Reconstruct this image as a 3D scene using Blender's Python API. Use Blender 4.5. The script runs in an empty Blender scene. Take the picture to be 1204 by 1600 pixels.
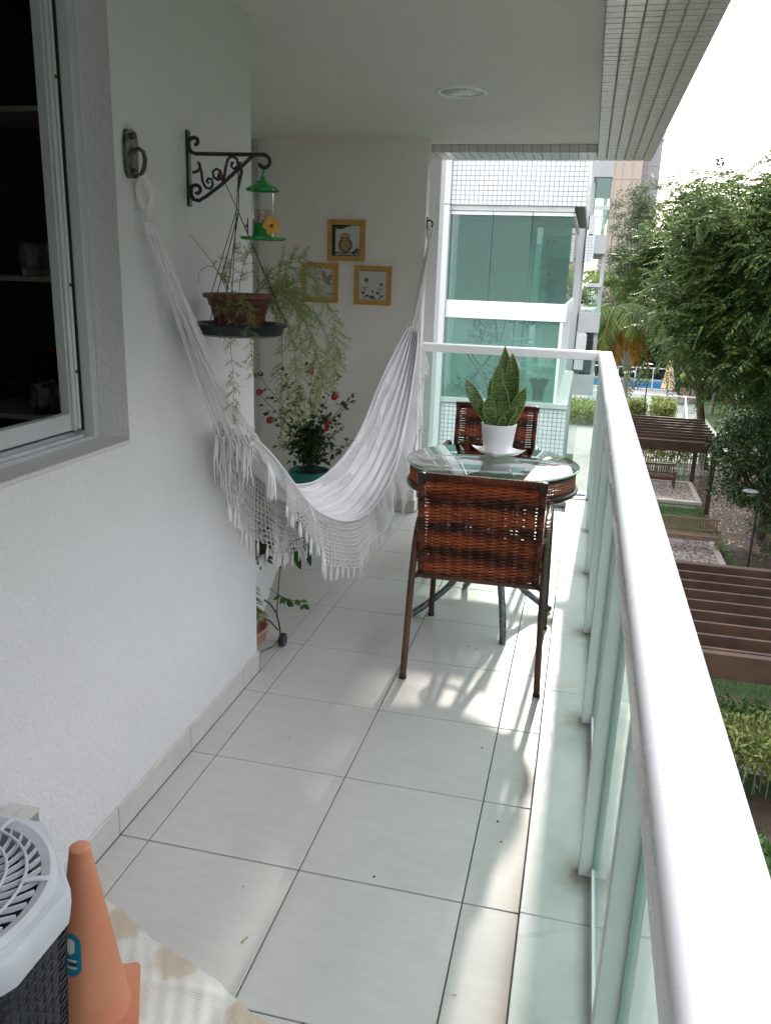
import bpy, math, random
import numpy as np
from mathutils import Vector, Matrix

sc = bpy.context.scene
COL = sc.collection
R = math.radians
rng = random.Random(7)

# ------------------------------------------------------------------ camera, world, sun, exposure
cam_d = bpy.data.cameras.new('camera')
cam = bpy.data.objects.new('camera', cam_d)
COL.objects.link(cam)
sc.camera = cam
cam_d.sensor_fit = 'VERTICAL'
cam_d.sensor_height = 32.0
cam_d.lens = 1284.9 / 1600 * 32.0
cam_d.clip_start = 0.02
cam_d.clip_end = 1500


def cam_axes(yaw, pitch, roll):
    cy, sy, cp, sp = math.cos(yaw), math.sin(yaw), math.cos(pitch), math.sin(pitch)
    fwd = Vector((sy * cp, cy * cp, -sp))
    right = Vector((cy, -sy, 0))
    down = fwd.cross(right)
    cr, sr = math.cos(roll), math.sin(roll)
    return right * cr + down * sr, -right * sr + down * cr, fwd


r_, d_, f_ = cam_axes(R(-12.968), R(16.079), R(-1.966))
m = Matrix.Identity(4)
for i in range(3):
    m[i][0], m[i][1], m[i][2] = r_[i], -d_[i], -f_[i]
m.translation = Vector((1.0720, -1.7939, 1.5709))
cam.matrix_world = m

SUN = Vector((0.095, 2.10, 1.0)).normalized()
elev = math.asin(SUN.z)
world = bpy.data.worlds.new('World')
sc.world = world
world.use_nodes = True
wn = world.node_tree
bg = wn.nodes['Background']
sky = wn.nodes.new('ShaderNodeTexSky')
sky.sky_type = 'NISHITA'
sky.sun_disc = False
sky.sun_elevation = elev
sky.sun_rotation = math.atan2(SUN.x, SUN.y)
sky.air_density = 1.0
sky.dust_density = 2.5
sky.ozone_density = 1.2
# thin bright overcast over the clear sky: cloud noise lays white over most of the blue
wtc = wn.nodes.new('ShaderNodeTexCoord')
wno = wn.nodes.new('ShaderNodeTexNoise'); wno.inputs['Scale'].default_value = 2.2; wno.inputs['Detail'].default_value = 7
wn.links.new(wtc.outputs['Generated'], wno.inputs['Vector'])
wrp = wn.nodes.new('ShaderNodeValToRGB')
wrp.color_ramp.elements[0].position = 0.35; wrp.color_ramp.elements[0].color = (5.2, 5.35, 5.9, 1)
wrp.color_ramp.elements[1].position = 0.65; wrp.color_ramp.elements[1].color = (8.2, 8.2, 8.6, 1)
wn.links.new(wno.outputs['Fac'], wrp.inputs[0])
wmx = wn.nodes.new('ShaderNodeMix'); wmx.data_type = 'RGBA'; wmx.inputs[0].default_value = 0.80
# overcast luminance rises towards the zenith
wsp = wn.nodes.new('ShaderNodeSeparateXYZ'); wn.links.new(wtc.outputs['Generated'], wsp.inputs[0])
wmr = wn.nodes.new('ShaderNodeMapRange'); wmr.inputs[1].default_value = 0.0; wmr.inputs[2].default_value = 1.0
wmr.inputs[3].default_value = 0.72; wmr.inputs[4].default_value = 1.75
wn.links.new(wsp.outputs['Z'], wmr.inputs[0])
wvm = wn.nodes.new('ShaderNodeVectorMath'); wvm.operation = 'SCALE'
wn.links.new(wrp.outputs[0], wvm.inputs[0]); wn.links.new(wmr.outputs[0], wvm.inputs['Scale'])
wn.links.new(sky.outputs[0], wmx.inputs[6]); wn.links.new(wvm.outputs[0], wmx.inputs[7])
wn.links.new(wmx.outputs[2], bg.inputs[0])
bg.inputs[1].default_value = 0.15
sun_d = bpy.data.lights.new('sun', 'SUN')
sun_d.energy = 1.1
sun_d.angle = R(1.5)
sun_d.color = (1.0, 0.93, 0.84)
sun = bpy.data.objects.new('sun', sun_d)
COL.objects.link(sun)
sun.rotation_euler = SUN.to_track_quat('Z', 'Y').to_euler()
sc.view_settings.view_transform = 'Standard'
sc.view_settings.look = 'None'
sc.view_settings.exposure = 1.70
sc.view_settings.gamma = 1.0
sc.render.engine = 'CYCLES'
sc.cycles.max_bounces = 10
sc.cycles.diffuse_bounces = 5
sc.cycles.glossy_bounces = 5
sc.cycles.transmission_bounces = 8
sc.cycles.transparent_max_bounces = 24

# ------------------------------------------------------------------ helpers


def tag(o, label=None, cat=None, group=None, kind=None):
    if label: o['label'] = label
    if cat: o['category'] = cat
    if group: o['group'] = group
    if kind: o['kind'] = kind
    return o


def thing(name, loc, label, cat, group=None, rotz=0.0, kind=None):
    o = bpy.data.objects.new(name, None)
    o.empty_display_size = 0.1
    COL.objects.link(o)
    o.location = loc
    o.rotation_euler = (0, 0, rotz)
    return tag(o, label, cat, group, kind)


def basis(t):
    t = t.normalized()
    a = Vector((0, 0, 1)) if abs(t.z) < 0.9 else Vector((1, 0, 0))
    u = t.cross(a).normalized()
    return u, t.cross(u).normalized()


class MB:
    def __init__(s, xf=None):
        s.v = []; s.f = []; s.mi = []; s.cur = 0; s.xf = xf

    def add(s, vs, fs):
        b = len(s.v)
        if s.xf is not None:
            vs = [s.xf @ Vector(p) for p in vs]
        s.v += [tuple(p) for p in vs]
        s.f += [tuple(i + b for i in f) for f in fs]
        s.mi += [s.cur] * len(fs)
        return s

    def box(s, x0, x1, y0, y1, z0, z1, c=0.0):
        if c <= 0:
            vs = [(x0, y0, z0), (x1, y0, z0), (x1, y1, z0), (x0, y1, z0), (x0, y0, z1), (x1, y0, z1), (x1, y1, z1), (x0, y1, z1)]
            return s.add(vs, [(0, 3, 2, 1), (4, 5, 6, 7), (0, 1, 5, 4), (1, 2, 6, 5), (2, 3, 7, 6), (3, 0, 4, 7)])
        vs = []; idx = {}
        X = (x0, x1); Y = (y0, y1); Z = (z0, z1)
        for i in (0, 1):
            for j in (0, 1):
                for k in (0, 1):
                    p = (X[i], Y[j], Z[k]); sg = (1 - 2 * i, 1 - 2 * j, 1 - 2 * k)
                    for ax in range(3):
                        q = list(p)
                        for a in range(3):
                            if a != ax: q[a] += sg[a] * c
                        idx[(i, j, k, ax)] = len(vs); vs.append(tuple(q))
        fs = []
        for i in (0, 1):
            a = [idx[(i, 0, 0, 0)], idx[(i, 1, 0, 0)], idx[(i, 1, 1, 0)], idx[(i, 0, 1, 0)]]
            fs.append(tuple(a if i else a[::-1]))
            a = [idx[(0, i, 0, 1)], idx[(0, i, 1, 1)], idx[(1, i, 1, 1)], idx[(1, i, 0, 1)]]
            fs.append(tuple(a if i else a[::-1]))
            a = [idx[(0, 0, i, 2)], idx[(1, 0, i, 2)], idx[(1, 1, i, 2)], idx[(0, 1, i, 2)]]
            fs.append(tuple(a if i else a[::-1]))
            for j in (0, 1):
                fl = (i + j) % 2
                a = [idx[(i, j, 0, 0)], idx[(i, j, 1, 0)], idx[(i, j, 1, 1)], idx[(i, j, 0, 1)]]
                fs.append(tuple(a if not fl else a[::-1]))
                a = [idx[(i, 0, j, 0)], idx[(i, 0, j, 2)], idx[(i, 1, j, 2)], idx[(i, 1, j, 0)]]
                fs.append(tuple(a if not fl else a[::-1]))
                a = [idx[(0, i, j, 1)], idx[(1, i, j, 1)], idx[(1, i, j, 2)], idx[(0, i, j, 2)]]
                fs.append(tuple(a if not fl else a[::-1]))
        for i in (0, 1):
            for j in (0, 1):
                for k in (0, 1):
                    a = (idx[(i, j, k, 0)], idx[(i, j, k, 1)], idx[(i, j, k, 2)])
                    fs.append(a if (i + j + k) % 2 else a[::-1])
        return s.add(vs, fs)

    def tube(s, pts, r, n=8, cap=True, closed=False):
        pts = [Vector(p) for p in pts]
        N = len(pts)
        rr = r if isinstance(r, (list, tuple)) else [r] * N
        T = []
        for i in range(N):
            if closed: t = pts[(i + 1) % N] - pts[i - 1]
            else: t = pts[min(i + 1, N - 1)] - pts[max(i - 1, 0)]
            T.append(t.normalized() if t.length > 1e-9 else Vector((0, 0, 1)))
        u, w = basis(T[0])
        vs = []
        for i in range(N):
            if i:
                q = T[i - 1].rotation_difference(T[i])
                u = q @ u
                u = (u - T[i] * u.dot(T[i])).normalized()
            w = T[i].cross(u)
            for k in range(n):
                a = 2 * math.pi * k / n
                vs.append(pts[i] + (u * math.cos(a) + w * math.sin(a)) * rr[i])
        fs = []
        for i in range(N if closed else N - 1):
            j = (i + 1) % N
            for k in range(n):
                l = (k + 1) % n
                fs.append((i * n + k, i * n + l, j * n + l, j * n + k))
        if cap and not closed:
            fs.append(tuple(range(n - 1, -1, -1)))
            fs.append(tuple(range((N - 1) * n, N * n)))
        return s.add(vs, fs)

    def lathe(s, prof, c=(0, 0, 0), n=32, cap=True, wob=None):
        vs = []
        for j, (r, z) in enumerate(prof):
            for k in range(n):
                a = 2 * math.pi * k / n
                q = r * (1 + (wob(j, a) if wob else 0))
                vs.append((c[0] + q * math.cos(a), c[1] + q * math.sin(a), c[2] + z))
        fs = []
        for i in range(len(prof) - 1):
            for k in range(n):
                l = (k + 1) % n
                fs.append((i * n + k, i * n + l, (i + 1) * n + l, (i + 1) * n + k))
        if cap:
            if prof[0][0] > 1e-5: fs.append(tuple(range(n - 1, -1, -1)))
            L = len(prof) - 1
            if prof[-1][0] > 1e-5: fs.append(tuple(range(L * n, L * n + n)))
        return s.add(vs, fs)

    def prism(s, poly, d, fr=None):
        """poly in local xy, thickness d along local z; fr maps to world"""
        n = len(poly)
        vs = [(x, y, 0) for x, y in poly] + [(x, y, d) for x, y in poly]
        if fr is not None: vs = [fr @ Vector(p) for p in vs]
        fs = [tuple(range(n - 1, -1, -1)), tuple(range(n, 2 * n))]
        for i in range(n):
            j = (i + 1) % n
            fs.append((i, j, n + j, n + i))
        return s.add(vs, fs)

    def grid(s, fn, nu, nv, closeu=False):
        vs = [fn(i / (nu if closeu else nu - 1), j / (nv - 1)) for i in range(nu) for j in range(nv)]
        fs = []
        for i in range(nu if closeu else nu - 1):
            for j in range(nv - 1):
                a = i * nv + j; b = ((i + 1) % nu) * nv + j
                fs.append((a, b, b + 1, a + 1))
        return s.add(vs, fs)

    def build(s, name, mat, parent=None, smooth=False, **kw):
        me = bpy.data.meshes.new(name)
        me.from_pydata(s.v, [], s.f)
        mats = mat if isinstance(mat, (list, tuple)) else [mat]
        for q in mats: me.materials.append(q)
        if len(mats) > 1: me.polygons.foreach_set('material_index', s.mi)
        me.update()
        if smooth:
            me.polygons.foreach_set('use_smooth', [True] * len(me.polygons))
            if smooth != 'all':
                try: me.set_sharp_from_angle(angle=R(40))
                except Exception: pass
        return link(name, me, parent, **kw)


def link(name, me, parent=None, loc=None, **kw):
    o = bpy.data.objects.new(name, me)
    COL.objects.link(o)
    if loc is not None: o.location = loc
    if parent is not None:
        o.parent = parent
        p = parent; off = Vector((0, 0, 0))
        if parent.get('_world') is None and parent.data is None and parent.rotation_euler[2] == 0:
            o.matrix_parent_inverse = Matrix.Translation(-parent.location)
    if kw: tag(o, **kw)
    return o


def kids(o):
    return [c for c in ALL() if c.parent == o]


def ALL():
    return list(COL.objects)


def copy_tree(o, parent=None):
    ch = [c for c in o.children]
    c = o.copy()
    COL.objects.link(c)
    if parent is not None: c.parent = parent
    for k in ch: copy_tree(k, c)
    return c


def fast_mesh(name, V, F4, mats, mi=None, parent=None, smooth=False, **kw):
    me = bpy.data.meshes.new(name)
    nv, nf = len(V), len(F4)
    k = F4.shape[1]
    me.vertices.add(nv)
    me.vertices.foreach_set('co', V.astype(np.float32).ravel())
    me.loops.add(nf * k)
    me.loops.foreach_set('vertex_index', F4.astype(np.int32).ravel())
    me.polygons.add(nf)
    me.polygons.foreach_set('loop_start', np.arange(0, nf * k, k, dtype=np.int32))
    for q in (mats if isinstance(mats, (list, tuple)) else [mats]): me.materials.append(q)
    if mi is not None: me.polygons.foreach_set('material_index', mi.astype(np.int32))
    if smooth: me.polygons.foreach_set('use_smooth', np.ones(nf, dtype=bool))
    me.update(calc_edges=True)
    return link(name, me, parent, **kw)


def catmull(P, n):
    P = [Vector(p) for p in P]
    Q = [P[0] * 2 - P[1]] + P + [P[-1] * 2 - P[-2]]
    out = []
    for k in range(n):
        t = k / (n - 1) * (len(P) - 1)
        i = min(int(t), len(P) - 2); t -= i
        a, b, c, d = Q[i], Q[i + 1], Q[i + 2], Q[i + 3]
        out.append(0.5 * ((2 * b) + (c - a) * t + (2 * a - 5 * b + 4 * c - d) * t * t + (3 * b - a - 3 * c + d) * t ** 3))
    return out


# ------------------------------------------------------------------ materials
class NT:
    def __init__(s, name):
        s.m = bpy.data.materials.new(name); s.m.use_nodes = True
        s.t = s.m.node_tree; s.b = s.t.nodes['Principled BSDF']; s.out = s.t.nodes['Material Output']

    def n(s, typ, **kw):
        nd = s.t.nodes.new(typ)
        for k, v in kw.items():
            if k in nd.inputs.keys() if hasattr(nd.inputs, 'keys') else False: nd.inputs[k].default_value = v
            else: setattr(nd, k, v)
        return nd

    def l(s, a, b): s.t.links.new(a, b)

    def coord(s, kind='Object', scale=(1, 1, 1)):
        c = s.n('ShaderNodeTexCoord'); mp = s.n('ShaderNodeMapping'); mp.inputs['Scale'].default_value = scale
        s.l(c.outputs[kind], mp.inputs[0]); return mp.outputs[0]

    def noise(s, vec, scale, detail=4, rough=0.55):
        nd = s.n('ShaderNodeTexNoise'); nd.inputs['Scale'].default_value = scale
        nd.inputs['Detail'].default_value = detail; nd.inputs['Roughness'].default_value = rough
        s.l(vec, nd.inputs['Vector']); return nd.outputs['Fac']

    def ramp(s, fac, stops):
        nd = s.n('ShaderNodeValToRGB'); cr = nd.color_ramp
        while len(cr.elements) < len(stops): cr.elements.new(0.5)
        for e, (p, c) in zip(cr.elements, stops):
            e.position = p; e.color = (*c, 1) if len(c) == 3 else c
        s.l(fac, nd.inputs[0]); return nd.outputs[0]

    def math(s, op, a, b=None, c=None):
        nd = s.n('ShaderNodeMath'); nd.operation = op
        for i, q in enumerate((a, b, c)):
            if q is None: continue
            if isinstance(q, (int, float)): nd.inputs[i].default_value = q
            else: s.l(q, nd.inputs[i])
        return nd.outputs[0]

    def mix(s, f, a, b):
        nd = s.n('ShaderNodeMix'); nd.data_type = 'RGBA'
        for i, q in ((0, f), (6, a), (7, b)):
            if isinstance(q, (int, float)): nd.inputs[i].default_value = q
            elif isinstance(q, tuple): nd.inputs[i].default_value = (*q, 1)
            else: s.l(q, nd.inputs[i])
        return nd.outputs[2]

    def bump(s, h, strength=0.5, dist=0.01):
        nd = s.n('ShaderNodeBump'); nd.inputs['Strength'].default_value = strength; nd.inputs['Distance'].default_value = dist
        s.l(h, nd.inputs['Height']); s.l(nd.outputs[0], s.b.inputs['Normal']); return nd

    def set(s, col=None, rough=None, metal=None, spec=None):
        if col is not None:
            if isinstance(col, tuple): s.b.inputs['Base Color'].default_value = (*col, 1)
            else: s.l(col, s.b.inputs['Base Color'])
        if rough is not None:
            if isinstance(rough, (int, float)): s.b.inputs['Roughness'].default_value = rough
            else: s.l(rough, s.b.inputs['Roughness'])
        if metal is not None: s.b.inputs['Metallic'].default_value = metal
        if spec is not None: s.b.inputs['Specular IOR Level'].default_value = spec
        return s


def plain(name, col, rough=0.5, var=0.12, scale=8, bump=0.0, bscale=60, metal=0.0, spec=None, kind='Object'):
    q = NT(name); v = q.coord(kind)
    f = q.noise(v, scale, 5)
    a = tuple(max(0, c * (1 - var)) for c in col); b = tuple(min(1, c * (1 + var)) for c in col)
    q.set(q.ramp(f, [(0.3, a), (0.7, b)]), None, metal, spec)
    rf = q.noise(v, scale * 2.3, 3)
    q.set(None, q.math('MULTIPLY_ADD', rf, 0.18, max(0.02, rough - 0.09)))
    if bump > 0: q.bump(q.noise(v, bscale, 4), bump, 0.004)
    return q.m


M = {}


def mk_plaster(name, col, amp=1.0):
    q = NT(name); v = q.coord('Object', (1, 1, 0.75))
    c = q.ramp(q.noise(v, 1.3, 6, 0.65), [(0.3, tuple(x * 0.93 for x in col)), (0.7, col)])
    sm = q.ramp(q.noise(v, 7.0, 8, 0.75), [(0.66, (0, 0, 0)), (0.80, (1, 1, 1))])
    c = q.mix(q.math('MULTIPLY', sm, 0.16), c, (0.50, 0.47, 0.43))
    q.set(c, 0.72, spec=0.3)
    n1 = q.noise(v, 75, 3, 0.5)
    vor = q.n('ShaderNodeTexVoronoi'); vor.inputs['Scale'].default_value = 120; q.l(v, vor.inputs['Vector'])
    h = q.math('ADD', q.math('MULTIPLY', n1, 1.0), q.math('MULTIPLY', vor.outputs['Distance'], 0.45))
    h = q.math('SMOOTH_MAX', h, 0.62, 0.1)
    h = q.math('ADD', h, q.math('MULTIPLY', q.noise(v, 5.5, 4, 0.6), 2.2))
    q.bump(h, 0.72 * amp, 0.0055)
    return q.m


M['plaster'] = mk_plaster('plaster_white', (0.76, 0.74, 0.745))
M['plaster_fine'] = mk_plaster('plaster_fine', (0.83, 0.785, 0.745), 0.55)
def mk_ceiling():
    q = NT('ceiling_paint'); v = q.coord()
    c = q.ramp(q.noise(v, 1.0, 5), [(0.3, (0.645, 0.62, 0.585)), (0.7, (0.70, 0.675, 0.64))])
    st = q.ramp(q.noise(v, 2.6, 8, 0.7), [(0.60, (0, 0, 0)), (0.74, (1, 1, 1))])
    c = q.mix(q.math('MULTIPLY', st, 0.30), c, (0.50, 0.45, 0.37))
    q.set(c, 0.85, spec=0.2)
    q.bump(q.math('ADD', q.math('MULTIPLY', q.noise(v, 3.0, 4), 3.0), q.noise(v, 90, 3)), 0.35, 0.004)
    return q.m


M['ceiling'] = mk_ceiling()
M['reveal'] = mk_plaster('reveal_plaster', (0.66, 0.645, 0.645), 0.7)


def mk_tile():
    q = NT('floor_porcelain'); v = q.coord('Object', (1, 3.5, 1))
    oi = q.n('ShaderNodeObjectInfo')
    c = q.ramp(q.noise(v, 9, 6, 0.65), [(0.25, (0.475, 0.445, 0.42)), (0.75, (0.555, 0.53, 0.505))])
    c2 = q.mix(q.math('MULTIPLY', oi.outputs['Random'], 0.35), c, (0.50, 0.485, 0.45))
    v2 = q.coord('Object')
    d = q.ramp(q.noise(v2, 3.0, 6, 0.7), [(0.52, (0, 0, 0)), (0.72, (1, 1, 1))])
    c3 = q.mix(q.math('MULTIPLY', d, 0.22), c2, (0.40, 0.36, 0.30))
    sc1 = q.ramp(q.noise(q.coord('Object', (3, 1, 1)), 13, 8, 0.8), [(0.60, (0, 0, 0)), (0.68, (1, 1, 1))])
    c3 = q.mix(q.math('MULTIPLY', sc1, 0.14), c3, (0.30, 0.27, 0.23))
    q.set(c3, q.math('MULTIPLY_ADD', q.noise(v2, 5, 5), 0.34, 0.18), spec=0.5)
    q.bump(q.noise(v2, 160, 2), 0.10, 0.002)
    return q.m


M['tile'] = mk_tile()
M['grout'] = plain('grout', (0.10, 0.095, 0.085), 0.9, 0.2, 12)
M['base_tile'] = plain('baseboard_tile', (0.56, 0.545, 0.51), 0.4, 0.06, 12)


def mk_marble():
    q = NT('sill_marble'); v = q.coord('Object')
    c = q.ramp(q.noise(v, 3.2, 7, 0.62), [(0.28, (0.37, 0.385, 0.36)), (0.5, (0.48, 0.495, 0.465)), (0.75, (0.55, 0.56, 0.53))])
    # a few thin soft veins running across the slab
    w = q.n('ShaderNodeTexNoise'); w.inputs['Scale'].default_value = 2.1; w.inputs['Detail'].default_value = 5
    q.l(q.coord('Object', (1.0, 2.6, 1)), w.inputs['Vector'])
    ln = q.ramp(q.math('ABSOLUTE', q.math('SUBTRACT', w.outputs['Fac'], 0.5)), [(0.0, (1, 1, 1)), (0.022, (0, 0, 0))])
    msk = q.ramp(q.noise(v, 1.7, 4), [(0.50, (0, 0, 0)), (0.62, (1, 1, 1))])
    c = q.mix(q.math('MULTIPLY', q.math('MULTIPLY', ln, msk), 0.55), c, (0.26, 0.28, 0.25))
    d = q.ramp(q.noise(v, 4.5, 8, 0.75), [(0.58, (0, 0, 0)), (0.74, (1, 1, 1))])
    c = q.mix(q.math('MULTIPLY', d, 0.5), c, (0.33, 0.27, 0.18))
    # brown grime that gathers round the feet of the railing posts
    sp = q.n('ShaderNodeSeparateXYZ'); q.l(v, sp.inputs[0])
    yy = q.math('SUBTRACT', q.math('PINGPONG', q.math('SUBTRACT', sp.outputs['Y'], 0.125), 0.405), 0.0)
    xx = q.math('SUBTRACT', sp.outputs['X'], 1.195)
    dd = q.math('SQRT', q.math('ADD', q.math('MULTIPLY', q.math('MULTIPLY', xx, xx), 1.0), q.math('MULTIPLY', q.math('MULTIPLY', yy, yy), 0.8)))
    dd = q.math('ADD', dd, q.math('MULTIPLY', q.math('SUBTRACT', q.noise(v, 16, 6, 0.7), 0.5), 0.10))
    gk = q.ramp(dd, [(0.015, (1, 1, 1)), (0.035, (0.55, 0.55, 0.55)), (0.085, (0, 0, 0))])
    c = q.mix(q.math('MULTIPLY', gk, 0.75), c, (0.17, 0.14, 0.09))
    q.set(c, q.math('MULTIPLY_ADD', q.noise(v, 14, 4), 0.35, 0.20))
    q.bump(q.noise(v, 90, 3), 0.1, 0.002)
    return q.m


M['marble'] = mk_marble()
def mk_paint():
    q = NT('white_powdercoat'); v = q.coord()
    d = q.ramp(q.noise(v, 9, 9, 0.78), [(0.56, (0, 0, 0)), (0.72, (1, 1, 1))])
    d2 = q.ramp(q.noise(q.coord('Object', (1, 0.25, 1)), 60, 4, 0.6), [(0.64, (0, 0, 0)), (0.74, (1, 1, 1))])
    f = q.math('ADD', q.math('MULTIPLY', d, 0.16), q.math('MULTIPLY', d2, 0.10))
    c = q.mix(f, (0.82, 0.82, 0.82), (0.46, 0.43, 0.38))
    q.set(c, q.math('MULTIPLY_ADD', f, 1.1, 0.27), spec=0.5)
    q.bump(q.noise(v, 6, 4), 0.06, 0.01)
    return q.m


M['white_paint'] = mk_paint()
M['post_paint'] = plain('post_powdercoat', (0.62, 0.66, 0.65), 0.35, 0.03, 6)
M['alu'] = plain('white_aluminium', (0.60, 0.62, 0.62), 0.38, 0.05, 9)
M['alu_dark'] = plain('gasket_black', (0.02, 0.02, 0.02), 0.6, 0.2, 9)
M['mosaic'] = plain('white_ceramic', (0.66, 0.68, 0.69), 0.16, 0.05, 25)
M['mosaic_dull'] = plain('grey_ceramic', (0.60, 0.575, 0.55), 0.20, 0.10, 12, bump=0.25, bscale=30)
M['mosaic_grout'] = plain('mosaic_grout', (0.17, 0.18, 0.18), 0.9, 0.2, 20)
M['soffit_grout'] = plain('soffit_grout', (0.31, 0.30, 0.28), 0.9, 0.2, 20)
M['grey_wall'] = plain('grey_wall_paint', (0.42, 0.43, 0.43), 0.8, 0.05, 3)
M['white_wall'] = mk_plaster('neighbour_wall', (0.60, 0.60, 0.60), 0.4)
M['jamb'] = plain('jamb_grey', (0.42, 0.43, 0.43), 0.6, 0.04, 3)
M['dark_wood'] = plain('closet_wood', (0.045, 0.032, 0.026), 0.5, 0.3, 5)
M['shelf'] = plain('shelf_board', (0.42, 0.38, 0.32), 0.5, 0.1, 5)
M['black_iron'] = plain('black_iron', (0.012, 0.012, 0.013), 0.42, 0.3, 40, bump=0.3, bscale=150)
M['galv'] = plain('galvanised_plate', (0.12, 0.11, 0.095), 0.42, 0.6, 60, bump=0.7, bscale=90, metal=0.6)
M['black_plastic'] = plain('black_plastic', (0.012, 0.013, 0.02), 0.3, 0.2, 20)
M['brown_plastic'] = plain('brown_plastic', (0.13, 0.045, 0.032), 0.42, 0.18, 15, bump=0.15, bscale=80)
M['soil'] = plain('potting_soil', (0.05, 0.03, 0.02), 0.95, 0.5, 60, bump=1.0, bscale=80)
M['pebble'] = plain('pebble', (0.30, 0.24, 0.18), 0.6, 0.3, 30)
M['green_plastic'] = plain('green_plastic', (0.012, 0.25, 0.05), 0.3, 0.15, 30)
M['yellow_plastic'] = plain('yellow_plastic', (0.75, 0.36, 0.02), 0.4, 0.1, 30)
M['purple_plastic'] = plain('purple_plastic', (0.08, 0.03, 0.20), 0.4, 0.1, 30)
M['red_plastic'] = plain('red_plastic', (0.45, 0.05, 0.03), 0.4, 0.1, 30)
M['cord'] = plain('brown_cord', (0.035, 0.018, 0.014), 0.7, 0.2, 60)
M['ochre'] = plain('ochre_frame', (0.50, 0.27, 0.06), 0.5, 0.15, 30, bump=0.2, bscale=70)
M['paper'] = plain('paper_white', (0.58, 0.57, 0.54), 0.7, 0.03, 10)
M['ink'] = plain('ink_dark', (0.02, 0.022, 0.035), 0.7, 0.2, 60)
M['ink_brown'] = plain('ink_brown', (0.16, 0.09, 0.06), 0.7, 0.5, 120)
M['ink_tan'] = plain('ink_tan', (0.40, 0.28, 0.15), 0.7, 0.2, 60)
M['ink_grey'] = plain('ink_grey', (0.20, 0.18, 0.20), 0.7, 0.3, 90)
M['ink_green'] = plain('ink_green', (0.10, 0.17, 0.05), 0.7, 0.3, 90)
M['terracotta'] = plain('terracotta', (0.36, 0.20, 0.13), 0.75, 0.2, 20, bump=0.2)
M['teal_pot'] = plain('teal_pot', (0.01, 0.19, 0.16), 0.35, 0.1, 20)
M['planter_white'] = plain('planter_white', (0.74, 0.76, 0.76), 0.35, 0.04, 8)
M['pot_white'] = plain('pot_white', (0.80, 0.79, 0.80), 0.3, 0.02, 8)
M['plate_white'] = plain('plate_white', (0.80, 0.79, 0.78), 0.12, 0.02, 8)
M['silver_paint'] = plain('worn_silver_leg', (0.16, 0.17, 0.19), 0.3, 0.75, 70, bump=0.7, bscale=60, metal=0.5)
M['ac_white'] = plain('ac_plastic', (0.50, 0.515, 0.545), 0.45, 0.10, 9, bump=0.06, bscale=200)
M['ac_dark'] = plain('ac_fins', (0.035, 0.04, 0.045), 0.5, 0.5, 45, bump=0.6, bscale=120)
M['ac_mesh'] = plain('ac_black_mesh', (0.016, 0.018, 0.022), 0.45, 0.2, 40)
M['fan'] = plain('fan_blue_black', (0.012, 0.012, 0.035), 0.3, 0.2, 20)
def mk_cone():
    q = NT('cone_orange'); v = q.coord()
    c = q.ramp(q.noise(v, 6, 6, 0.65), [(0.3, (0.52, 0.185, 0.095)), (0.7, (0.60, 0.25, 0.145))])
    sc_ = q.ramp(q.noise(q.coord('Object', (6, 6, 1.2)), 16, 7, 0.75), [(0.60, (0, 0, 0)), (0.70, (1, 1, 1))])
    c = q.mix(q.math('MULTIPLY', sc_, 0.30), c, (0.36, 0.17, 0.12))
    q.set(c, q.math('MULTIPLY_ADD', q.noise(v, 18, 4), 0.3, 0.38))
    q.bump(q.noise(v, 45, 5), 0.12, 0.003)
    return q.m


M['cone'] = mk_cone()
M['sticker'] = plain('sticker_teal', (0.01, 0.19, 0.27), 0.35, 0.1, 20)
M['sticker_white'] = plain('sticker_white', (0.62, 0.64, 0.60), 0.35, 0.1, 20)
M['concrete'] = plain('pale_concrete', (0.36, 0.32, 0.29), 0.85, 0.12, 3, bump=0.3)
M['perg_wood'] = plain('pergola_wood', (0.050, 0.023, 0.013), 0.65, 0.4, 2.5, bump=0.2, bscale=30)
M['bench_wood'] = plain('bench_wood', (0.20, 0.13, 0.085), 0.7, 0.2, 6)
M['bench_red'] = plain('bench_red_wood', (0.08, 0.03, 0.022), 0.6, 0.2, 6)
M['lamp_black'] = plain('lamp_black', (0.012, 0.012, 0.012), 0.5, 0.2, 6)
M['lamp_head'] = plain('lamp_head_grey', (0.30, 0.31, 0.32), 0.5, 0.05, 6)
M['umbrella'] = plain('umbrella_canvas', (0.48, 0.37, 0.22), 0.85, 0.15, 10)
M['bark'] = plain('bark', (0.09, 0.055, 0.035), 0.9, 0.35, 8, bump=0.8, bscale=20)
M['bark_grey'] = plain('bark_grey', (0.19, 0.16, 0.14), 0.9, 0.3, 8, bump=0.8, bscale=20)
M['fence_white'] = plain('fence_white', (0.50, 0.51, 0.52), 0.5, 0.05, 6)
M['beige_tower'] = plain('tower_beige', (0.36, 0.285, 0.23), 0.8, 0.05, 0.1)
M['grey_tower'] = plain('tower_grey', (0.23, 0.215, 0.22), 0.8, 0.08, 0.1)
M['paving'] = plain('pool_paving', (0.25, 0.24, 0.215), 0.8, 0.12, 0.8)


def mk_soilg():
    q = NT('bare_soil'); v = q.coord()
    q.set(q.ramp(q.noise(v, 2.2, 8, 0.7), [(0.3, (0.030, 0.018, 0.012)), (0.55, (0.060, 0.036, 0.024)), (0.72, (0.10, 0.075, 0.05))]), 0.95)
    q.bump(q.noise(v, 12, 6, 0.7), 0.8, 0.05)
    return q.m


M['bare_soil'] = mk_soilg()


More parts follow.
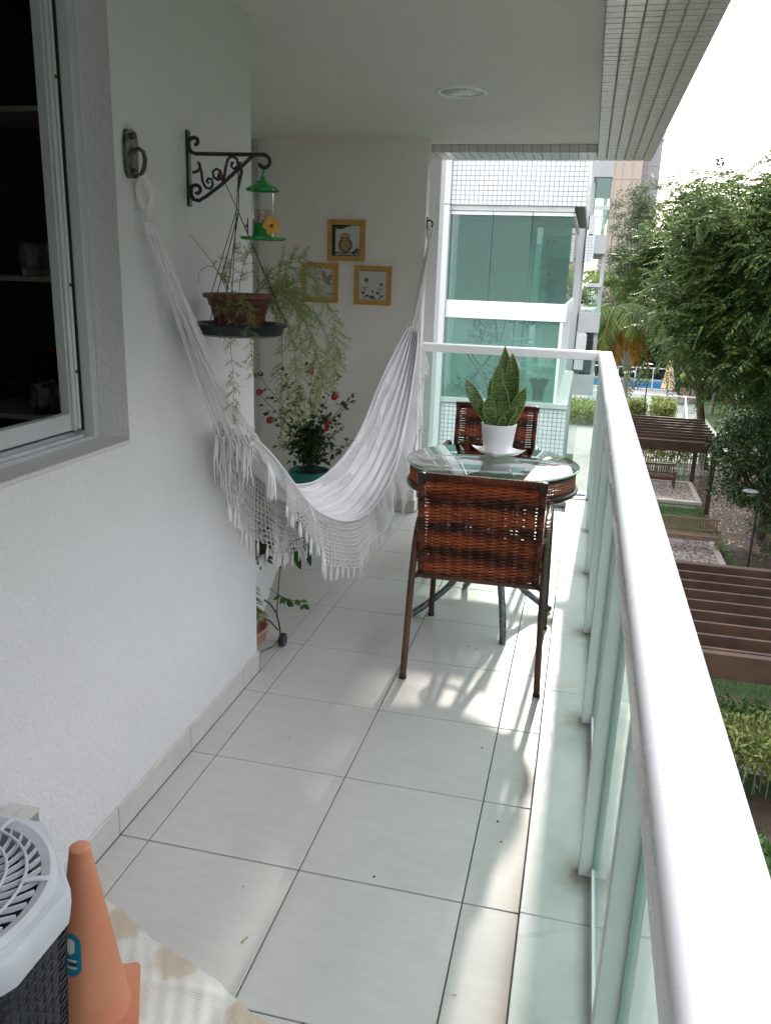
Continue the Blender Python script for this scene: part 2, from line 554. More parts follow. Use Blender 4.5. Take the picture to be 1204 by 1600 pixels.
def mk_lawn():
    q = NT('lawn'); v = q.coord()
    a = q.ramp(q.noise(v, 0.35, 6, 0.6), [(0.30, (0.05, 0.045, 0.022)), (0.42, (0.04, 0.08, 0.016)), (0.7, (0.055, 0.12, 0.022))])
    b = q.mix(q.math('MULTIPLY', q.noise(v, 25, 4, 0.8), 0.6), a, (0.02, 0.04, 0.01))
    q.set(b, 0.9)
    q.bump(q.noise(v, 40, 4, 0.8), 1.0, 0.05)
    return q.m


M['lawn'] = mk_lawn()


def mk_gravel():
    q = NT('gravel'); v = q.coord()
    vo = q.n('ShaderNodeTexVoronoi'); vo.inputs['Scale'].default_value = 11; q.l(v, vo.inputs['Vector'])
    c = q.ramp(vo.outputs['Distance'], [(0.2, (0.42, 0.37, 0.33)), (0.5, (0.28, 0.24, 0.21)), (0.7, (0.05, 0.04, 0.035))])
    c2 = q.mix(q.math('MULTIPLY', q.noise(v, 9, 3), 0.5), c, (0.20, 0.16, 0.13))
    q.set(c2, 0.9)
    q.bump(q.math('MULTIPLY', vo.outputs['Distance'], -1.0), 0.9, 0.03)
    return q.m


M['gravel'] = mk_gravel()


def mk_water():
    q = NT('pool_water'); v = q.coord()
    q.set(q.ramp(q.noise(v, 0.6, 4), [(0.3, (0.03, 0.13, 0.24)), (0.7, (0.05, 0.19, 0.32))]), 0.08)
    q.bump(q.noise(v, 3.5, 4), 0.25, 0.05)
    return q.m


M['water'] = mk_water()


def mk_glass(name, tint, refl=1.0, rough=0.0, body=None, bodyf=0.0):
    q = NT(name); t = q.t
    tr = q.n('ShaderNodeBsdfTransparent'); tr.inputs[0].default_value = (*tint, 1)
    gl = q.n('ShaderNodeBsdfGlossy'); gl.inputs['Roughness'].default_value = rough
    fr = q.n('ShaderNodeFresnel'); fr.inputs['IOR'].default_value = 1.5
    ge = q.n('ShaderNodeNewGeometry')
    # front faces only carry the reflection of the pane's own surface; keep it symmetrical
    ms = q.n('ShaderNodeMixShader')
    lw = q.math('MULTIPLY', fr.outputs[0], refl)
    # Fresnel node flips for backfaces, so use a facing-independent Schlick
    dot = q.n('ShaderNodeVectorMath'); dot.operation = 'DOT_PRODUCT'
    q.l(ge.outputs['Incoming'], dot.inputs[0]); q.l(ge.outputs['Normal'], dot.inputs[1])
    a = q.math('ABSOLUTE', dot.outputs['Value'])
    p = q.math('POWER', q.math('SUBTRACT', 1.0, a), 5.0)
    F = q.math('MINIMUM', q.math('MULTIPLY', q.math('MULTIPLY_ADD', p, 0.92, 0.045), refl), 1.0)
    q.l(F, ms.inputs[0]); q.l(tr.outputs[0], ms.inputs[1]); q.l(gl.outputs[0], ms.inputs[2])
    last = ms
    if body is not None:
        df = q.n('ShaderNodeBsdfDiffuse'); df.inputs[0].default_value = (*body, 1)
        m2 = q.n('ShaderNodeMixShader'); m2.inputs[0].default_value = bodyf
        q.l(ms.outputs[0], m2.inputs[1]); q.l(df.outputs[0], m2.inputs[2]); last = m2
    q.l(last.outputs[0], q.out.inputs[0])
    return q.m


M['rail_glass'] = mk_glass('rail_glass', (0.88, 0.96, 0.93), 1.0)
M['glass_edge'] = plain('glass_edge', (0.30, 0.52, 0.44), 0.2, 0.1, 10)
M['table_glass'] = mk_glass('table_glass', (0.90, 0.97, 0.94), 2.1)
M['clear_glass'] = mk_glass('clear_plastic', (0.93, 0.95, 0.95), 1.2, 0.05)
M['teal_glass'] = mk_glass('teal_glass', (0.55, 0.75, 0.69), 1.9, 0.0, (0.30, 0.46, 0.41), 0.13)
M['teal_glass_light'] = mk_glass('teal_glass_light', (0.70, 0.88, 0.83), 1.7, 0.0, (0.40, 0.62, 0.56), 0.12)
M['dark_glass'] = mk_glass('dark_fence_glass', (0.30, 0.42, 0.42), 1.2)
M['lens'] = plain('light_lens', (0.40, 0.41, 0.38), 0.25, 0.35, 12)


def mk_leaf(name, stops, trans=0.35, rough=0.45, cs=0.6, spec=0.4):
    q = NT(name)
    ge = q.n('ShaderNodeNewGeometry')
    v = q.coord()
    f = q.math('ADD', q.math('MULTIPLY', ge.outputs['Random Per Island'], 0.6), q.math('MULTIPLY', q.noise(v, cs, 3), 0.45))
    c = q.ramp(f, stops)
    q.set(c, rough, spec=spec)
    tl = q.n('ShaderNodeBsdfTranslucent')
    bright = q.mix(1.0, c, c)
    hs = q.n('ShaderNodeHueSaturation'); hs.inputs['Saturation'].default_value = 1.0; hs.inputs['Value'].default_value = 1.25
    q.l(c, hs.inputs['Color']); q.l(hs.outputs[0], tl.inputs[0])
    ms = q.n('ShaderNodeMixShader'); ms.inputs[0].default_value = trans
    q.l(q.b.outputs[0], ms.inputs[1]); q.l(tl.outputs[0], ms.inputs[2]); q.l(ms.outputs[0], q.out.inputs[0])
    return q.m


M['leaf_dark'] = mk_leaf('leaf_dark', [(0.20, (0.015, 0.036, 0.016)), (0.50, (0.032, 0.071, 0.024)), (0.75, (0.071, 0.118, 0.030)), (0.92, (0.168, 0.212, 0.041))])
M['leaf_big'] = mk_leaf('leaf_feather', [(0.20, (0.028, 0.061, 0.029)), (0.50, (0.064, 0.117, 0.037)), (0.72, (0.135, 0.194, 0.045)), (0.90, (0.308, 0.294, 0.073))], 0.42)
M['leaf_grey'] = mk_leaf('leaf_greygreen', [(0.20, (0.040, 0.060, 0.030)), (0.60, (0.100, 0.130, 0.070)), (0.90, (0.200, 0.220, 0.130))])
M['leaf_gloss'] = mk_leaf('leaf_glossy', [(0.20, (0.014, 0.034, 0.014)), (0.60, (0.040, 0.086, 0.023)), (0.90, (0.138, 0.196, 0.057))], 0.25, 0.3)
M['leaf_croton'] = mk_leaf('leaf_croton', [(0.15, (0.05, 0.09, 0.02)), (0.45, (0.14, 0.19, 0.04)), (0.8, (0.36, 0.36, 0.12))], 0.3)
M['leaf_palm'] = mk_leaf('leaf_palm', [(0.2, (0.05, 0.09, 0.02)), (0.6, (0.13, 0.20, 0.04)), (0.9, (0.26, 0.33, 0.08))], 0.4)
M['leaf_palm_old'] = mk_leaf('leaf_palm_old', [(0.2, (0.20, 0.12, 0.02)), (0.6, (0.42, 0.24, 0.03)), (0.9, (0.52, 0.30, 0.05))], 0.4)
M['leaf_fern'] = mk_leaf('leaf_fern', [(0.20, (0.153, 0.198, 0.065)), (0.60, (0.270, 0.322, 0.112)), (0.90, (0.405, 0.429, 0.187))], 0.5)
M['leaf_rose'] = mk_leaf('leaf_rose', [(0.2, (0.012, 0.04, 0.012)), (0.6, (0.03, 0.08, 0.02)), (0.9, (0.06, 0.13, 0.03))], 0.3, cs=5)
M['leaf_low'] = mk_leaf('leaf_ground', [(0.2, (0.02, 0.05, 0.012)), (0.6, (0.05, 0.12, 0.02)), (0.9, (0.12, 0.19, 0.04))], 0.35)
M['leaf_cream'] = mk_leaf('leaf_striped', [(0.2, (0.06, 0.11, 0.03)), (0.55, (0.20, 0.24, 0.08)), (0.9, (0.42, 0.40, 0.22))], 0.3, cs=9)
M['petal_red'] = plain('petal_red', (0.38, 0.02, 0.02), 0.5, 0.3, 60)
M['stem'] = plain('stem', (0.06, 0.05, 0.03), 0.7, 0.3, 30)
M['stem_green'] = plain('stem_green', (0.10, 0.13, 0.05), 0.7, 0.3, 30)


def mk_snake():
    q = NT('snake_leaf'); v = q.coord()
    tc = q.n('ShaderNodeTexCoord'); sp = q.n('ShaderNodeSeparateXYZ')
    w = q.n('ShaderNodeTexWave'); w.bands_direction = 'Z'; w.inputs['Scale'].default_value = 22
    w.inputs['Distortion'].default_value = 9; w.inputs['Detail'].default_value = 4; w.inputs['Detail Scale'].default_value = 2.2
    q.l(v, w.inputs['Vector'])
    c = q.ramp(w.outputs['Fac'], [(0.2, (0.035, 0.08, 0.018)), (0.55, (0.06, 0.125, 0.028)), (0.85, (0.14, 0.21, 0.06))])
    q.set(c, 0.35)
    return q.m


M['snake'] = mk_snake()
M['snake_edge'] = plain('snake_edge', (0.22, 0.26, 0.06), 0.4, 0.15, 20)


def mk_wicker():
    q = NT('wicker_strand'); v = q.coord()
    sp = q.n('ShaderNodeSeparateXYZ'); q.l(v, sp.inputs[0])
    n = q.noise(q.coord('Object', (1.2, 1, 5)), 6, 4)
    # broad darker bands across the back, as dyed strands
    wz = q.math('SINE', q.math('MULTIPLY', sp.outputs['Z'], 56.0))
    f = q.math('ADD', q.math('MULTIPLY', wz, 0.20), n)
    ge = q.n('ShaderNodeNewGeometry')
    f2 = q.math('ADD', f, q.math('MULTIPLY', ge.outputs['Random Per Island'], 0.12))
    c = q.ramp(f2, [(0.34, (0.045, 0.014, 0.009)), (0.50, (0.15, 0.036, 0.015)), (0.70, (0.27, 0.060, 0.021)), (0.9, (0.36, 0.092, 0.030))])
    q.set(c, 0.28)
    q.bump(q.noise(v, 300, 2), 0.2, 0.001)
    return q.m


M['wicker'] = mk_wicker()
M['wicker_dark'] = plain('wicker_dark', (0.022, 0.010, 0.008), 0.35, 0.3, 60)


def mk_wrap():
    q = NT('wrapped_frame'); v = q.coord()
    w = q.n('ShaderNodeTexWave'); w.bands_direction = 'Z'; w.inputs['Scale'].default_value = 42; w.inputs['Distortion'].default_value = 0.6
    q.l(v, w.inputs['Vector'])
    n = q.noise(v, 5, 4)
    c = q.ramp(n, [(0.35, (0.035, 0.016, 0.010)), (0.6, (0.11, 0.042, 0.018)), (0.8, (0.19, 0.075, 0.03))])
    c = q.mix(q.math('MULTIPLY', w.outputs['Fac'], 0.45), c, (0.02, 0.01, 0.008))
    q.set(c, 0.4)
    q.bump(w.outputs['Fac'], 0.6, 0.003)
    return q.m


M['wrap'] = mk_wrap()


def mk_cloth(name, col, wscale=500, amp=0.35):
    q = NT(name); v = q.coord()
    q.set(q.ramp(q.noise(v, 6, 5), [(0.3, tuple(c * 0.9 for c in col)), (0.7, col)]), 0.9, spec=0.15)
    w = q.n('ShaderNodeTexWave'); w.inputs['Scale'].default_value = wscale; w.bands_direction = 'Y'; q.l(v, w.inputs['Vector'])
    h = q.math('ADD', q.math('MULTIPLY', w.outputs['Fac'], 0.4), q.noise(v, 220, 3))
    q.bump(h, amp, 0.002)
    return q.m


M['cotton'] = mk_cloth('hammock_cotton', (0.83, 0.805, 0.82))
M['cotton_cord'] = plain('cotton_cord', (0.82, 0.79, 0.79), 0.9, 0.06, 30, bump=0.4, bscale=400)


def mk_rag():
    q = NT('floor_cloth'); v = q.coord()
    c = q.ramp(q.noise(v, 5, 5, 0.6), [(0.3, (0.60, 0.57, 0.52)), (0.7, (0.68, 0.66, 0.61))])
    # three rusty stains soaked into the hem of the cloth
    for (x, y, rr) in ((0.105, -0.292, 0.058), (0.275, -0.362, 0.062), (0.505, -0.475, 0.062)):
        d = q.n('ShaderNodeVectorMath'); d.operation = 'DISTANCE'; q.l(v, d.inputs[0]); d.inputs[1].default_value = (x, y, 0.004)
        e = q.math('ADD', d.outputs['Value'], q.math('MULTIPLY', q.math('SUBTRACT', q.noise(v, 22, 6, 0.7), 0.5), 0.085))
        k = q.ramp(e, [(rr * 0.55, (1, 1, 1)), (rr * 0.86, (0.75, 0.75, 0.75)), (rr * 1.12, (0, 0, 0))])
        c = q.mix(q.math('MULTIPLY', k, 0.62), c, (0.42, 0.28, 0.16))
    q.set(c, 0.85)
    w = q.n('ShaderNodeTexWave'); w.inputs['Scale'].default_value = 60; w.bands_direction = 'X'; q.l(v, w.inputs['Vector'])
    w2 = q.n('ShaderNodeTexWave'); w2.inputs['Scale'].default_value = 60; w2.bands_direction = 'Y'; q.l(v, w2.inputs['Vector'])
    q.bump(q.math('ADD', q.math('MULTIPLY', q.math('MULTIPLY', w.outputs['Fac'], w2.outputs['Fac']), 0.35), q.noise(v, 40, 4)), 0.5, 0.004)
    return q.m


M['rag'] = mk_rag()
M['stain'] = plain('rust_stain', (0.55, 0.45, 0.33), 0.9, 0.2, 55, bump=0.4, bscale=120)


# ================================================================== SETTING: our balcony
CZ = 2.38      # ceiling height
# floor -------------------------------------------------------------
fl = MB().box(-1.3, 1.05, -3.2, 4.05, -0.16, -0.004).build('floor', M['grout'], kind='structure')
xs_main = [(-0.09, 0.0), (0.0, 0.45), (0.45, 0.9), (0.9, 1.05)]
xs_rec = [(-1.3, -0.9), (-0.9, -0.45), (-0.45, -0.09)]
ys = [(j * 0.45, (j + 1) * 0.45) for j in range(-7, 9)]
cache = {}


def tile_piece(x0, x1, y0, y1, z1, th, mat, name, parent, g=0.0019, c=0.0014):
    w, h = round(x1 - x0, 4), round(y1 - y0, 4)
    key = (name, w, h, th)
    if key not in cache:
        cache[key] = MB().box(-w / 2 + g, w / 2 - g, -h / 2 + g, h / 2 - g, -th, 0, c).build(name, mat, parent)
        o = cache[key]
    else:
        o = cache[key].copy(); COL.objects.link(o); o.parent = parent
    o.location = ((x0 + x1) / 2, (y0 + y1) / 2, z1 + rng.uniform(-0.0003, 0.0003))
    return o


for (y0, y1) in ys:
    for (x0, x1) in xs_main:
        a, b = max(y0, -3.2), min(y1, 3.568)
        if b - a > 0.02: tile_piece(x0, x1, a, b, 0, 0.012, M['tile'], 'tile', fl)
        if y0 > 3.1 and x0 >= 0.0:
            a, b = 3.57 if y0 < 3.57 else y0, min(y1, 4.05)
            if x0 == 0.0: tile_piece(0.045, x1, a, b, 0, 0.012, M['tile'], 'tile', fl)
            elif b - a > 0.02: tile_piece(x0, x1, a, b, 0, 0.012, M['tile'], 'tile', fl)
    for (x0, x1) in xs_rec:
        a, b = max(y0, 1.07), min(y1, 3.568)
        if b - a > 0.02: tile_piece(x0, x1, a, b, 0, 0.012, M['tile'], 'tile', fl)

# left wall with window opening ---------------------------------------
lw = MB()
WY0, WY1, WZ0, WZ1 = -1.6, 0.183, 1.108, 2.27
lw.box(-0.30, -0.10, -3.2, 1.06, 0.0, WZ0)
lw.box(-0.30, -0.10, WY1, 1.06, WZ0, CZ)
lw.box(-0.30, -0.10, -3.2, WY0, WZ0, CZ)
lw.box(-0.30, -0.10, WY0, WY1, WZ1, CZ)
lw.box(-1.3, -0.30, 0.95, 1.06, 0.0, CZ)
wall_l = lw.build('left_wall', M['plaster'], kind='structure')
for j in range(-7, 3):
    y0, y1 = j * 0.45 + 0.002, min((j + 1) * 0.45, 1.07) - 0.002
    if y1 - y0 < 0.03: continue
    MB().box(-0.0995, -0.0895, max(y0, -3.2), y1, 0.0005, 0.088, 0.0012).build('baseboard_tile', M['base_tile'], wall_l)
MB().box(-0.30, -0.0895, 1.0605, 1.0705, 0.0005, 0.088, 0.0012).build('baseboard_tile', M['base_tile'], wall_l)

# recess wall, end wall ------------------------------------------------
MB().box(-1.42, -1.3, 0.95, 3.85, 0, CZ).build('recess_wall', M['plaster_fine'], kind='structure')
ew = MB().box(-1.3, 0.03, 3.57, 3.66, 0, CZ).build('end_wall', M['plaster_fine'], kind='structure')
for k in range(3):
    x1 = 0.03 - 0.0 - k * 0.45; x0 = max(x1 - 0.45, -1.08)
    MB().box(x0 + 0.002, x1 - 0.002, 3.5585, 3.5695, 0.0005, 0.088, 0.0012).build('baseboard_tile', M['base_tile'], ew)
MB().box(0.0305, 0.0405, 3.56, 3.66, 0.0005, 0.088, 0.0012).build('baseboard_tile', M['base_tile'], ew)
MB().box(-1.3, -1.083, 3.47, 3.57, 0.0, 2.33, 0.004).build('grey_pilaster', M['jamb'], ew)
# the wall behind the viewer that closes the balcony
MB().box(-0.30, 1.40, -3.35, -3.2, -0.2, CZ).build('back_wall', M['plaster'], kind='structure')

# ceiling slab and mosaic edge beam -------------------------------------
MB().box(-1.42, 1.035, -3.35, 3.80, CZ, CZ + 0.25).build('ceiling', M['ceiling'], kind='structure')
BZ = 2.335
sof = MB().box(1.037, 1.375, -3.35, 4.17, BZ + 0.004, CZ + 0.9)
sof.box(-1.3, 1.035, 3.802, 4.17, BZ + 0.004, CZ + 0.9)
soffit = sof.build('edge_beam', M['soffit_grout'], kind='structure')
tp = 0.0565
proto_t = None
cnt = 0
rest = MB()
for j in range(0, 62):
    y1 = 4.17 - j * tp; y0 = y1 - tp
    for i in range(6):
        x0 = 1.037 + i * tp
        if y1 > 0.75 and cnt < 298:
            tl = rng.uniform(-0.010, 0.010), rng.uniform(-0.016, 0.016)
            if proto_t is None:
                h = tp / 2 - 0.0035
                proto_t = MB().box(-h, h, -h, h, -0.002, 0.004, 0.0012).build('ceramic_tile', M['mosaic_dull'], soffit)
                o = proto_t
            else:
                o = proto_t.copy(); COL.objects.link(o)
            o.location = (x0 + tp / 2, y0 + tp / 2, BZ); o.rotation_euler = (tl[0], tl[1], 0)
            cnt += 1
        else:
            rest.box(x0 + 0.0035, x0 + tp - 0.0035, y0 + 0.0035, y1 - 0.0035, BZ - 0.002, BZ + 0.004)
# inner face row and underside of the far beam
nx = 18
for i in range(22):
    x1 = 1.034 - i * tp; x0 = x1 - tp
    rest.box(x0 + 0.0025, x1 - 0.0025, 3.797, 3.803, BZ + 0.003, CZ - 0.002)
    for j in range(6):
        y0 = 3.806 + j * 0.0605
        rest.box(x0 + 0.0025, x1 - 0.0025, y0, y0 + 0.0555, BZ - 0.002, BZ + 0.004)
for j in range(62):
    y1 = 4.17 - j * tp
    for k in range(4):
        z0 = BZ + 0.006 + k * tp
        rest.box(1.372, 1.379, y1 - tp + 0.002, y1 - 0.002, z0, z0 + tp - 0.004)
rest.build('ceramic_tiles', M['mosaic_dull'], soffit, kind='stuff')

# recessed light ---------------------------------------------------------
LC = (0.425, 2.27, CZ)
lt = thing('ceiling_light', LC, 'unlit round recessed light set flush in the balcony ceiling', 'ceiling light')
MB().lathe([(0.098, 0.0), (0.098, -0.006), (0.108, -0.010), (0.118, -0.006), (0.120, 0.0)], LC, 48, cap=False).build('trim_ring', M['white_paint'], lt, smooth=True)
MB().lathe([(0.0001, -0.012), (0.05, -0.011), (0.088, -0.005), (0.0975, -0.001)], LC, 48, cap=False).build('diffuser', M['lens'], lt, smooth=True)

# marble sill --------------------------------------------------------------
SZ = 0.05
sill = MB().box(1.056, 1.372, -3.3, 4.30, -0.16, 0.018).build('sill_bed', M['grout'], kind='structure')
jy = [-3.3, -1.45, -0.05, 1.15, 2.48, 3.41, 4.0445]
for a, b in zip(jy[:-1], jy[1:]):
    MB().box(1.050, 1.385, a + 0.001, b - 0.001, 0.019, SZ, 0.002).build('marble_slab', M['marble'], sill)
for a, b in ((-0.30, 0.045), (0.045, 0.72), (0.72, 1.385)):
    MB().box(a + 0.001, b - 0.001, 4.046, 4.39, 0.019, SZ, 0.002).build('marble_slab', M['marble'], sill)
sb = MB().box(-0.32, 1.05, 4.052, 4.37, -0.16, 0.018).box(1.30, 1.372, -3.3, 4.37, -0.9, -0.161).box(-1.3, 1.3, 4.30, 4.37, -0.9, -0.161)
sb.build('slab_edge', M['soffit_grout'], kind='structure')

MB().box(-1.3, -0.036, 4.42, 4.60, -2.0, CZ + 0.9).build('outer_fin_wall', M['white_wall'], kind='structure')
MB().box(-1.3, -0.31, 3.67, 4.41, -0.16, CZ).build('side_return_wall', M['plaster_fine'], kind='structure')
# railing ------------------------------------------------------------------
RT = 1.11
rail = thing('railing', (1.2185, 4.2, SZ), 'white metal railing with glass panels along the balcony edge', 'railing')


def rail_bar(name, a, b, w, h, zt, axis):
    """hollow bar with rounded top edges, a..b along axis"""
    rr = 0.016; prof = []
    for cx, a0 in ((w / 2 - rr, 0), (-w / 2 + rr, 90)):
        for k in range(7):
            an = R(a0 + k * 15)
            prof.append((cx + rr * math.cos(an), -rr + rr * math.sin(an)))
    prof += [(-w / 2, -h + 0.003), (-w / 2 + 0.003, -h), (w / 2 - 0.003, -h), (w / 2, -h + 0.003)]
    mb = MB(); n = len(prof); N = 24
    vs = []
    for i in range(N + 1):
        t = i / N
        for (u, v) in prof:
            if axis == 'y':
                vs.append((1.2185 + u, a + (b - a) * t + (u if i == N else 0) * 1.0, zt + v))
            else:
                vs.append((a + (b - a) * t + (u if i == N else 0) * 1.0, 4.2 + u, zt + v))
    fs = []
    for i in range(N):
        for k in range(n):
            l = (k + 1) % n
            q = (i * n + k, i * n + l, (i + 1) * n + l, (i + 1) * n + k)
            fs.append(q if axis == 'x' else q[::-1])
    fs.append(tuple(range(n))); fs.append(tuple(range(N * n, N * n + n))[::-1])
    mb.add(vs, fs)
    return mb.build(name, M['white_paint'], rail, smooth=True)


rail_bar('top_rail', -3.2, 4.2, 0.094, 0.06, RT, 'y')
rail_bar('top_rail', -0.092, 1.2185, 0.07, 0.062, RT - 0.001, 'x')
post_y = [-2.32, -1.505, -0.69, 0.125, 0.935, 1.745, 2.555, 3.365]
for py in post_y:
    MB().box(1.189, 1.243, py, py + 0.032, SZ, RT - 0.0605, 0.002).build('post', M['post_paint'], rail)
MB().box(1.186, 1.246, 4.172, 4.232, SZ, RT - 0.0615, 0.002).build('post', M['post_paint'], rail)
MB().box(-0.089, -0.055, 4.172, 4.226, SZ, RT - 0.064, 0.002).build('post', M['post_paint'], rail)
MB().box(0.60, 0.632, 4.205, 4.229, SZ, RT - 0.064, 0.002).build('post', M['post_paint'], rail)
py_all = post_y + [4.172]
for i in range(len(py_all)):
    a = -3.18 if i == 0 else py_all[i - 1] + 0.034
    b = py_all[i] - 0.002
    gp = MB().box(1.226, 1.234, a + 0.008, b - 0.008, SZ + 0.035, RT - 0.062).build('glass_panel', M['rail_glass'], rail)
    for ya in (a, b - 0.0075):
        MB().box(1.2255, 1.2345, ya, ya + 0.0075, SZ + 0.035, RT - 0.062).build('glass_edge', M['glass_edge'], gp)
    MB().box(1.222, 1.238, a, b, SZ + 0.012, SZ + 0.034).build('bottom_rail', M['post_paint'], rail)
for a, b in ((-0.053, 0.598), (0.634, 1.184)):
    gp = MB().box(a + 0.006, b - 0.006, 4.198, 4.204, SZ + 0.035, RT - 0.064).build('glass_panel', M['rail_glass'], rail)
    MB().box(a, b, 4.192, 4.210, SZ + 0.012, SZ + 0.034).build('bottom_rail', M['post_paint'], rail)

# window in the left wall ----------------------------------------------------
win = thing('window', (-0.22, WY1, WZ0), 'open aluminium sliding window in the left wall onto a dark closet', 'window')
MB().box(-0.2995, -0.098, WY0, WY1 - 0.0005, WZ0 + 0.0005, WZ0 + 0.012, 0.002).build('sill_board', M['reveal'], win)
fr = MB()
fr.box(-0.285, -0.185, WY1 - 0.030, WY1 - 0.001, WZ0 + 0.013, WZ1 - 0.001, 0.002)
fr.box(-0.285, -0.185, WY0 + 0.001, WY0 + 0.030, WZ0 + 0.013, WZ1 - 0.001, 0.002)
fr.box(-0.285, -0.185, WY0 + 0.031, WY1 - 0.031, WZ1 - 0.032, WZ1 - 0.001, 0.002)
fr.build('outer_frame', M['alu'], win)
for k in range(4):
    x = -0.280 + k * 0.026
    MB().box(x, x + 0.010, WY0 + 0.031, WY1 - 0.031, WZ0 + 0.013, WZ0 + 0.034 - k * 0.005, 0.001).build('sliding_track', M['alu'], win)
MB().box(-0.284, -0.186, WY0 + 0.031, WY1 - 0.031, WZ0 + 0.0125, WZ0 + 0.016).build('track_base', M['alu'], win)
MB().box(-0.262, -0.2145, WY1 - 0.0365, WY1 - 0.031, WZ0 + 0.035, WZ1 - 0.035).build('gasket', M['alu_dark'], win)
sash = MB()
sash.box(-0.250, -0.222, WY1 - 0.080, WY1 - 0.040, WZ0 + 0.040, WZ1 - 0.036, 0.002)
sash.box(-0.222, -0.214, WY1 - 0.076, WY1 - 0.062, WZ0 + 0.040, WZ1 - 0.036, 0.001)
sash.box(-0.222, -0.216, WY1 - 0.054, WY1 - 0.042, WZ0 + 0.040, WZ1 - 0.036, 0.001)
sash.box(-0.250, -0.222, WY0 + 0.04, WY1 - 0.081, WZ0 + 0.040, WZ0 + 0.085, 0.002)
sh = sash.build('sash', M['alu'], win)
for z in (1.52, 1.30, 2.0):
    MB(Matrix.Translation((-0.2155, WY1 - 0.048, z)) @ Matrix.Rotation(R(90), 4, 'Y')).lathe([(0.0001, 0.003), (0.004, 0.002), (0.005, 0.0)], n=12, cap=False).build('screw', M['alu_dark'], sh, smooth=True)
# closet behind the window
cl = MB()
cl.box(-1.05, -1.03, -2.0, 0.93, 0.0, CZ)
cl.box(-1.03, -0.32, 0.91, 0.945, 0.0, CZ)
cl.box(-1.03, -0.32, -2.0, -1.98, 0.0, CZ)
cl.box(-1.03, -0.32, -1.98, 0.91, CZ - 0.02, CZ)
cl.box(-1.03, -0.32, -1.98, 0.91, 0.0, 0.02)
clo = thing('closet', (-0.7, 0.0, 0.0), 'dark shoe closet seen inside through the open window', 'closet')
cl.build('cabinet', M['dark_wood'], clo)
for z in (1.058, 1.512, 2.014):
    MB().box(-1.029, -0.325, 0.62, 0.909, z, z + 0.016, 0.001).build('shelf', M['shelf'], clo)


def shoe_mesh(mb, c, ang, L=0.22, W=0.066, high=0.085):
    """heel towards the viewer side; loft of ovals"""
    ca, sa = math.cos(ang), math.sin(ang)

    def fn(u, v):
        t = u; a = v * 2 * math.pi
        w = W / 2 * (0.72 + 0.35 * math.sin(math.pi * min(1, t * 1.15)) ** 0.7 * (1 - 0.35 * (1 - t)))
        if t < 0.06 or t > 0.97: w *= 0.75
        h = high * (1.0 if t < 0.35 else 1.0 - 0.55 * min(1, (t - 0.35) / 0.45))
        if t > 0.93: h *= 0.7
        x = w * math.cos(a) * (1 if math.sin(a) < 0 else 0.85)
        z = h / 2 + h / 2 * (math.sin(a) if math.sin(a) > -0.5 else -1) + 0.02
        y = (t - 0.5) * L
        return (c[0] + y * ca - x * sa, c[1] + y * sa + x * ca, c[2] + z)
    mb.grid(fn, 16, 17)


def shoe(c, ang, mat, sole, label, accent=None):
    t = thing('shoe', c, label, 'shoe', 'shoes on the closet shelves')
    mb = MB(); shoe_mesh(mb, c, ang); mb.build('upper', mat, t, smooth='all')
    ca, sa = math.cos(ang), math.sin(ang)
    poly = [(0.112 * math.cos(a) , 0.032 * math.sin(a) * (1 + 0.15 * math.cos(a))) for a in [k * math.pi / 10 for k in range(20)]]
    MB().prism(poly, 0.024, Matrix.Translation(c) @ Matrix.Rotation(ang, 4, 'Z')).build('sole', sole, t)
    if accent:
        a2 = MB()
        for k in range(4):
            q = -0.02 + k * 0.025
            a2.tube([(c[0] + q * ca - s * 0.032 * sa, c[1] + q * sa + s * 0.032 * ca, c[2] + 0.112 - abs(s) * 0.018 - k * 0.012) for s in (-1, -0.5, 0, 0.5, 1)], 0.005, 6)
        a2.build('laces', accent, t, smooth=True)
    return t


sw = plain('shoe_white', (0.34, 0.31, 0.29), 0.7, 0.2, 30)
sg = plain('shoe_grey', (0.34, 0.32, 0.31), 0.7, 0.3, 30)
sbk = plain('shoe_black', (0.02, 0.015, 0.02), 0.6, 0.3, 30)
sr = plain('shoe_red', (0.45, 0.03, 0.02), 0.6, 0.2, 30)
so = plain('sole_dark', (0.02, 0.02, 0.025), 0.7, 0.2, 30)
shoe((-0.722, 0.755, 1.529), R(88), sw, sw, 'pale shoe at left of the pair on the upper closet shelf')
shoe((-0.652, 0.755, 1.529), R(92), sw, sw, 'pale shoe at right of the pair on the upper closet shelf')
shoe((-0.730, 0.790, 1.175), R(91), sbk, so, 'black and red shoe at left on the back row of the lower shelf', sr)
shoe((-0.645, 0.790, 1.175), R(88), sbk, so, 'black and red shoe at right on the back row of the lower shelf', sr)
shoe((-0.718, 0.740, 1.075), R(92), sg, so, 'grey white sneaker at left in front on the lower shelf', sw)
shoe((-0.640, 0.740, 1.075), R(89), sg, so, 'grey white sneaker at right in front on the lower shelf', sw)
MB().box(-1.02, -0.45, 0.66, 0.905, 1.166, 1.174, 0.001).build('riser_board', M['dark_wood'], clo)

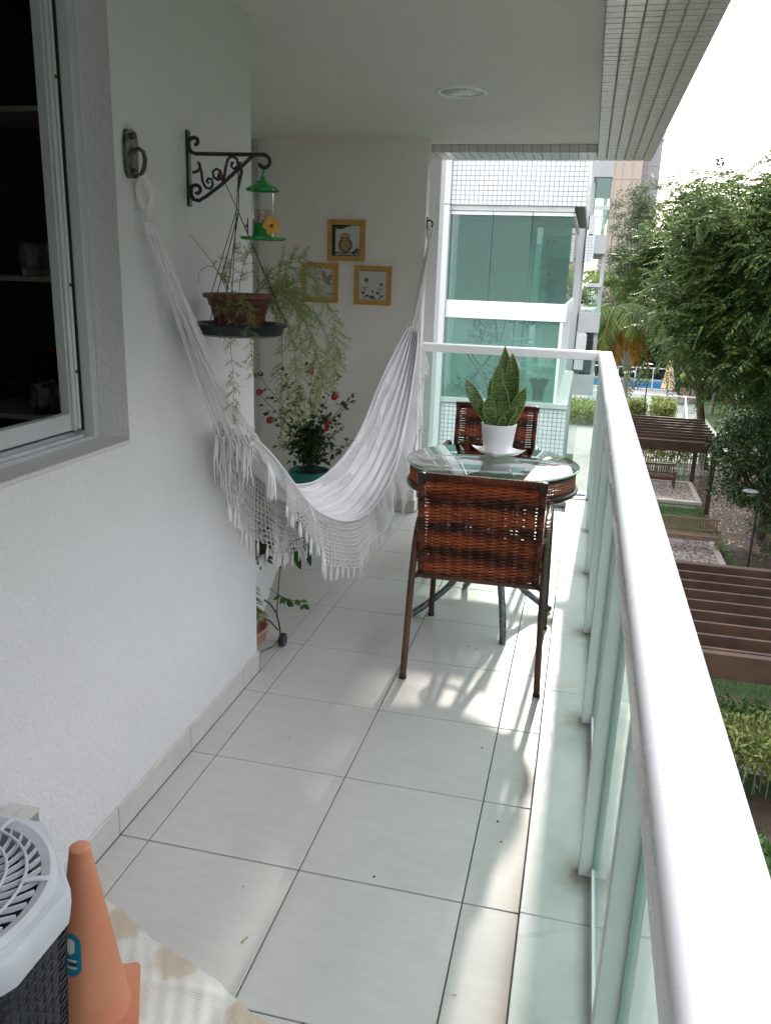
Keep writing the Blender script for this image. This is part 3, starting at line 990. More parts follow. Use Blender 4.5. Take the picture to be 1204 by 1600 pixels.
# ================================================================== OBJECTS ON THE BALCONY
# ---- hammock hooks and hammock
HA = Vector((-0.078, 0.272, 1.790))
HB = Vector((0.050, 3.615, 1.868))
hp = thing('wall_hook', (-0.1, 0.256, 1.84), 'weathered metal hook plate on left wall holding near end of hammock', 'hook', 'hammock hooks')
pl = []
for k in range(24):
    a = 2 * math.pi * k / 24
    cx = 0.030 * math.copysign(abs(math.cos(a)) ** 0.6, math.cos(a)); cz = 0.058 * math.copysign(abs(math.sin(a)) ** 0.5, math.sin(a))
    pl.append((cx * (1 + rng.uniform(-0.06, 0.06)), cz * (1 + rng.uniform(-0.04, 0.04))))
FX = Matrix.Translation((-0.0995, 0.252, 1.845)) @ Matrix(((0, 0, 1, 0), (1, 0, 0, 0), (0, 1, 0, 0), (0, 0, 0, 1)))
MB().prism(pl, 0.010, FX).build('plate', M['galv'], hp)
for dz in (-0.042, 0.042):
    MB(FX).lathe([(0.009, 0.0), (0.009, 0.012), (0.005, 0.016), (0.0001, 0.017)], (0.0, dz, 0.006), 6).build('bolt', M['galv'], hp)
MB().tube([(-0.092, 0.262, 1.852), (-0.080, 0.266, 1.860), (-0.069, 0.270, 1.852), (-0.066, 0.272, 1.835), (-0.070, 0.273, 1.815), (-0.078, 0.272, 1.800), (-0.086, 0.270, 1.795), (-0.091, 0.268, 1.806)], 0.0055, 8).build('hook', M['galv'], hp, smooth=True)
hp2 = thing('wall_hook', (0.03, 3.62, 1.90), 'small dark metal hook on end wall corner holding far end of hammock', 'hook', 'hammock hooks')
MB().box(0.030, 0.036, 3.60, 3.63, 1.86, 1.93, 0.001).build('plate', M['galv'], hp2)
MB().tube([(0.034, 3.615, 1.905), (0.050, 3.615, 1.912), (0.064, 3.615, 1.902), (0.068, 3.615, 1.885), (0.060, 3.615, 1.868), (0.046, 3.615, 1.866)], 0.0055, 8).build('hook', M['black_iron'], hp2, smooth=True)

ham = thing('hammock', (0.0, 1.8, 0.45), 'white cotton hammock with crochet fringe hanging between left wall and end wall', 'hammock')
# centre line of the fabric from the near gather to the far gather
CP = [(0.012, 0.62, 1.055), (0.018, 0.82, 0.885), (0.025, 1.12, 0.680), (0.032, 1.48, 0.535), (0.035, 1.85, 0.470), (0.045, 2.20, 0.520), (0.05, 2.52, 0.640), (0.052, 2.82, 0.850), (0.050, 3.08, 1.05), (0.046, 3.28, 1.235)]
NU, NV = 150, 61
CL = catmull(CP, NU)


def hw(u):      # half width of the hanging bundle
    return 0.022 + 0.112 * math.sin(math.pi * min(max(u, 0), 1)) ** 0.75 * (1.0 if u < 0.45 else 1.0 - 0.30 * (u - 0.45) / 0.55) + (0.055 * max(0, 1 - u / 0.22) if u < 0.22 else 0)


def hh(u):      # how high the edges ride above the belly
    return 0.035 + 0.10 * math.sin(math.pi * u) ** 0.6


def cloth_pt(u, v):
    i = u * (NU - 1); k = min(int(i), NU - 2); t = i - k
    c = CL[k].lerp(CL[k + 1], t)
    T = (CL[k + 1] - CL[k]).normalized()
    S = Vector((1, 0, 0)); Nn = S.cross(T).normalized()
    if Nn.z < 0: Nn = -Nn
    w = v * 2 - 1
    fold = math.sin(w * 19 + 3.1 * math.sin(u * 5)) * 0.013 + math.sin(w * 43 + u * 9) * 0.004
    amp = 0.55 + 0.9 * abs(u - 0.5) * 2
    x = w * hw(u) * (1 - 0.12 * w * w) + math.sin(u * 17 + w * 3) * 0.004
    h = hh(u) * (0.28 - 0.56 * w + 0.34 * w * w) * (1.0 + 0.25 * max(0, min(1, (u - 0.55) / 0.2)) - 0.15 * max(0, min(1, (0.35 - u) / 0.2))) + fold * amp
    return c + S * (x + 0.4 * fold) + Nn * h


cm = MB().grid(lambda u, v: cloth_pt(u, v), NU, NV)
cb = cm.build('fabric', M['cotton'], ham, smooth='all')
# hems
for v in (0.0, 1.0):
    MB().tube([cloth_pt(u / 90, v) for u in range(91)], 0.0055, 6).build('hem', M['cotton'], ham, smooth='all')
# suspension cords
cords = MB()
loopA = HA + Vector((0.006, 0.012, -0.085))
for k in range(32):
    v = k / 31
    e = cloth_pt(0.0, v); s = loopA + Vector((rng.uniform(-1, 1) * 0.015, rng.uniform(-1, 1) * 0.015, -0.02))
    e2 = e + Vector((rng.uniform(-0.01, 0.01), rng.uniform(-0.02, 0.03), rng.uniform(-0.05, 0.0)))
    mid = (s + e2) / 2 + Vector((rng.uniform(-1, 1) * 0.008, 0.0, -0.012 + rng.uniform(-1, 1) * 0.012))
    cords.tube(catmull([s, mid, e2], 9), 0.0023, 4)
    if k % 2 == 0:
        m2 = s.lerp(e2, 0.62) + Vector((rng.uniform(-1, 1) * 0.01, rng.uniform(-1, 1) * 0.01, rng.uniform(-1, 1) * 0.01))
        cords.tube(catmull([m2, m2.lerp(cloth_pt(0, min(1, v + 0.15)), 0.5), cloth_pt(0.02, min(1, v + 0.15))], 5), 0.0019, 4)
loopB = HB + Vector((0.0, -0.015, -0.09))
for k in range(36):
    v = k / 35
    e = cloth_pt(1.0, v)
    s = loopB + Vector((rng.uniform(-1, 1) * 0.008, rng.uniform(-1, 1) * 0.008, -0.02))
    mid = (s + e) / 2 + Vector((rng.uniform(-1, 1) * 0.010, 0.0, rng.uniform(-1, 1) * 0.012 - 0.006))
    cords.tube(catmull([s, mid, e], 9), 0.0024, 4)
cords.build('cords', M['cotton_cord'], ham, kind='stuff')
# wound grip near each hook
for P0, P1, sgn in ((HA, loopA, 1), (HB, loopB, -1)):
    lp = MB()
    p = [P0 + Vector((0, 0, 0.004)), P0 + Vector((0.014, 0.006 * sgn, -0.02)), P0 + Vector((0.016, 0.010 * sgn, -0.05)), P1, P1 + Vector((-0.004, 0.004 * sgn, -0.05))]
    lp.tube(catmull(p, 22), [0.009 + 0.0012 * (i % 2) for i in range(22)], 8)
    p = [P0 + Vector((0, 0, 0.004)), P0 + Vector((-0.012, 0.0, -0.02)), P0 + Vector((-0.008, 0.004 * sgn, -0.055)), P1]
    lp.tube(catmull(p, 18), [0.008 + 0.001 * (i % 2) for i in range(18)], 8)
    lp.build('rope_loop', M['cotton_cord'], ham, smooth=True)
# knots at the gathers
kn = MB()
for u0, n_ in ((0.0, 16), (1.0, 14)):
    for k in range(n_):
        c = cloth_pt(u0, rng.random()) + Vector((rng.uniform(-1, 1) * 0.008, rng.uniform(-1, 1) * 0.02, rng.uniform(-1, 1) * 0.018))
        kn.lathe([(0.0001, -0.008), (0.006, -0.004), (0.007, 0.002), (0.004, 0.007), (0.0001, 0.009)], c, 7, cap=False)
for k in range(60):   # loose ends hanging from both gathers
    u0 = 0.0 if k < 34 else 1.0
    c = cloth_pt(u0, rng.random())
    L = rng.uniform(0.03, 0.10) if k >= 34 else rng.uniform(0.05, 0.16)
    kn.tube([c, c + Vector((rng.uniform(-1, 1) * 0.006, rng.uniform(-0.015, 0.01), -L * 0.5)), c + Vector((rng.uniform(-1, 1) * 0.010, rng.uniform(-0.02, 0.012), -L))], [0.003, 0.0026, 0.0012], 4)
kn.build('knots', M['cotton_cord'], ham, kind='stuff')


def netting(edge_v, side, u0, u1, length, out, nU, nL, name, seed, skew=0.0):
    """crochet net hanging from an edge with tassels; lattice of real cords"""
    rg = random.Random(seed)
    mb = MB(); tz = MB()

    def pt(u, t):
        b = cloth_pt(min(max(u, 0.0), 1.0), edge_v)
        L = length(u)
        wav = math.sin(u * 38 + seed) * 0.018 + math.sin(u * 90 + seed * 2) * 0.006
        return b + Vector((side * (out * math.sin(t * 1.6) + wav * t), skew * t * L + 0.012 * math.sin(u * 60 + 3 * seed) * t, -L * t))
    for j in range(1, nL + 1):
        t = j / nL
        pts = [pt(u0 + (u1 - u0) * k / (nU * 2), t + (0.010 if k % 2 else -0.010)) for k in range(nU * 2 + 1)]
        mb.tube(pts, 0.0018, 3, cap=False)
    for k in range(nU + 1):
        u = u0 + (u1 - u0) * k / nU
        du = (u1 - u0) / nU
        pts = [pt(u + (0.5 * du if j % 2 else 0) + rg.uniform(-1, 1) * du * 0.08, j / nL) for j in range(nL + 1)]
        mb.tube(pts, 0.0019, 3, cap=False)
        if k % 2 == 0:
            e = pts[-1]
            TL = rg.uniform(0.045, 0.070)
            sw_ = rg.uniform(-0.012, 0.012); sx = rg.uniform(-0.006, 0.006)
            for q in range(6):
                a = rg.uniform(0, 6.28); rr = rg.uniform(0.002, 0.006)
                d = Vector((math.cos(a) * rr, math.sin(a) * rr, 0))
                tz.tube([e, e + d * 0.8 + Vector((sx * 0.4, sw_ * 0.4, -TL * 0.35)), e + d * 1.1 + Vector((sx, sw_, -TL * (0.9 + 0.2 * rg.random())))], [0.0024, 0.0034, 0.0012], 3, cap=False)
    mb.build(name, M['cotton_cord'], ham, kind='stuff')
    tz.build('tassels', M['cotton_cord'], ham, kind='stuff')


netting(1.0, 1, 0.10, 0.60, lambda u: 0.135 + 0.085 * math.sin(math.pi * min(1, (u - 0.10) / 0.5 * 1.35)), 0.030, 62, 12, 'crochet_net', 1, 0.12)
netting(1.0, 1, 0.60, 0.97, lambda u: 0.165 - 0.03 * (u - 0.6) / 0.37, 0.055, 58, 13, 'crochet_net', 2, -0.05)
netting(0.0, -1, 0.03, 0.44, lambda u: 0.26 + 0.06 * math.sin(math.pi * (u - 0.03) / 0.41), 0.010, 50, 15, 'crochet_net', 3, 0.05)
netting(0.0, -1, 0.44, 0.80, lambda u: 0.17 - 0.05 * (u - 0.44) / 0.4, -0.06, 56, 11, 'crochet_net', 4, 0.0)
# thick hanging tassel clumps seen on the near half and at the lowest point
tc = MB()
for (u, v, L, n_) in ((0.06, 0.95, 0.13, 26), (0.13, 0.98, 0.16, 30), (0.20, 1.0, 0.15, 26), (0.02, 0.1, 0.18, 26), (0.08, 0.02, 0.20, 22), (0.50, 1.0, 0.17, 30), (0.53, 1.0, 0.20, 26), (0.46, 0.8, 0.05, 16)):
    c = cloth_pt(u, v)
    for q in range(n_):
        a = rng.uniform(0, 6.28); rr = rng.uniform(0.003, 0.015)
        d = Vector((math.cos(a) * rr, math.sin(a) * rr, 0))
        tc.tube([c, c + d + Vector((0.008, 0, -L * 0.4)), c + d * 1.2 + Vector((0.012, 0, -L * rng.uniform(0.8, 1.1)))], [0.002, 0.003, 0.001], 3, cap=False)
tc.build('tassel_clumps', M['cotton_cord'], ham, kind='stuff')

# ---- wall bracket
BY = 0.577


def bz(u, v, dy=0.0):   # profile of the ironwork in its own plane, perpendicular to the wall
    px = 180 + u / 4; py = 180 + v / 4
    return Vector((-0.096 + (px - 293.5) * 0.00197, BY + dy, 1.949 - (py - 205) * 0.00173))


brk = thing('wall_bracket', (-0.1, BY, 1.85), 'black wrought iron scroll bracket on left wall above the hammock', 'bracket')
MB().box(-0.0998, -0.0918, BY - 0.010, BY + 0.010, 1.745, 1.952, 0.002).build('back_plate', M['black_iron'], brk)


def scroll(c, r0, r1, a0, a1, n=22):
    out = []
    for k in range(n):
        t = k / (n - 1); a = R(a0 + (a1 - a0) * t); r = r0 + (r1 - r0) * t
        out.append((c[0] + r * math.cos(a), c[1] + r * math.sin(a)))
    return out


def iron(path, r=0.0034, name='scroll_bar'):
    MB().tube([bz(u, v) for u, v in path], r, 8).build(name, M['black_iron'], brk, smooth=True)


iron([(505, 190)] + scroll((497, 168), 14, 38, 60, -180, 20) + [(462, 205), (475, 228), (500, 238), (700, 241), (900, 243), (925, 243)] + scroll((922, 292), 50, 20, -90, 175, 22), 0.0056, 'top_bar')
iron([(478, 355), (500, 350)] + scroll((490, 318), 34, 40, 60, -100, 14)[:10] + [(520, 300), (535, 350), (540, 410), (560, 450), (590, 456), (606, 430), (598, 396), (578, 392), (566, 408), (580, 420)], 0.0042)
iron([(500, 490)] + scroll((500, 466), 18, 36, 100, -160, 18) + [(466, 495), (480, 525), (515, 532), (560, 505), (660, 430), (750, 348), (800, 305), (860, 248)], 0.0056, 'diagonal_bar')
iron([(648, 360), (640, 382), (655, 398), (640, 400), (612, 385), (606, 350), (630, 330), (655, 345), (662, 380)], 0.0040)
iron([(668, 412), (678, 380), (690, 320), (704, 270), (730, 252), (760, 270), (766, 310), (742, 332), (724, 316), (728, 295), (740, 292)], 0.0042)

# ---- hanging pot
PC = Vector((0.055, 0.577, 1.42))
pot = thing('hanging_pot', PC, 'brown ribbed plastic pot hanging by cords from the iron bracket', 'plant pot')
prof = [(0.066, -0.020), (0.070, -0.018), (0.073, 0.0), (0.0765, 0.004), (0.078, 0.022), (0.082, 0.026), (0.085, 0.045), (0.090, 0.049), (0.094, 0.066), (0.106, 0.070), (0.108, 0.080), (0.104, 0.083), (0.097, 0.081), (0.094, 0.070)]
MB().lathe(prof, PC, 48).build('bowl', M['brown_plastic'], pot, smooth=True)
for a in (0, 120, 240):
    c = PC + Vector((0.108 * math.cos(R(a + 5)), 0.108 * math.sin(R(a + 5)), 0.076))
    MB().lathe([(0.009, -0.006), (0.009, 0.006), (0.004, 0.007)], c, 10).build('rim_lug', M['brown_plastic'], pot, smooth=True)
MB().lathe([(0.0001, 0.070), (0.05, 0.072), (0.0955, 0.069)], PC, 30, cap=False, wob=lambda j, a: 0.03 * math.sin(a * 5) * (j == 1)).build('soil', M['soil'], pot, smooth=True)
pb = MB()
for k in range(26):
    a = rng.uniform(0, 6.28); rr = rng.uniform(0.02, 0.088); s_ = rng.uniform(0.004, 0.008)
    pb.lathe([(0.0001, -s_ * 0.6), (s_, 0), (s_ * 0.8, s_ * 0.5), (0.0001, s_ * 0.75)], PC + Vector((rr * math.cos(a), rr * math.sin(a), 0.073)), 7, cap=False)
pb.build('pebbles', M['pebble'], pot, smooth='all', kind='stuff')
ty = thing('hanging_saucer', PC + Vector((0, 0, -0.04)), 'black plastic drip tray hanging under the brown pot', 'tray')
prof = [(0.0001, -0.040), (0.115, -0.040), (0.128, -0.034), (0.134, -0.014), (0.142, -0.012), (0.1435, -0.005), (0.137, -0.003), (0.130, -0.012), (0.122, -0.027), (0.0001, -0.029)]
MB().lathe(prof, PC + Vector((0.002, 0, 0)), 56, cap=False).build('tray', M['black_plastic'], ty, smooth=True)
top = bz(770, 330)
hang = MB()
for a, rr, z in ((0, 0.108, 0.078), (120, 0.108, 0.078), (240, 0.108, 0.078)):
    e = PC + Vector((rr * math.cos(R(a + 5)), rr * math.sin(R(a + 5)), z))
    hang.tube([bz(675, 400), bz(755, 580), e] if a == 0 else [top, bz(752, 590), e], 0.0013, 5)
for a in (15, 135, 255):
    e = PC + Vector((0.140 * math.cos(R(a)), 0.140 * math.sin(R(a)), -0.006))
    hang.tube([top, bz(765, 600), e], 0.0015, 5)
hang.build('cords', M['cord'], pot, smooth=True)
MB().tube([bz(775, 290), bz(788, 350), bz(770, 430), bz(762, 470)], [0.006, 0.0052, 0.004, 0.003], 8).build('hanger_strap', M['black_plastic'], pot, smooth=True)
MB().tube([bz(652, 350), bz(664, 385), bz(672, 412)], [0.0045, 0.006, 0.004], 8).build('cord_knot', M['brown_plastic'], pot, smooth=True)

# ---- asparagus fern
fern = thing('asparagus_fern', PC + Vector((0, 0, 0.07)), 'feathery pale green asparagus fern trailing out of the hanging brown pot', 'plant')
fs_ = MB(); NV_, NF_ = [], []
nb = 0


def needle(p, d, L, w):
    global nb
    s = d.cross(Vector((rng.uniform(-1, 1), rng.uniform(-1, 1), rng.uniform(-1, 1)))).normalized() * w
    NV_.extend([p - s * 0.4, p + s * 0.4, p + d * L * 0.6 + s, p + d * L]); NF_.append((nb, nb + 1, nb + 2, nb + 3)); nb += 4


def fern_stem(pts, dens=1.0, bl=(0.02, 0.055), r=0.0012):
    c = catmull(pts, max(8, int(sum((Vector(a) - Vector(b)).length for a, b in zip(pts, pts[1:])) / 0.011)))
    fs_.tube(c, [r * (1 - 0.6 * i / len(c)) for i in range(len(c))], 4, cap=False)
    for i in range(3, len(c)):
        if rng.random() > 0.8 * dens: continue
        t = (c[i] - c[i - 1]).normalized()
        u, w = basis(t)
        for q in range(2):
            a = rng.uniform(0, 6.28)
            d = (u * math.cos(a) + w * math.sin(a) + t * 0.7).normalized()
            L = rng.uniform(*bl) * (1 if i < len(c) - 4 else 0.6)
            e = c[i] + d * L + Vector((0, 0, -0.006))
            fs_.tube([c[i], e], 0.0005, 3, cap=False)
            for k in range(int(L / 0.0045)):
                b = c[i].lerp(e, (k + 1) / (L / 0.0045))
                for z_ in range(3):
                    dd = (d * 0.5 + Vector((rng.uniform(-1, 1), rng.uniform(-1, 1), rng.uniform(-1, 1)))).normalized()
                    needle(b, dd, rng.uniform(0.009, 0.017), 0.0011)


s0 = PC + Vector((0, 0, 0.072))


def S(dx, dy, dz): return s0 + Vector((dx, dy, dz))


fern_stem([S(-.02, 0, 0), S(-.03, .01, .08), S(-.015, 0, .15)], 1.0, (0.02, 0.04))
fern_stem([S(-.01, .02, 0), S(-.005, .03, .07), S(.02, .03, .13), S(.035, .03, .15)], 1.0, (0.02, 0.045))
fern_stem([S(-.03, -.01, 0), S(-.045, 0, .06), S(-.05, 0, .11)], 1.0, (0.015, 0.035))
fern_stem([S(-.03, 0, 0), S(-.07, -.02, .09), S(-.135, -.04, .175)], 0.06, (0.01, 0.02))
fern_stem([S(-.03, 0, .02), S(-.08, 0, .085), S(-.125, 0, .07), S(-.13, 0, .035)], 0.25, (0.01, 0.02))
fern_stem([S(.04, 0, 0), S(.09, .01, .05), S(.15, .03, .09), S(.20, .04, .075), S(.235, .05, .04)], 1.0, (0.03, 0.055))
fern_stem([S(.03, .03, 0), S(.08, .06, .08), S(.15, .09, .12), S(.21, .10, .10)], 0.9, (0.03, 0.055))
fern_stem([S(.05, .02, 0), S(.12, .04, .01), S(.19, .07, -.08), S(.225, .08, -.19), S(.235, .09, -.27)], 1.0, (0.03, 0.06))
fern_stem([S(.05, .05, 0), S(.12, .10, .02), S(.17, .14, -.10), S(.20, .15, -.24), S(.19, .15, -.35)], 1.0, (0.03, 0.06))
fern_stem([S(.06, .03, 0), S(.11, .05, -.03), S(.15, .06, -.14), S(.16, .06, -.28), S(.155, .06, -.38)], 1.0, (0.03, 0.055))
fern_stem([S(.06, .06, 0), S(.13, .10, .01), S(.20, .12, -.05), S(.25, .13, -.15), S(.26, .13, -.22)], 0.9, (0.03, 0.06))
fern_stem([S(.03, -.05, 0), S(.01, -.10, .0), S(.02, -.12, -.10), S(.025, -.11, -.24), S(.02, -.11, -.345)], 0.9, (0.018, 0.034))
fern_stem([S(.05, -.06, 0), S(.07, -.12, -.02), S(.085, -.12, -.12), S(.09, -.12, -.22)], 0.9, (0.018, 0.038))
fern_stem([S(.07, -.02, 0), S(.125, 0, -.03), S(.135, .0, -.15), S(.13, 0, -.30), S(.13, 0, -.43)], 0.9, (0.018, 0.04))
fern_stem([S(-.01, -.06, .0), S(-.005, -.13, -.04), S(0, -.14, -.12)], 0.6, (0.012, 0.03))
fern_stem([S(.06, .05, 0), S(.08, .14, .05), S(.10, .22, -.02), S(.11, .25, -.18), S(.10, .26, -.33)], 1.0, (0.03, 0.06))
fern_stem([S(.07, .05, 0), S(.15, .12, .05), S(.20, .20, .0), S(.24, .22, -.12), S(.23, .22, -.28)], 0.9, (0.03, 0.06))
fs_.build('stems', M['stem_green'], fern, kind='stuff')
fast_mesh('needles', np.array([tuple(p) for p in NV_]), np.array(NF_), M['leaf_fern'], parent=fern, kind='stuff')

# ---- hummingbird feeder
FC = Vector((0.133, 0.577, 0.0))
fd = thing('hummingbird_feeder', (0.133, 0.577, 1.66), 'green plastic hummingbird feeder with clear bottle and toy flowers', 'bird feeder')
MB().tube([(0.122, BY, 1.853), (0.130, BY, 1.862), (0.138, BY, 1.855), (0.136, BY, 1.845), (0.133, BY, 1.834), (0.133, BY, 1.815)], 0.0028, 8).build('hanger', M['green_plastic'], fd, smooth=True)
wob = lambda j, a: (0.07 * math.cos(10 * a) if j in (0, 1) else 0)
MB().lathe([(0.047, 1.790), (0.046, 1.795), (0.030, 1.806), (0.018, 1.810), (0.017, 1.817), (0.008, 1.819), (0.006, 1.829), (0.0001, 1.830)], FC, 60, cap=False, wob=wob).build('cap', M['green_plastic'], fd, smooth=True)
MB().lathe([(0.029, 1.708), (0.0305, 1.712), (0.0305, 1.795), (0.028, 1.802)], FC, 40, cap=False).build('bottle', M['clear_glass'], fd, smooth=True)
MB().lathe([(0.0001, 1.7085), (0.0285, 1.7085), (0.0285, 1.7385), (0.0001, 1.7386)], FC, 40, cap=False).build('nectar', mk_glass('nectar', (0.86, 0.80, 0.76), 1.0), fd, smooth=True)
for k in range(10):
    a = R(36 * k)
    MB().lathe([(0.0025, 0), (0.002, 0.008), (0.0001, 0.011)], FC + Vector((0.027 * math.cos(a), 0.027 * math.sin(a), 1.703)), 8).build('feeding_tip', M['red_plastic'], fd, smooth=True)
wob2 = lambda j, a: (0.10 * math.cos(8 * a) if j <= 2 else 0)
MB().lathe([(0.060, 1.657), (0.066, 1.664), (0.062, 1.664), (0.042, 1.658), (0.030, 1.666), (0.026, 1.690), (0.028, 1.704), (0.0001, 1.705)], FC, 64, cap=False, wob=wob2).build('base', M['green_plastic'], fd, smooth=True)


def flower(c, nrm, r, mat, name, parent, petals=5):
    n = Vector(nrm).normalized(); u, w = basis(n)
    mb = MB()
    poly = []
    for k in range(60):
        a = 2 * math.pi * k / 60
        q = r * (0.62 + 0.38 * abs(math.cos(a * petals / 2)) ** 0.7)
        poly.append((q * math.cos(a), q * math.sin(a)))
    fr_ = Matrix((( u.x, w.x, n.x, c[0]), (u.y, w.y, n.y, c[1]), (u.z, w.z, n.z, c[2]), (0, 0, 0, 1)))
    mb.prism(poly, 0.003, fr_)
    o = mb.build(name, mat, parent)
    MB(fr_).lathe([(r * 0.2, 0.003), (r * 0.14, 0.007), (0.0001, 0.008)], (0, 0, 0), 12).build('flower_centre', M['ink_brown'] if mat != M['purple_plastic'] else mat, o, smooth=True)


flower((0.168, 0.553, 1.695), (0.35, -1, 0.05), 0.026, M['yellow_plastic'], 'yellow_flower', fd)
flower((0.093, 0.562, 1.694), (-0.95, -0.42, 0), 0.024, M['purple_plastic'], 'purple_flower', fd)

# ---- three pictures on the end wall
PY = 3.5695


def picture(x0, x1, z0, z1, label):
    t = thing('framed_picture', ((x0 + x1) / 2, PY, z0), label, 'picture', 'ochre framed pictures on the end wall')
    b = 0.030; d = 0.020
    for (poly) in ([(x0, z0), (x1, z0), (x1 - b, z0 + b), (x0 + b, z0 + b)], [(x0 + b, z1 - b), (x1 - b, z1 - b), (x1, z1), (x0, z1)],
                   [(x0, z0), (x0 + b, z0 + b), (x0 + b, z1 - b), (x0, z1)], [(x1 - b, z0 + b), (x1, z0), (x1, z1), (x1 - b, z1 - b)]):
        fr_ = Matrix(((1, 0, 0, 0), (0, 0, -1, PY), (0, 1, 0, 0), (0, 0, 0, 1)))
        MB().prism(poly, d, fr_).build('frame_bar', M['ochre'], t)
    MB().box(x0 + b * 0.9, x1 - b * 0.9, PY - 0.008, PY - 0.001, z0 + b * 0.9, z1 - b * 0.9).build('print', M['paper'], t)
    return t


class Art:
    def __init__(s, t, x0, z0, w, h):
        s.t = t; s.x0 = x0; s.z0 = z0; s.w = w; s.h = h; s.k = {}; s.lev = 0

    def poly(s, pts, mat):
        s.lev += 1
        y = PY - 0.0085 - 0.00006 * s.lev
        mb = s.k.setdefault(mat, MB())
        mb.add([(s.x0 + a * s.w, y, s.z0 + b * s.h) for a, b in pts], [tuple(range(len(pts)))])

    def disc(s, a, b, r, mat, ry=None, rot=0, n=18):
        ry = ry or r
        s.poly([(a + r * math.cos(q) * math.cos(rot) - ry * math.sin(q) * math.sin(rot), b + r * math.cos(q) * math.sin(rot) + ry * math.sin(q) * math.cos(rot)) for q in [2 * math.pi * k / n for k in range(n)]], mat)

    def line(s, pts, w, mat):
        for (a, b), (c, d) in zip(pts, pts[1:]):
            L = math.hypot(c - a, d - b) or 1; nx, ny = -(d - b) / L * w / 2, (c - a) / L * w / 2
            s.poly([(a + nx, b + ny), (c + nx, d + ny), (c - nx, d - ny), (a - nx, b - ny)], mat)

    def done(s):
        for mt, mb in s.k.items(): mb.build('drawing', M[mt], s.t, kind='stuff')


# owl
x0, x1, z0, z1 = -0.605, -0.357, 1.649, 1.900
t = picture(x0, x1, z0, z1, 'square ochre framed picture of an owl on a branch, topmost of three')
A = Art(t, x0 + 0.03, z0 + 0.03, x1 - x0 - 0.06, z1 - z0 - 0.06)
A.line([(0.05, 0.0), (0.05, 1.0)], 0.10, 'ink')
for k in range(11): A.disc(0.115, 0.06 + k * 0.088, 0.022, 'ink')
A.poly([(0.1, 1), (0.72, 1), (0.62, 0.95), (0.5, 0.93), (0.4, 0.88), (0.25, 0.86), (0.12, 0.88)], 'ink')
A.line([(0.1, 0.02), (1.0, 0.02)], 0.03, 'ink'); A.line([(0.985, 0.0), (0.985, 1)], 0.02, 'ink'); A.line([(0.1, 0.985), (1, 0.985)], 0.02, 'ink')
A.disc(0.47, 0.36, 0.255, 'ink_brown', 0.25); A.disc(0.47, 0.33, 0.17, 'ink_tan', 0.17)
for a in range(-3, 4):
    for b in range(5): A.disc(0.47 + a * 0.05, 0.2 + b * 0.06, 0.016, 'ink_brown')
A.disc(0.46, 0.62, 0.19, 'ink_tan', 0.13)
for dx in (-0.08, 0.08): A.disc(0.46 + dx, 0.58, 0.045, 'ink'); A.disc(0.46 + dx, 0.59, 0.014, 'paper')
A.poly([(0.43, 0.53), (0.49, 0.53), (0.46, 0.47)], 'ink')
A.line([(0.1, 0.12), (0.35, 0.09), (0.6, 0.10), (0.85, 0.13)], 0.035, 'ink')
for q in ((0.8, 0.17, 0.5), (0.9, 0.12, -0.3), (0.86, 0.22, 1.0), (0.93, 0.2, 0.3), (0.78, 0.08, -0.4)): A.disc(q[0], q[1], 0.07, 'ink', 0.025, q[2])
A.done()
# butterfly and lavender
x0, x1, z0, z1 = -0.778, -0.532, 1.382, 1.631
t = picture(x0, x1, z0, z1, 'square ochre framed picture of a butterfly and lavender, lower left of three')
A = Art(t, x0 + 0.03, z0 + 0.03, x1 - x0 - 0.06, z1 - z0 - 0.06)
for k in range(9):
    if k % 2 == 0:
        q = 0.03 + k * 0.11
        A.line([(q, 0.975), (q + 0.09, 0.975)], 0.022, 'ink'); A.line([(q, 0.025), (q + 0.09, 0.025)], 0.022, 'ink'); A.line([(0.025, q), (0.025, q + 0.09)], 0.02, 'ink')
A.poly([(0.68, 0.50), (0.60, 0.62), (0.56, 0.80), (0.60, 0.93), (0.68, 0.84), (0.74, 0.70), (0.86, 0.78), (0.96, 0.78), (0.92, 0.64), (0.84, 0.54), (0.90, 0.44), (0.80, 0.42)], 'ink_grey')
A.poly([(0.69, 0.53), (0.63, 0.63), (0.61, 0.78), (0.65, 0.80), (0.72, 0.66), (0.84, 0.72), (0.88, 0.70), (0.82, 0.58), (0.80, 0.48)], 'ink_tan')
for q in ((0.72, 0.6), (0.78, 0.55), (0.66, 0.68), (0.80, 0.65)): A.disc(q[0], q[1], 0.018, 'ink_brown')
A.line([(0.40, 0.10), (0.42, 0.35), (0.40, 0.60)], 0.012, 'ink_green')
for k in range(9): A.disc(0.40 + 0.035 * (-1) ** k, 0.30 + k * 0.04, 0.035, 'ink_grey', 0.018, 0.5 * (-1) ** k)
for k in range(6): A.disc(0.30 + 0.04 * (-1) ** k, 0.14 + k * 0.04, 0.04, 'ink_green', 0.014, 0.6 * (-1) ** k)
for k in range(5): A.disc(0.10 + 0.02 * (-1) ** k, 0.68 + k * 0.055, 0.028, 'ink_brown', 0.018); A.disc(0.78 + k * 0.04, 0.13 + 0.02 * (-1) ** k, 0.03, 'ink', 0.014, 0.5 * (-1) ** k)
A.disc(0.22, 0.92, 0.05, 'ink_green', 0.016, -0.3)
A.done()
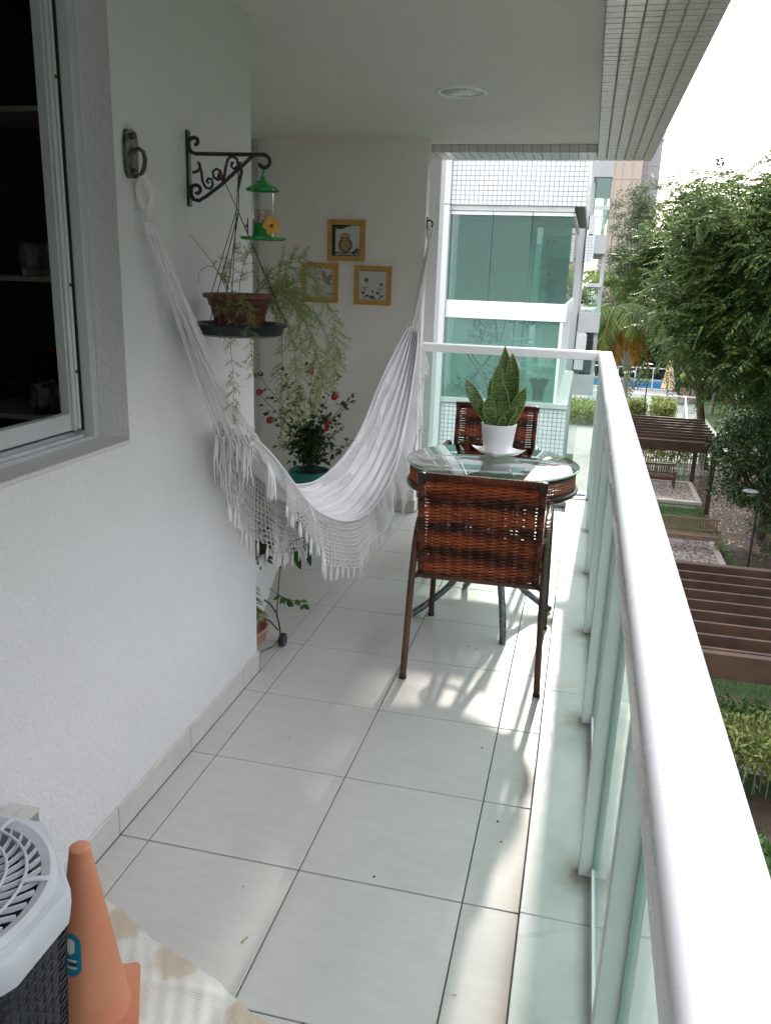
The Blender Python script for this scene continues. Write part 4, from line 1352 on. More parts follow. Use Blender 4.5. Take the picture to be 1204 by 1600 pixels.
# sunflowers
x0, x1, z0, z1 = -0.420, -0.174, 1.379, 1.624
t = picture(x0, x1, z0, z1, 'square ochre framed picture of three round flowers on stems, lower right of three')
A = Art(t, x0 + 0.03, z0 + 0.03, x1 - x0 - 0.06, z1 - z0 - 0.06)
A.line([(0.0, 0.99), (1, 0.99)], 0.02, 'ink_brown'); A.line([(0.99, 0), (0.99, 1)], 0.02, 'ink_brown')
for (a, b, r, base) in ((0.27, 0.68, 0.085, 0.05), (0.80, 0.54, 0.06, 0.05), (0.50, 0.30, 0.05, 0.05)):
    A.disc(a, b, r, 'ink_grey'); A.disc(a, b, r * 0.6, 'ink_brown')
for (a, h) in ((0.22, 0.42), (0.75, 0.38)):
    A.line([(a, 0.02), (a - 0.01, 0.25), (a, h)], 0.022, 'ink')
    A.line([(a - 0.12, h + 0.04), (a - 0.05, h), (a + 0.05, h), (a + 0.12, h + 0.04)], 0.02, 'ink')
    for s_ in (-1, 1): A.disc(a + s_ * 0.085, 0.20 - 0.05 * s_, 0.055, 'ink', 0.035, s_ * 0.6)
for k in range(6): A.disc(0.40 + k * 0.035, 0.10 + 0.03 * (-1) ** k, 0.05, 'ink', 0.02, 0.8 * (-1) ** k)
A.done()


# ---- rose bush in teal pot
def leaf_quads(specs):
    """specs: (pos, dir, normal-ish, length, width) -> two-triangle-pair leaf folded on the midrib"""
    V = []; F = []
    for p, d, n, L, W in specs:
        d = d.normalized(); s = d.cross(n)
        if s.length < 1e-4: s = d.cross(Vector((0.3, 0.5, 0.8)))
        s = s.normalized(); n2 = s.cross(d).normalized()
        b = len(V)
        V += [p, p + d * L * 0.45 + s * W * 0.5 + n2 * W * 0.18, p + d * L - n2 * L * 0.12, p + d * L * 0.45 - s * W * 0.5 + n2 * W * 0.18, p + d * L * 0.5]
        F += [(b, b + 1, b + 4, b + 4), (b + 1, b + 2, b + 4, b + 4), (b + 2, b + 3, b + 4, b + 4), (b + 3, b, b + 4, b + 4)]
    return V, [(a, b_, c) for a, b_, c, _ in F]


def leaves(name, specs, mat, parent, kind='stuff'):
    V, F = leaf_quads(specs)
    return fast_mesh(name, np.array([tuple(p) for p in V]), np.array(F), mat, parent=parent, kind=kind)


RC = Vector((-0.57, 3.12, 0.0))
rp = thing('plant_pot', RC, 'round teal plastic pot on the floor behind the hammock', 'plant pot')
MB().lathe([(0.085, 0.001), (0.09, 0.003), (0.118, 0.30), (0.132, 0.305), (0.134, 0.345), (0.127, 0.35), (0.120, 0.34), (0.118, 0.31)], RC, 40).build('pot', M['teal_pot'], rp, smooth=True)
MB().lathe([(0.0001, 0.33), (0.06, 0.328), (0.1185, 0.32)], RC, 24, cap=False).build('soil', M['soil'], rp, smooth=True)
rose = thing('rose_bush', RC + Vector((0, 0, 0.33)), 'thin stemmed rose bush with small red blooms in the teal pot', 'plant')
stems = MB(); sp_ = []
ends = [(-.22, 0, .66), (-.30, -.1, .50), (-.25, -.05, .36), (-.10, .0, .52), (.01, 0, .66), (.16, .0, .60), (.30, -.05, .54), (.27, -.05, .48), (.13, -.05, .42), (.20, 0, .30), (.28, -.05, .22), (-.05, -.05, .34), (.05, -.1, .28), (-.18, -.1, .22), (.0, .1, .40), (-.33, -.02, .60), (.08, .05, .36), (-.12, .05, .28)]
b0 = RC + Vector((0, 0, 0.33))
for e in ends:
    e = Vector(e); m_ = Vector((e.x * 0.35, e.y * 0.4, e.z * 0.55))
    c = catmull([b0 + Vector((rng.uniform(-.03, .03), rng.uniform(-.03, .03), 0)), b0 + m_, b0 + e], 14)
    stems.tube(c, [0.0035 * (1 - 0.6 * i / 14) for i in range(14)], 5, cap=False)
    for i in range(4, 14):
        if e.z > 0.6 and e.x == .01 and i > 6: continue
        for q in range(rng.choice((1, 2, 3))):
            tw = Vector((rng.uniform(-1, 1), rng.uniform(-1, 1), rng.uniform(-0.4, 0.7))).normalized()
            L = rng.uniform(0.02, 0.06)
            if i > 9: L *= 0.8
            p2 = c[i] + tw * L
            stems.tube([c[i], p2], 0.0009, 3, cap=False)
            for z_ in range(3):
                dd = (tw + Vector((rng.uniform(-1, 1), rng.uniform(-1, 1), rng.uniform(-1, 0.6))) * 0.9).normalized()
                sp_.append((p2, dd, Vector((rng.uniform(-.5, .5), rng.uniform(-.8, .2), 1)), rng.uniform(0.022, 0.04), rng.uniform(0.016, 0.026)))
for k in range(230):  # denser leaves low in the middle
    a = rng.uniform(0, 6.28); rr = rng.uniform(0, 0.13)
    sp_.append((b0 + Vector((rr * math.cos(a), rr * math.sin(a), rng.uniform(0.05, 0.32))), Vector((rng.uniform(-1, 1), rng.uniform(-1, 1), rng.uniform(-0.7, 0.5))), Vector((0, -0.6, 1)), rng.uniform(0.03, 0.055), rng.uniform(0.02, 0.035)))
stems.build('stems', M['stem'], rose, smooth='all', kind='stuff')
leaves('leaves', sp_, M['leaf_rose'], rose)
for (x, y, z, s_) in [(a_, b_, c_, d_ * 1.12) for a_, b_, c_, d_ in ((-.30, -.1, .51, .020), (-.25, -.05, .33, .022), (.01, 0, .665, .016), (.01, 0, .64, .013), (.16, 0, .50, .022), (.13, -.05, .34, .017), (-.02, .0, .43, .0), (.125, -.05, .30, .013))]:
    if s_ == 0: continue
    mb = MB()
    for q in range(9):
        a = q * 2.4; rr = s_ * (0.2 + 0.09 * q)
        n = Vector((math.cos(a) * 0.6, math.sin(a) * 0.6, 0.8))
        c = b0 + Vector((x + rr * 0.6 * math.cos(a), y + rr * 0.6 * math.sin(a), z))
        mb.lathe([(0.0001, -s_ * 0.7), (s_ * 0.5, -s_ * 0.25), (s_ * 0.48, s_ * 0.5), (s_ * 0.2, s_ * 0.7)], c + Vector((0, 0, s_ * 0.25 * math.sin(q * 1.7))), 7, cap=False)
    mb.build('rose_bloom', M['petal_red'], rose, smooth='all')

# ---- tall white planter behind the wall corner
pt_ = thing('tall_planter', (-0.28, 1.34, 0.0), 'tall tapered white planter with soil standing behind the left wall corner', 'planter')
X1T, X1B = -0.135, -0.150
tx0, tx1, tyA, tyB, tz = -0.50, -0.135, 1.10, 1.50, 0.435
bx0, bx1, byA, byB, bz0 = -0.42, -0.20, 1.16, 1.37, 0.09
mb = MB()


def ring(x0, x1, y0, y1, z): return [(x0, y0, z), (x1, y0, z), (x1, y1, z), (x0, y1, z)]


vs = ring(bx0, bx1, byA, byB, bz0) + ring(tx0 + 0.01, tx1 - 0.01, tyA + 0.01, tyB - 0.01, tz - 0.05) + ring(tx0, tx1, tyA, tyB, tz - 0.045) + ring(tx0, tx1, tyA, tyB, tz) + ring(tx0 + 0.014, tx1 - 0.014, tyA + 0.014, tyB - 0.014, tz) + ring(tx0 + 0.02, tx1 - 0.02, tyA + 0.02, tyB - 0.02, tz - 0.05)
fs = [(3, 2, 1, 0)]
for lv in range(5):
    for k in range(4):
        l = (k + 1) % 4
        fs.append((lv * 4 + k, lv * 4 + l, lv * 4 + 4 + l, lv * 4 + 4 + k))
mb.add(vs, fs).build('body', M['planter_white'], pt_)
MB().box(tx0 + 0.021, tx1 - 0.021, tyA + 0.021, tyB - 0.021, tz - 0.09, tz - 0.022).build('soil', M['soil'], pt_)
ds = thing('plant_stand', (-0.28, 1.30, 0.0), 'low terracotta coloured dish with black caster under the white planter', 'plant stand')
MB().lathe([(0.14, 0.028), (0.155, 0.032), (0.168, 0.080), (0.160, 0.086), (0.150, 0.05), (0.0001, 0.045)], (-0.31, 1.27, 0), 40).build('dish', M['terracotta'], ds, smooth=True)
MB().tube([(-0.20, 1.36, 0.19), (-0.15, 1.33, 0.185), (-0.112, 1.315, 0.15), (-0.098, 1.31, 0.10), (-0.092, 1.31, 0.05)], 0.0035, 6).build('wire_arm', M['black_iron'], ds, smooth=True)
MB().tube([(-0.20, 1.33, 0.12), (-0.14, 1.31, 0.11), (-0.10, 1.305, 0.075)], 0.003, 6).build('wire_arm', M['black_iron'], ds, smooth=True)
MB().tube([(-0.24, 1.15, 0.012), (-0.16, 1.18, 0.01), (-0.11, 1.26, 0.016), (-0.092, 1.30, 0.04)], 0.003, 6).build('wire_arm', M['galv'], ds, smooth=True)
MB(Matrix.Translation((-0.082, 1.313, 0.030)) @ Matrix.Rotation(R(90), 4, 'Y')).lathe([(0.012, -0.014), (0.027, -0.012), (0.030, -0.005), (0.030, 0.005), (0.027, 0.012), (0.012, 0.014), (0.006, 0.017)], n=28).build('caster_wheel', M['black_plastic'], ds, smooth=True)

# plants in and around the planter
pp = thing('striped_leaf_plant', (-0.16, 1.16, 0.30), 'cream and green striped narrow leaved plant beside the white planter', 'plant')
mb = MB()


def blade(mb, p, d, L, W, droop=0.5, n=7, up=Vector((0, 0, 1)), fold=0.15):
    d = Vector(d).normalized(); s = d.cross(up)
    if s.length < 1e-3: s = Vector((1, 0, 0))
    s = s.normalized()
    pts = []; q = Vector(p); dd = d.copy()
    vs = []
    for k in range(n):
        t = k / (n - 1)
        w = W * (math.sin(math.pi * min(1, t * 0.85 + 0.12)) ** 0.8) * (1 if k < n - 1 else 0.04)
        nn = s.cross(dd).normalized()
        vs += [q - s * w / 2 + nn * w * fold, q, q + s * w / 2 + nn * w * fold]
        dd = (dd + Vector((0, 0, -1)) * droop / n).normalized()
        q = q + dd * L / (n - 1)
    fs = []
    for k in range(n - 1):
        for j in (0, 1): fs.append((k * 3 + j, k * 3 + j + 1, k * 3 + j + 4, k * 3 + j + 3))
    mb.add(vs, fs)


for k in range(14):
    a = R(-100 + k * 14)
    blade(mb, (-0.165, 1.10 + 0.004 * k, 0.262 - 0.002 * k), (0.8 + 0.3 * math.cos(a), 0.25 * math.sin(a), -0.35 + 0.4 * math.sin(a)), 0.10, 0.011, 1.3)
for k in range(10):
    blade(mb, (-0.17, 1.11, 0.36 - 0.010 * k), (1, rng.uniform(-0.2, 0.5), rng.uniform(-0.3, 0.3)), rng.uniform(0.06, 0.10), 0.013, 0.8)
mb.build('leaves', M['leaf_cream'], pp, smooth='all', kind='stuff')
pv = thing('violet_plant', (-0.25, 1.28, 0.42), 'small plant with white and purple blooms in the white planter', 'plant')
mb = MB(); mb2 = MB()
for k in range(22):
    a = rng.uniform(0, 6.28)
    blade(mb, (-0.25 + 0.06 * math.cos(a), 1.26 + 0.08 * math.sin(a), 0.412), (math.cos(a), math.sin(a), rng.uniform(0.3, 1.2)), rng.uniform(0.06, 0.11), 0.03, 1.2)
mb.build('leaves', M['leaf_rose'], pv, smooth='all', kind='stuff')
for k in range(9):
    c = Vector((-0.20 + rng.uniform(-.04, .05), 1.33 + rng.uniform(-.05, .05), 0.49 + rng.uniform(-.02, .03)))
    for q in range(5):
        a = q * 1.257
        blade(mb2, c, (math.cos(a), math.sin(a), 0.5), 0.016, 0.013, 0.3, 4)
mb2.build('blooms', M['purple_plastic'], pv, smooth='all', kind='stuff')
pk = thing('broad_leaf_plant', (-0.22, 1.62, 0.30), 'dark green broad drooping leaves hanging behind the white planter', 'plant')
for (p, d, L, W, dr) in (((-0.14, 1.60, 0.36), (0.35, 0.1, -1.0), 0.12, 0.035, 0.2), ((-0.09, 1.62, 0.40), (0.15, 0.2, -1.0), 0.15, 0.032, 0.1), ((-0.16, 1.64, 0.34), (0.7, -0.1, -0.6), 0.08, 0.02, 0.4)):
    mb = MB(); blade(mb, p, d, L, W, dr, 9, Vector((0.2, -1, 0.1))); mb.build('leaf', M['leaf_rose'], pk, smooth='all')
MB().tube(catmull([(-0.22, 1.60, 0.0), (-0.20, 1.60, 0.25), (-0.15, 1.60, 0.37), (-0.09, 1.62, 0.405)], 12), 0.003, 5).build('stem', M['stem_green'], pk, smooth=True)
pj = thing('sprig', (-0.16, 1.36, 0.20), 'small oval leaved sprig reaching out over the tiles beside the planter', 'plant')
sp_ = []
for (x, y, z) in ((-.115, 1.38, .205), (-.10, 1.38, .20), (-.085, 1.39, .19), (-.07, 1.40, .175), (-.03, 1.40, .185), (-.02, 1.41, .165)):
    for q in range(3):
        sp_.append((Vector((x, y, z)), Vector((rng.uniform(-0.8, 0.8), rng.uniform(-0.3, 0.3), -1 + rng.random())), Vector((0, -1, 0.5)), rng.uniform(0.030, 0.042), rng.uniform(0.018, 0.024)))
MB().tube(catmull([(-.22, 1.42, .24), (-.15, 1.38, .22), (-.09, 1.385, .19), (-.02, 1.41, .175)], 12), 0.0016, 5).build('stem', M['stem'], pj, smooth=True)
leaves('leaves', sp_, M['leaf_low'], pj)

# ---- round wicker table with glass top
TC = Vector((0.71, 1.95, 0.0))
tb = thing('round_table', TC, 'round dark wicker table with clear glass top between two chairs', 'table')
MB().lathe([(0.0001, 0.7505), (0.388, 0.7505), (0.392, 0.752), (0.394, 0.7555), (0.392, 0.759), (0.388, 0.7605), (0.0001, 0.7605)], TC, 96, cap=False).build('glass_top', M['table_glass'], tb, smooth=True)
MB().lathe([(0.3925, 0.752), (0.3955, 0.7535), (0.3955, 0.7575), (0.3925, 0.759)], TC, 96, cap=False).build('glass_rim', M['glass_edge'], tb, smooth=True)
for z, r0, rr, nm in ((0.741, 0.372, 0.0085, 'upper_ring'), (0.655, 0.384, 0.0115, 'lower_ring'), (0.676, 0.374, 0.007, 'middle_ring')):
    MB().tube([TC + Vector((r0 * math.cos(a), r0 * math.sin(a), z)) for a in [2 * math.pi * k / 72 for k in range(72)]], rr, 8, closed=True).build(nm, M['wicker_dark'], tb, smooth=True)
wv = MB()
nW = 150
for row in range(6):
    z = 0.668 + row * 0.0125
    pts = []
    for k in range(nW * 2):
        a = math.pi * k / nW
        r_k = 0.3735 + (0.0042 if (k + row) % 2 else -0.0042)
        pts.append(TC + Vector((r_k * math.cos(a), r_k * math.sin(a), z + 0.0015 * math.sin(a * 31 + row))))
    wv.tube(pts, 0.0046, 5, closed=True)
for k in range(nW):
    a = 2 * math.pi * k / nW
    wv.tube([TC + Vector((0.374 * math.cos(a), 0.374 * math.sin(a), 0.66)), TC + Vector((0.373 * math.cos(a + 0.02), 0.373 * math.sin(a + 0.02), 0.74))], 0.0028, 4, cap=False)
wv.build('woven_apron', M['wicker'], tb, smooth=True, kind='stuff')
for a0 in (-68, 22, 112, 202):
    a = R(a0); c_, s_ = math.cos(a), math.sin(a)
    pts = [(0.055, 0.60), (0.06, 0.45), (0.085, 0.30), (0.16, 0.16), (0.27, 0.06), (0.345, 0.008)]
    if a0 == -68: pts = [(0.05, 0.64), (0.10, 0.52), (0.20, 0.36), (0.29, 0.20), (0.34, 0.08), (0.352, 0.004)]
    MB().tube(catmull([TC + Vector((r * c_, r * s_, z)) for r, z in pts], 20), 0.016, 10).build('leg', M['silver_paint'], tb, smooth=True)
MB().tube([TC + Vector((0.09 * math.cos(a), 0.09 * math.sin(a), 0.42)) for a in [2 * math.pi * k / 30 for k in range(30)]], 0.009, 8, closed=True).build('leg_ring', M['silver_paint'], tb, smooth=True)
for a0 in (22, 112):
    a = R(a0); MB().tube([TC + Vector((-0.37 * math.cos(a), -0.37 * math.sin(a), 0.655)), TC + Vector((0.37 * math.cos(a), 0.37 * math.sin(a), 0.655))], 0.009, 8).build('cross_bar', M['silver_paint'], tb, smooth=True)

# ---- wicker chairs


def make_chair():
    t = bpy.data.objects.new('wicker_chair', None); COL.objects.link(t)
    tag(t, 'reddish brown wicker chair nearest the camera, its woven back to the table', 'chair', 'wicker chairs at the round table')
    W = 0.225
    yb0, zb0, yb1, zb1 = -0.255, 0.425, -0.345, 0.862

    def bk(x, s): return Vector((x, yb0 + (yb1 - yb0) * s - 0.02 * math.sin(math.pi * s) * 0, zb0 + (zb1 - zb0) * s))
    fr_ = MB()
    for sx in (-1, 1):
        MB().tube([bk(sx * W, 0.0), bk(sx * W, 0.5), bk(sx * (W + 0.002), 1.0)], 0.0135, 10).build('back_post', M['wrap'], t, smooth=True)
        MB().lathe([(0.017, -0.03), (0.0185, -0.01), (0.0185, 0.010), (0.015, 0.013), (0.0001, 0.014)], bk(sx * W, 0.975), 12).build('corner_binding', M['wicker_dark'], t, smooth=True)
    MB().tube([bk(-W, 0.975), bk(W, 0.975)], 0.014, 10).build('top_bar', M['wrap'], t, smooth=True)
    MB().tube([bk(-W - 0.02, 0.0), bk(W + 0.02, 0.0)], 0.013, 10).build('bottom_bar', M['wrap'], t, smooth=True)
    # woven back: ribs and weavers are separate
    rb = MB()
    nr = 9
    for k in range(nr):
        x = -W + 0.052 + k * (2 * W - 0.104) / (nr - 1)
        rb.cur = 0
        rb.tube([bk(x, s / 10) for s in range(11)], 0.0062, 6)
    rb.build('ribs', M['wicker_dark'], t, smooth=True, kind='stuff')
    wv_ = MB(); rg = random.Random(3)
    nrow = 60
    for r in range(nrow):
        s = 0.022 + r * 0.935 / (nrow - 1)
        pts = []; rad = []
        j1, j2 = rg.uniform(-1, 1) * 0.004, rg.uniform(-1, 1) * 0.004
        pair = 0.0022 if r % 2 else -0.0022
        for k in range(45):
            u = k / 44; x = (-1 + 2 * u) * (W - 0.006)
            ph = (x + W - 0.052) / ((2 * W - 0.104) / (nr - 1))
            wob_ = math.cos(math.pi * ph + (r // 1 % 2) * math.pi) * 0.0062
            if abs(x) > W - 0.045: wob_ *= max(0, (W - 0.006 - abs(x)) / 0.04)
            edge = max(0, (abs(x) - (W - 0.055)) / 0.05)
            p = bk(x, s + (j1 * (1 - u) + j2 * u) * 0.6 + math.sin(u * 40 + r) * 0.0006 + pair * 1.6 * edge) + Vector((0, wob_, -0.004 * math.sin(math.pi * u)))
            pts.append(p); rad.append(0.0045 - 0.0018 * min(1, edge))
        wv_.tube(pts, rad, 4)
    for sx in (-1, 1):   # wraps round the posts
        for r in range(46):
            p = bk(sx * W, 0.03 + r * 0.0205)
            wv_.tube([p + Vector((0.0155 * math.cos(a), 0.0155 * math.sin(a), 0.003 * a / 6.28)) for a in [2 * math.pi * q / 8 for q in range(8)]], 0.0026, 3, closed=True)
    for r in range(60):
        p = bk(-W + 0.02 + r * (2 * W - 0.04) / 59, 0.975)
        wv_.tube([p + Vector((0.001, 0.0155 * math.cos(a), 0.0155 * math.sin(a))) for a in [2 * math.pi * q / 8 for q in range(8)]], 0.0028, 3, closed=True)
    wv_.build('woven_back', M['wicker'], t, smooth=True, kind='stuff')
    # seat
    sf = MB()
    MB().tube([(-0.235, -0.25, 0.425), (-0.235, 0.25, 0.435)], 0.012, 8).build('seat_rail', M['wrap'], t, smooth=True)
    MB().tube([(0.235, -0.25, 0.425), (0.235, 0.25, 0.435)], 0.012, 8).build('seat_rail', M['wrap'], t, smooth=True)
    MB().tube([(-0.25, 0.25, 0.435), (0.25, 0.25, 0.435)], 0.013, 8).build('seat_rail', M['wrap'], t, smooth=True)
    ws = MB()
    for r in range(50):
        y = -0.235 + r * 0.0097
        ws.tube([(x, y, 0.438 + (0.004 if (k + r) % 2 else -0.004) - 0.012 * (1 - (x / 0.235) ** 2)) for k, x in enumerate([-0.232 + q * 0.464 / 20 for q in range(21)])], 0.0040, 4)
    for k in range(10):
        x = -0.20 + k * 0.0445
        ws.tube([(x, -0.24, 0.436), (x, 0, 0.425), (x, 0.245, 0.436)], 0.005, 4)
    ws.build('woven_seat', M['wicker'], t, smooth=True, kind='stuff')
    # side loops: rear leg, arm, front leg
    for sx in (-1, 1):
        rear = catmull([(sx * 0.268, -0.335, 0.0), (sx * 0.262, -0.318, 0.20), (sx * 0.256, -0.298, 0.42), (sx * 0.252, -0.268, 0.56), (sx * 0.250, -0.215, 0.635), (sx * 0.250, -0.12, 0.660)], 26)
        MB().tube(rear, 0.0135, 10).build('rear_leg', M['wrap'], t, smooth=True)
        front = catmull([(sx * 0.268, 0.335, 0.0), (sx * 0.262, 0.312, 0.25), (sx * 0.256, 0.295, 0.48), (sx * 0.252, 0.255, 0.60), (sx * 0.250, 0.19, 0.645), (sx * 0.250, 0.05, 0.662), (sx * 0.250, -0.12, 0.660)], 30)
        MB().tube(front, 0.0135, 10).build('front_leg', M['wrap'], t, smooth=True)
        for (p, q) in (((sx * 0.256, -0.296, 0.428), (sx * 0.222, -0.255, 0.428)), ((sx * 0.256, 0.300, 0.432), (sx * 0.235, 0.25, 0.432)), ((sx * 0.250, -0.235, 0.615), (sx * 0.226, -0.292, 0.605)), ((sx * 0.255, -0.292, 0.50), (sx * 0.226, -0.27, 0.50))):
            MB().tube([p, q], 0.011, 8).build('joint', M['wrap'], t, smooth=True)
        for (x, y) in ((sx * 0.268, -0.335), (sx * 0.268, 0.335)):
            MB().lathe([(0.015, 0.0), (0.0165, 0.004), (0.0155, 0.014)], (x, y, 0.0005), 12).build('foot_cap', M['black_plastic'], t, smooth=True)
    return t


ch = make_chair()
ch2 = copy_tree(ch)
ch.location = (0.748, 1.512, 0); ch.rotation_euler = (0, 0, R(0.5))
ch2.location = (0.615, 2.70, 0); ch2.rotation_euler = (0, 0, R(181))
ch2['label'] = 'reddish brown wicker chair on the far side of the table behind the snake plant'

# ---- snake plant, its pot and square plate
SP = Vector((0.715, 2.085, 0.7608))
pt2 = thing('square_plate', SP, 'white square plate with raised corners under the plant pot on the glass table', 'plate')


def plate_fn(u, v):
    x, y = u * 2 - 1, v * 2 - 1
    rr = max(abs(x), abs(y)); z = 0.004 + 0.024 * max(0, (rr - 0.5) / 0.5) ** 1.3 + 0.010 * (abs(x) * abs(y)) ** 3
    a = R(40)
    X, Y = x * 0.092, y * 0.092
    return (SP.x + 0.005 + X * math.cos(a) - Y * math.sin(a), SP.y + X * math.sin(a) + Y * math.cos(a), SP.z + z)


mb = MB().grid(plate_fn, 17, 17)
n_ = len(mb.v)
mb.grid(lambda u, v: tuple(Vector(plate_fn(u, v)) - Vector((0, 0, 0.0038))), 17, 17)
ed = [i * 17 for i in range(17)] + [16 * 17 + j for j in range(1, 17)] + [i * 17 + 16 for i in range(15, -1, -1)] + [j for j in range(15, 0, -1)]
mb.add([], [])
for k in range(len(ed)):
    a, b = ed[k], ed[(k + 1) % len(ed)]
    mb.f.append((a, b, b + n_, a + n_)); mb.mi.append(0)
mb.build('dish', M['plate_white'], pt2, smooth=True)
wp = thing('plant_pot', SP + Vector((0, 0, 0.006)), 'white tapered pot standing on the square plate on the table', 'plant pot')
MB().lathe([(0.052, 0.006), (0.062, 0.0065), (0.064, 0.010), (0.083, 0.148), (0.0835, 0.152), (0.081, 0.154), (0.078, 0.151), (0.076, 0.13)], SP, 56, cap=True).build('pot', M['pot_white'], wp, smooth=True)
MB().lathe([(0.0001, 0.138), (0.04, 0.140), (0.0765, 0.136)], SP, 30, cap=False, wob=lambda j, a: 0.02 * math.sin(7 * a)).build('soil', M['soil'], wp, smooth=True)
sn = thing('snake_plant', SP + Vector((0, 0, 0.14)), 'upright banded green snake plant with yellow edged leaves in the white pot', 'plant')


def snake_leaf(p, tip, W, bend=0.0, face=0.0, cup=0.25):
    p = SP + Vector(p); tip = SP + Vector(tip)
    mid = (p + tip) / 2 + Vector((bend, 0, 0))
    c = catmull([p, mid, tip], 15)
    vs = []; ve = []
    fs = []
    n = len(c); 
    for k, q in enumerate(c):
        t = k / (n - 1)
        w = W * 0.92 * (0.30 + 0.72 * math.sin(math.pi * min(1, 0.06 + t * 0.76)) ** 1.2) * (1 if t < 0.75 else max(0.02, 1 - ((t - 0.75) / 0.25) ** 1.6))
        T = (c[min(k + 1, n - 1)] - c[max(k - 1, 0)]).normalized()
        S_ = Vector((math.cos(face), math.sin(face), 0)); S_ = (S_ - T * S_.dot(T)).normalized()
        N_ = S_.cross(T)
        wave = 0.14 * math.sin(t * 7 + p.x * 90)
        for j, a in enumerate((-1, -0.90, 0, 0.90, 1)):
            vs.append(q + S_ * a * w / 2 + N_ * (cup * w * (abs(a) ** 1.7) * 0.5 + wave * w * a))
    for k in range(n - 1):
        for j in range(4): fs.append((k * 5 + j, k * 5 + j + 1, k * 5 + j + 6, k * 5 + j + 5))
    mb = MB(); mb.add(vs, fs)
    mb.mi = [(1 if (i % 4) in (0, 3) else 0) for i in range(len(fs))]
    o = mb.build('leaf', [M['snake'], M['snake_edge']], sn, smooth='all')
    md = o.modifiers.new('thickness', 'SOLIDIFY'); md.thickness = 0.0035; md.offset = 0


z0 = 0.13
snake_leaf((0.005, 0.01, z0), (0.000, 0.02, 0.515), 0.070, 0.010, 0.1)
snake_leaf((0.025, 0.00, z0), (0.038, 0.01, 0.485), 0.080, 0.018, -0.2)
snake_leaf((-0.01, -0.02, z0), (-0.018, -0.02, 0.44), 0.062, -0.012, 0.5)
snake_leaf((-0.035, -0.01, z0), (-0.170, 0.00, 0.355), 0.062, -0.005, 0.15)
snake_leaf((-0.045, -0.03, z0), (-0.110, -0.04, 0.275), 0.045, 0.0, 0.6)
snake_leaf((-0.02, -0.045, z0), (-0.05, -0.07, 0.29), 0.068, -0.008, 0.2)
snake_leaf((0.035, -0.02, z0), (0.112, -0.02, 0.335), 0.066, 0.000, 0.3)
snake_leaf((0.015, -0.045, z0), (0.085, -0.07, 0.24), 0.060, -0.012, -0.5)
snake_leaf((0.045, 0.0, z0), (0.080, 0.03, 0.30), 0.055, 0.012, 0.9)
snake_leaf((0.010, -0.03, z0), (0.012, -0.05, 0.345), 0.064, 0.010, -0.3)
snake_leaf((-0.02, 0.03, z0), (-0.055, 0.04, 0.36), 0.060, -0.012, 0.7)
snake_leaf((0.0, -0.05, z0), (0.03, -0.085, 0.20), 0.045, 0.0, 0.1)

# ---- outdoor air conditioner
AC = Vector((0.135, -0.900, 0.0)); AZ = 0.60
acx = thing('air_conditioner', AC, 'white topped outdoor air conditioner with round fan grille and black mesh sides', 'air conditioner')
HWd, CH = 0.215, 0.140


def octo(hw, ch_):
    return [(hw, -hw + ch_), (hw, hw - ch_), (hw - ch_, hw), (-hw + ch_, hw), (-hw, hw - ch_), (-hw, -hw + ch_), (-hw + ch_, -hw), (hw - ch_, -hw)]


def loft(mb, rings):
    n = len(rings[0]); vs = []
    for r_ in rings: vs += [tuple(AC + Vector(p)) for p in r_]
    fs = []
    for i in range(len(rings) - 1):
        for k in range(n):
            l = (k + 1) % n
            fs.append((i * n + k, i * n + l, (i + 1) * n + l, (i + 1) * n + k))
    return mb.add(vs, fs)


def oring(hw, z, f=1.0):
    return [(x * f, y * f, z) for x, y in octo(hw, CH * hw / HWd)]


def lid_pts(r_out_t, z):     # blend octagon->circle with 64 points
    pts = []
    O = octo(HWd, CH)
    for k in range(64):
        a = 2 * math.pi * k / 64
        d = (math.cos(a), math.sin(a)); best = 9
        for i in range(8):
            (x1, y1), (x2, y2) = O[i], O[(i + 1) % 8]
            ex, ey = x2 - x1, y2 - y1
            den = d[0] * ey - d[1] * ex
            if abs(den) < 1e-9: continue
            t = (x1 * ey - y1 * ex) / den
            u = (x1 * d[1] - y1 * d[0]) / den
            if t > 0 and -0.001 <= u <= 1.001: best = min(best, t)
        rr = best * r_out_t[0] + r_out_t[1]
        pts.append((d[0] * rr, d[1] * rr, z))
    return pts


lid = MB()
loft(lid, [lid_pts((0.93, 0), AZ - 0.062), lid_pts((0.985, 0), AZ - 0.060), lid_pts((1.0, 0), AZ - 0.035), lid_pts((1.0, 0), AZ - 0.012), lid_pts((0.975, 0), AZ - 0.003), lid_pts((0.90, 0), AZ + 0.001), lid_pts((0.35, 0.125), AZ + 0.004), lid_pts((0.05, 0.178), AZ + 0.010), lid_pts((0, 0.174), AZ + 0.004), lid_pts((0, 0.170), AZ - 0.055)])
lid.build('lid', M['ac_white'], acx, smooth=True)
gr = MB()
for rr in (0.045, 0.088, 0.122, 0.152):
    z = AZ + 0.012 + 0.016 * (1 - (rr / 0.17) ** 2)
    gr.tube([AC + Vector((rr * math.cos(a), rr * math.sin(a), z)) for a in [2 * math.pi * k / 60 for k in range(60)]], 0.0028, 6, closed=True)
gr.build('grille_rings', M['ac_white'], acx, smooth=True)
fins = MB()
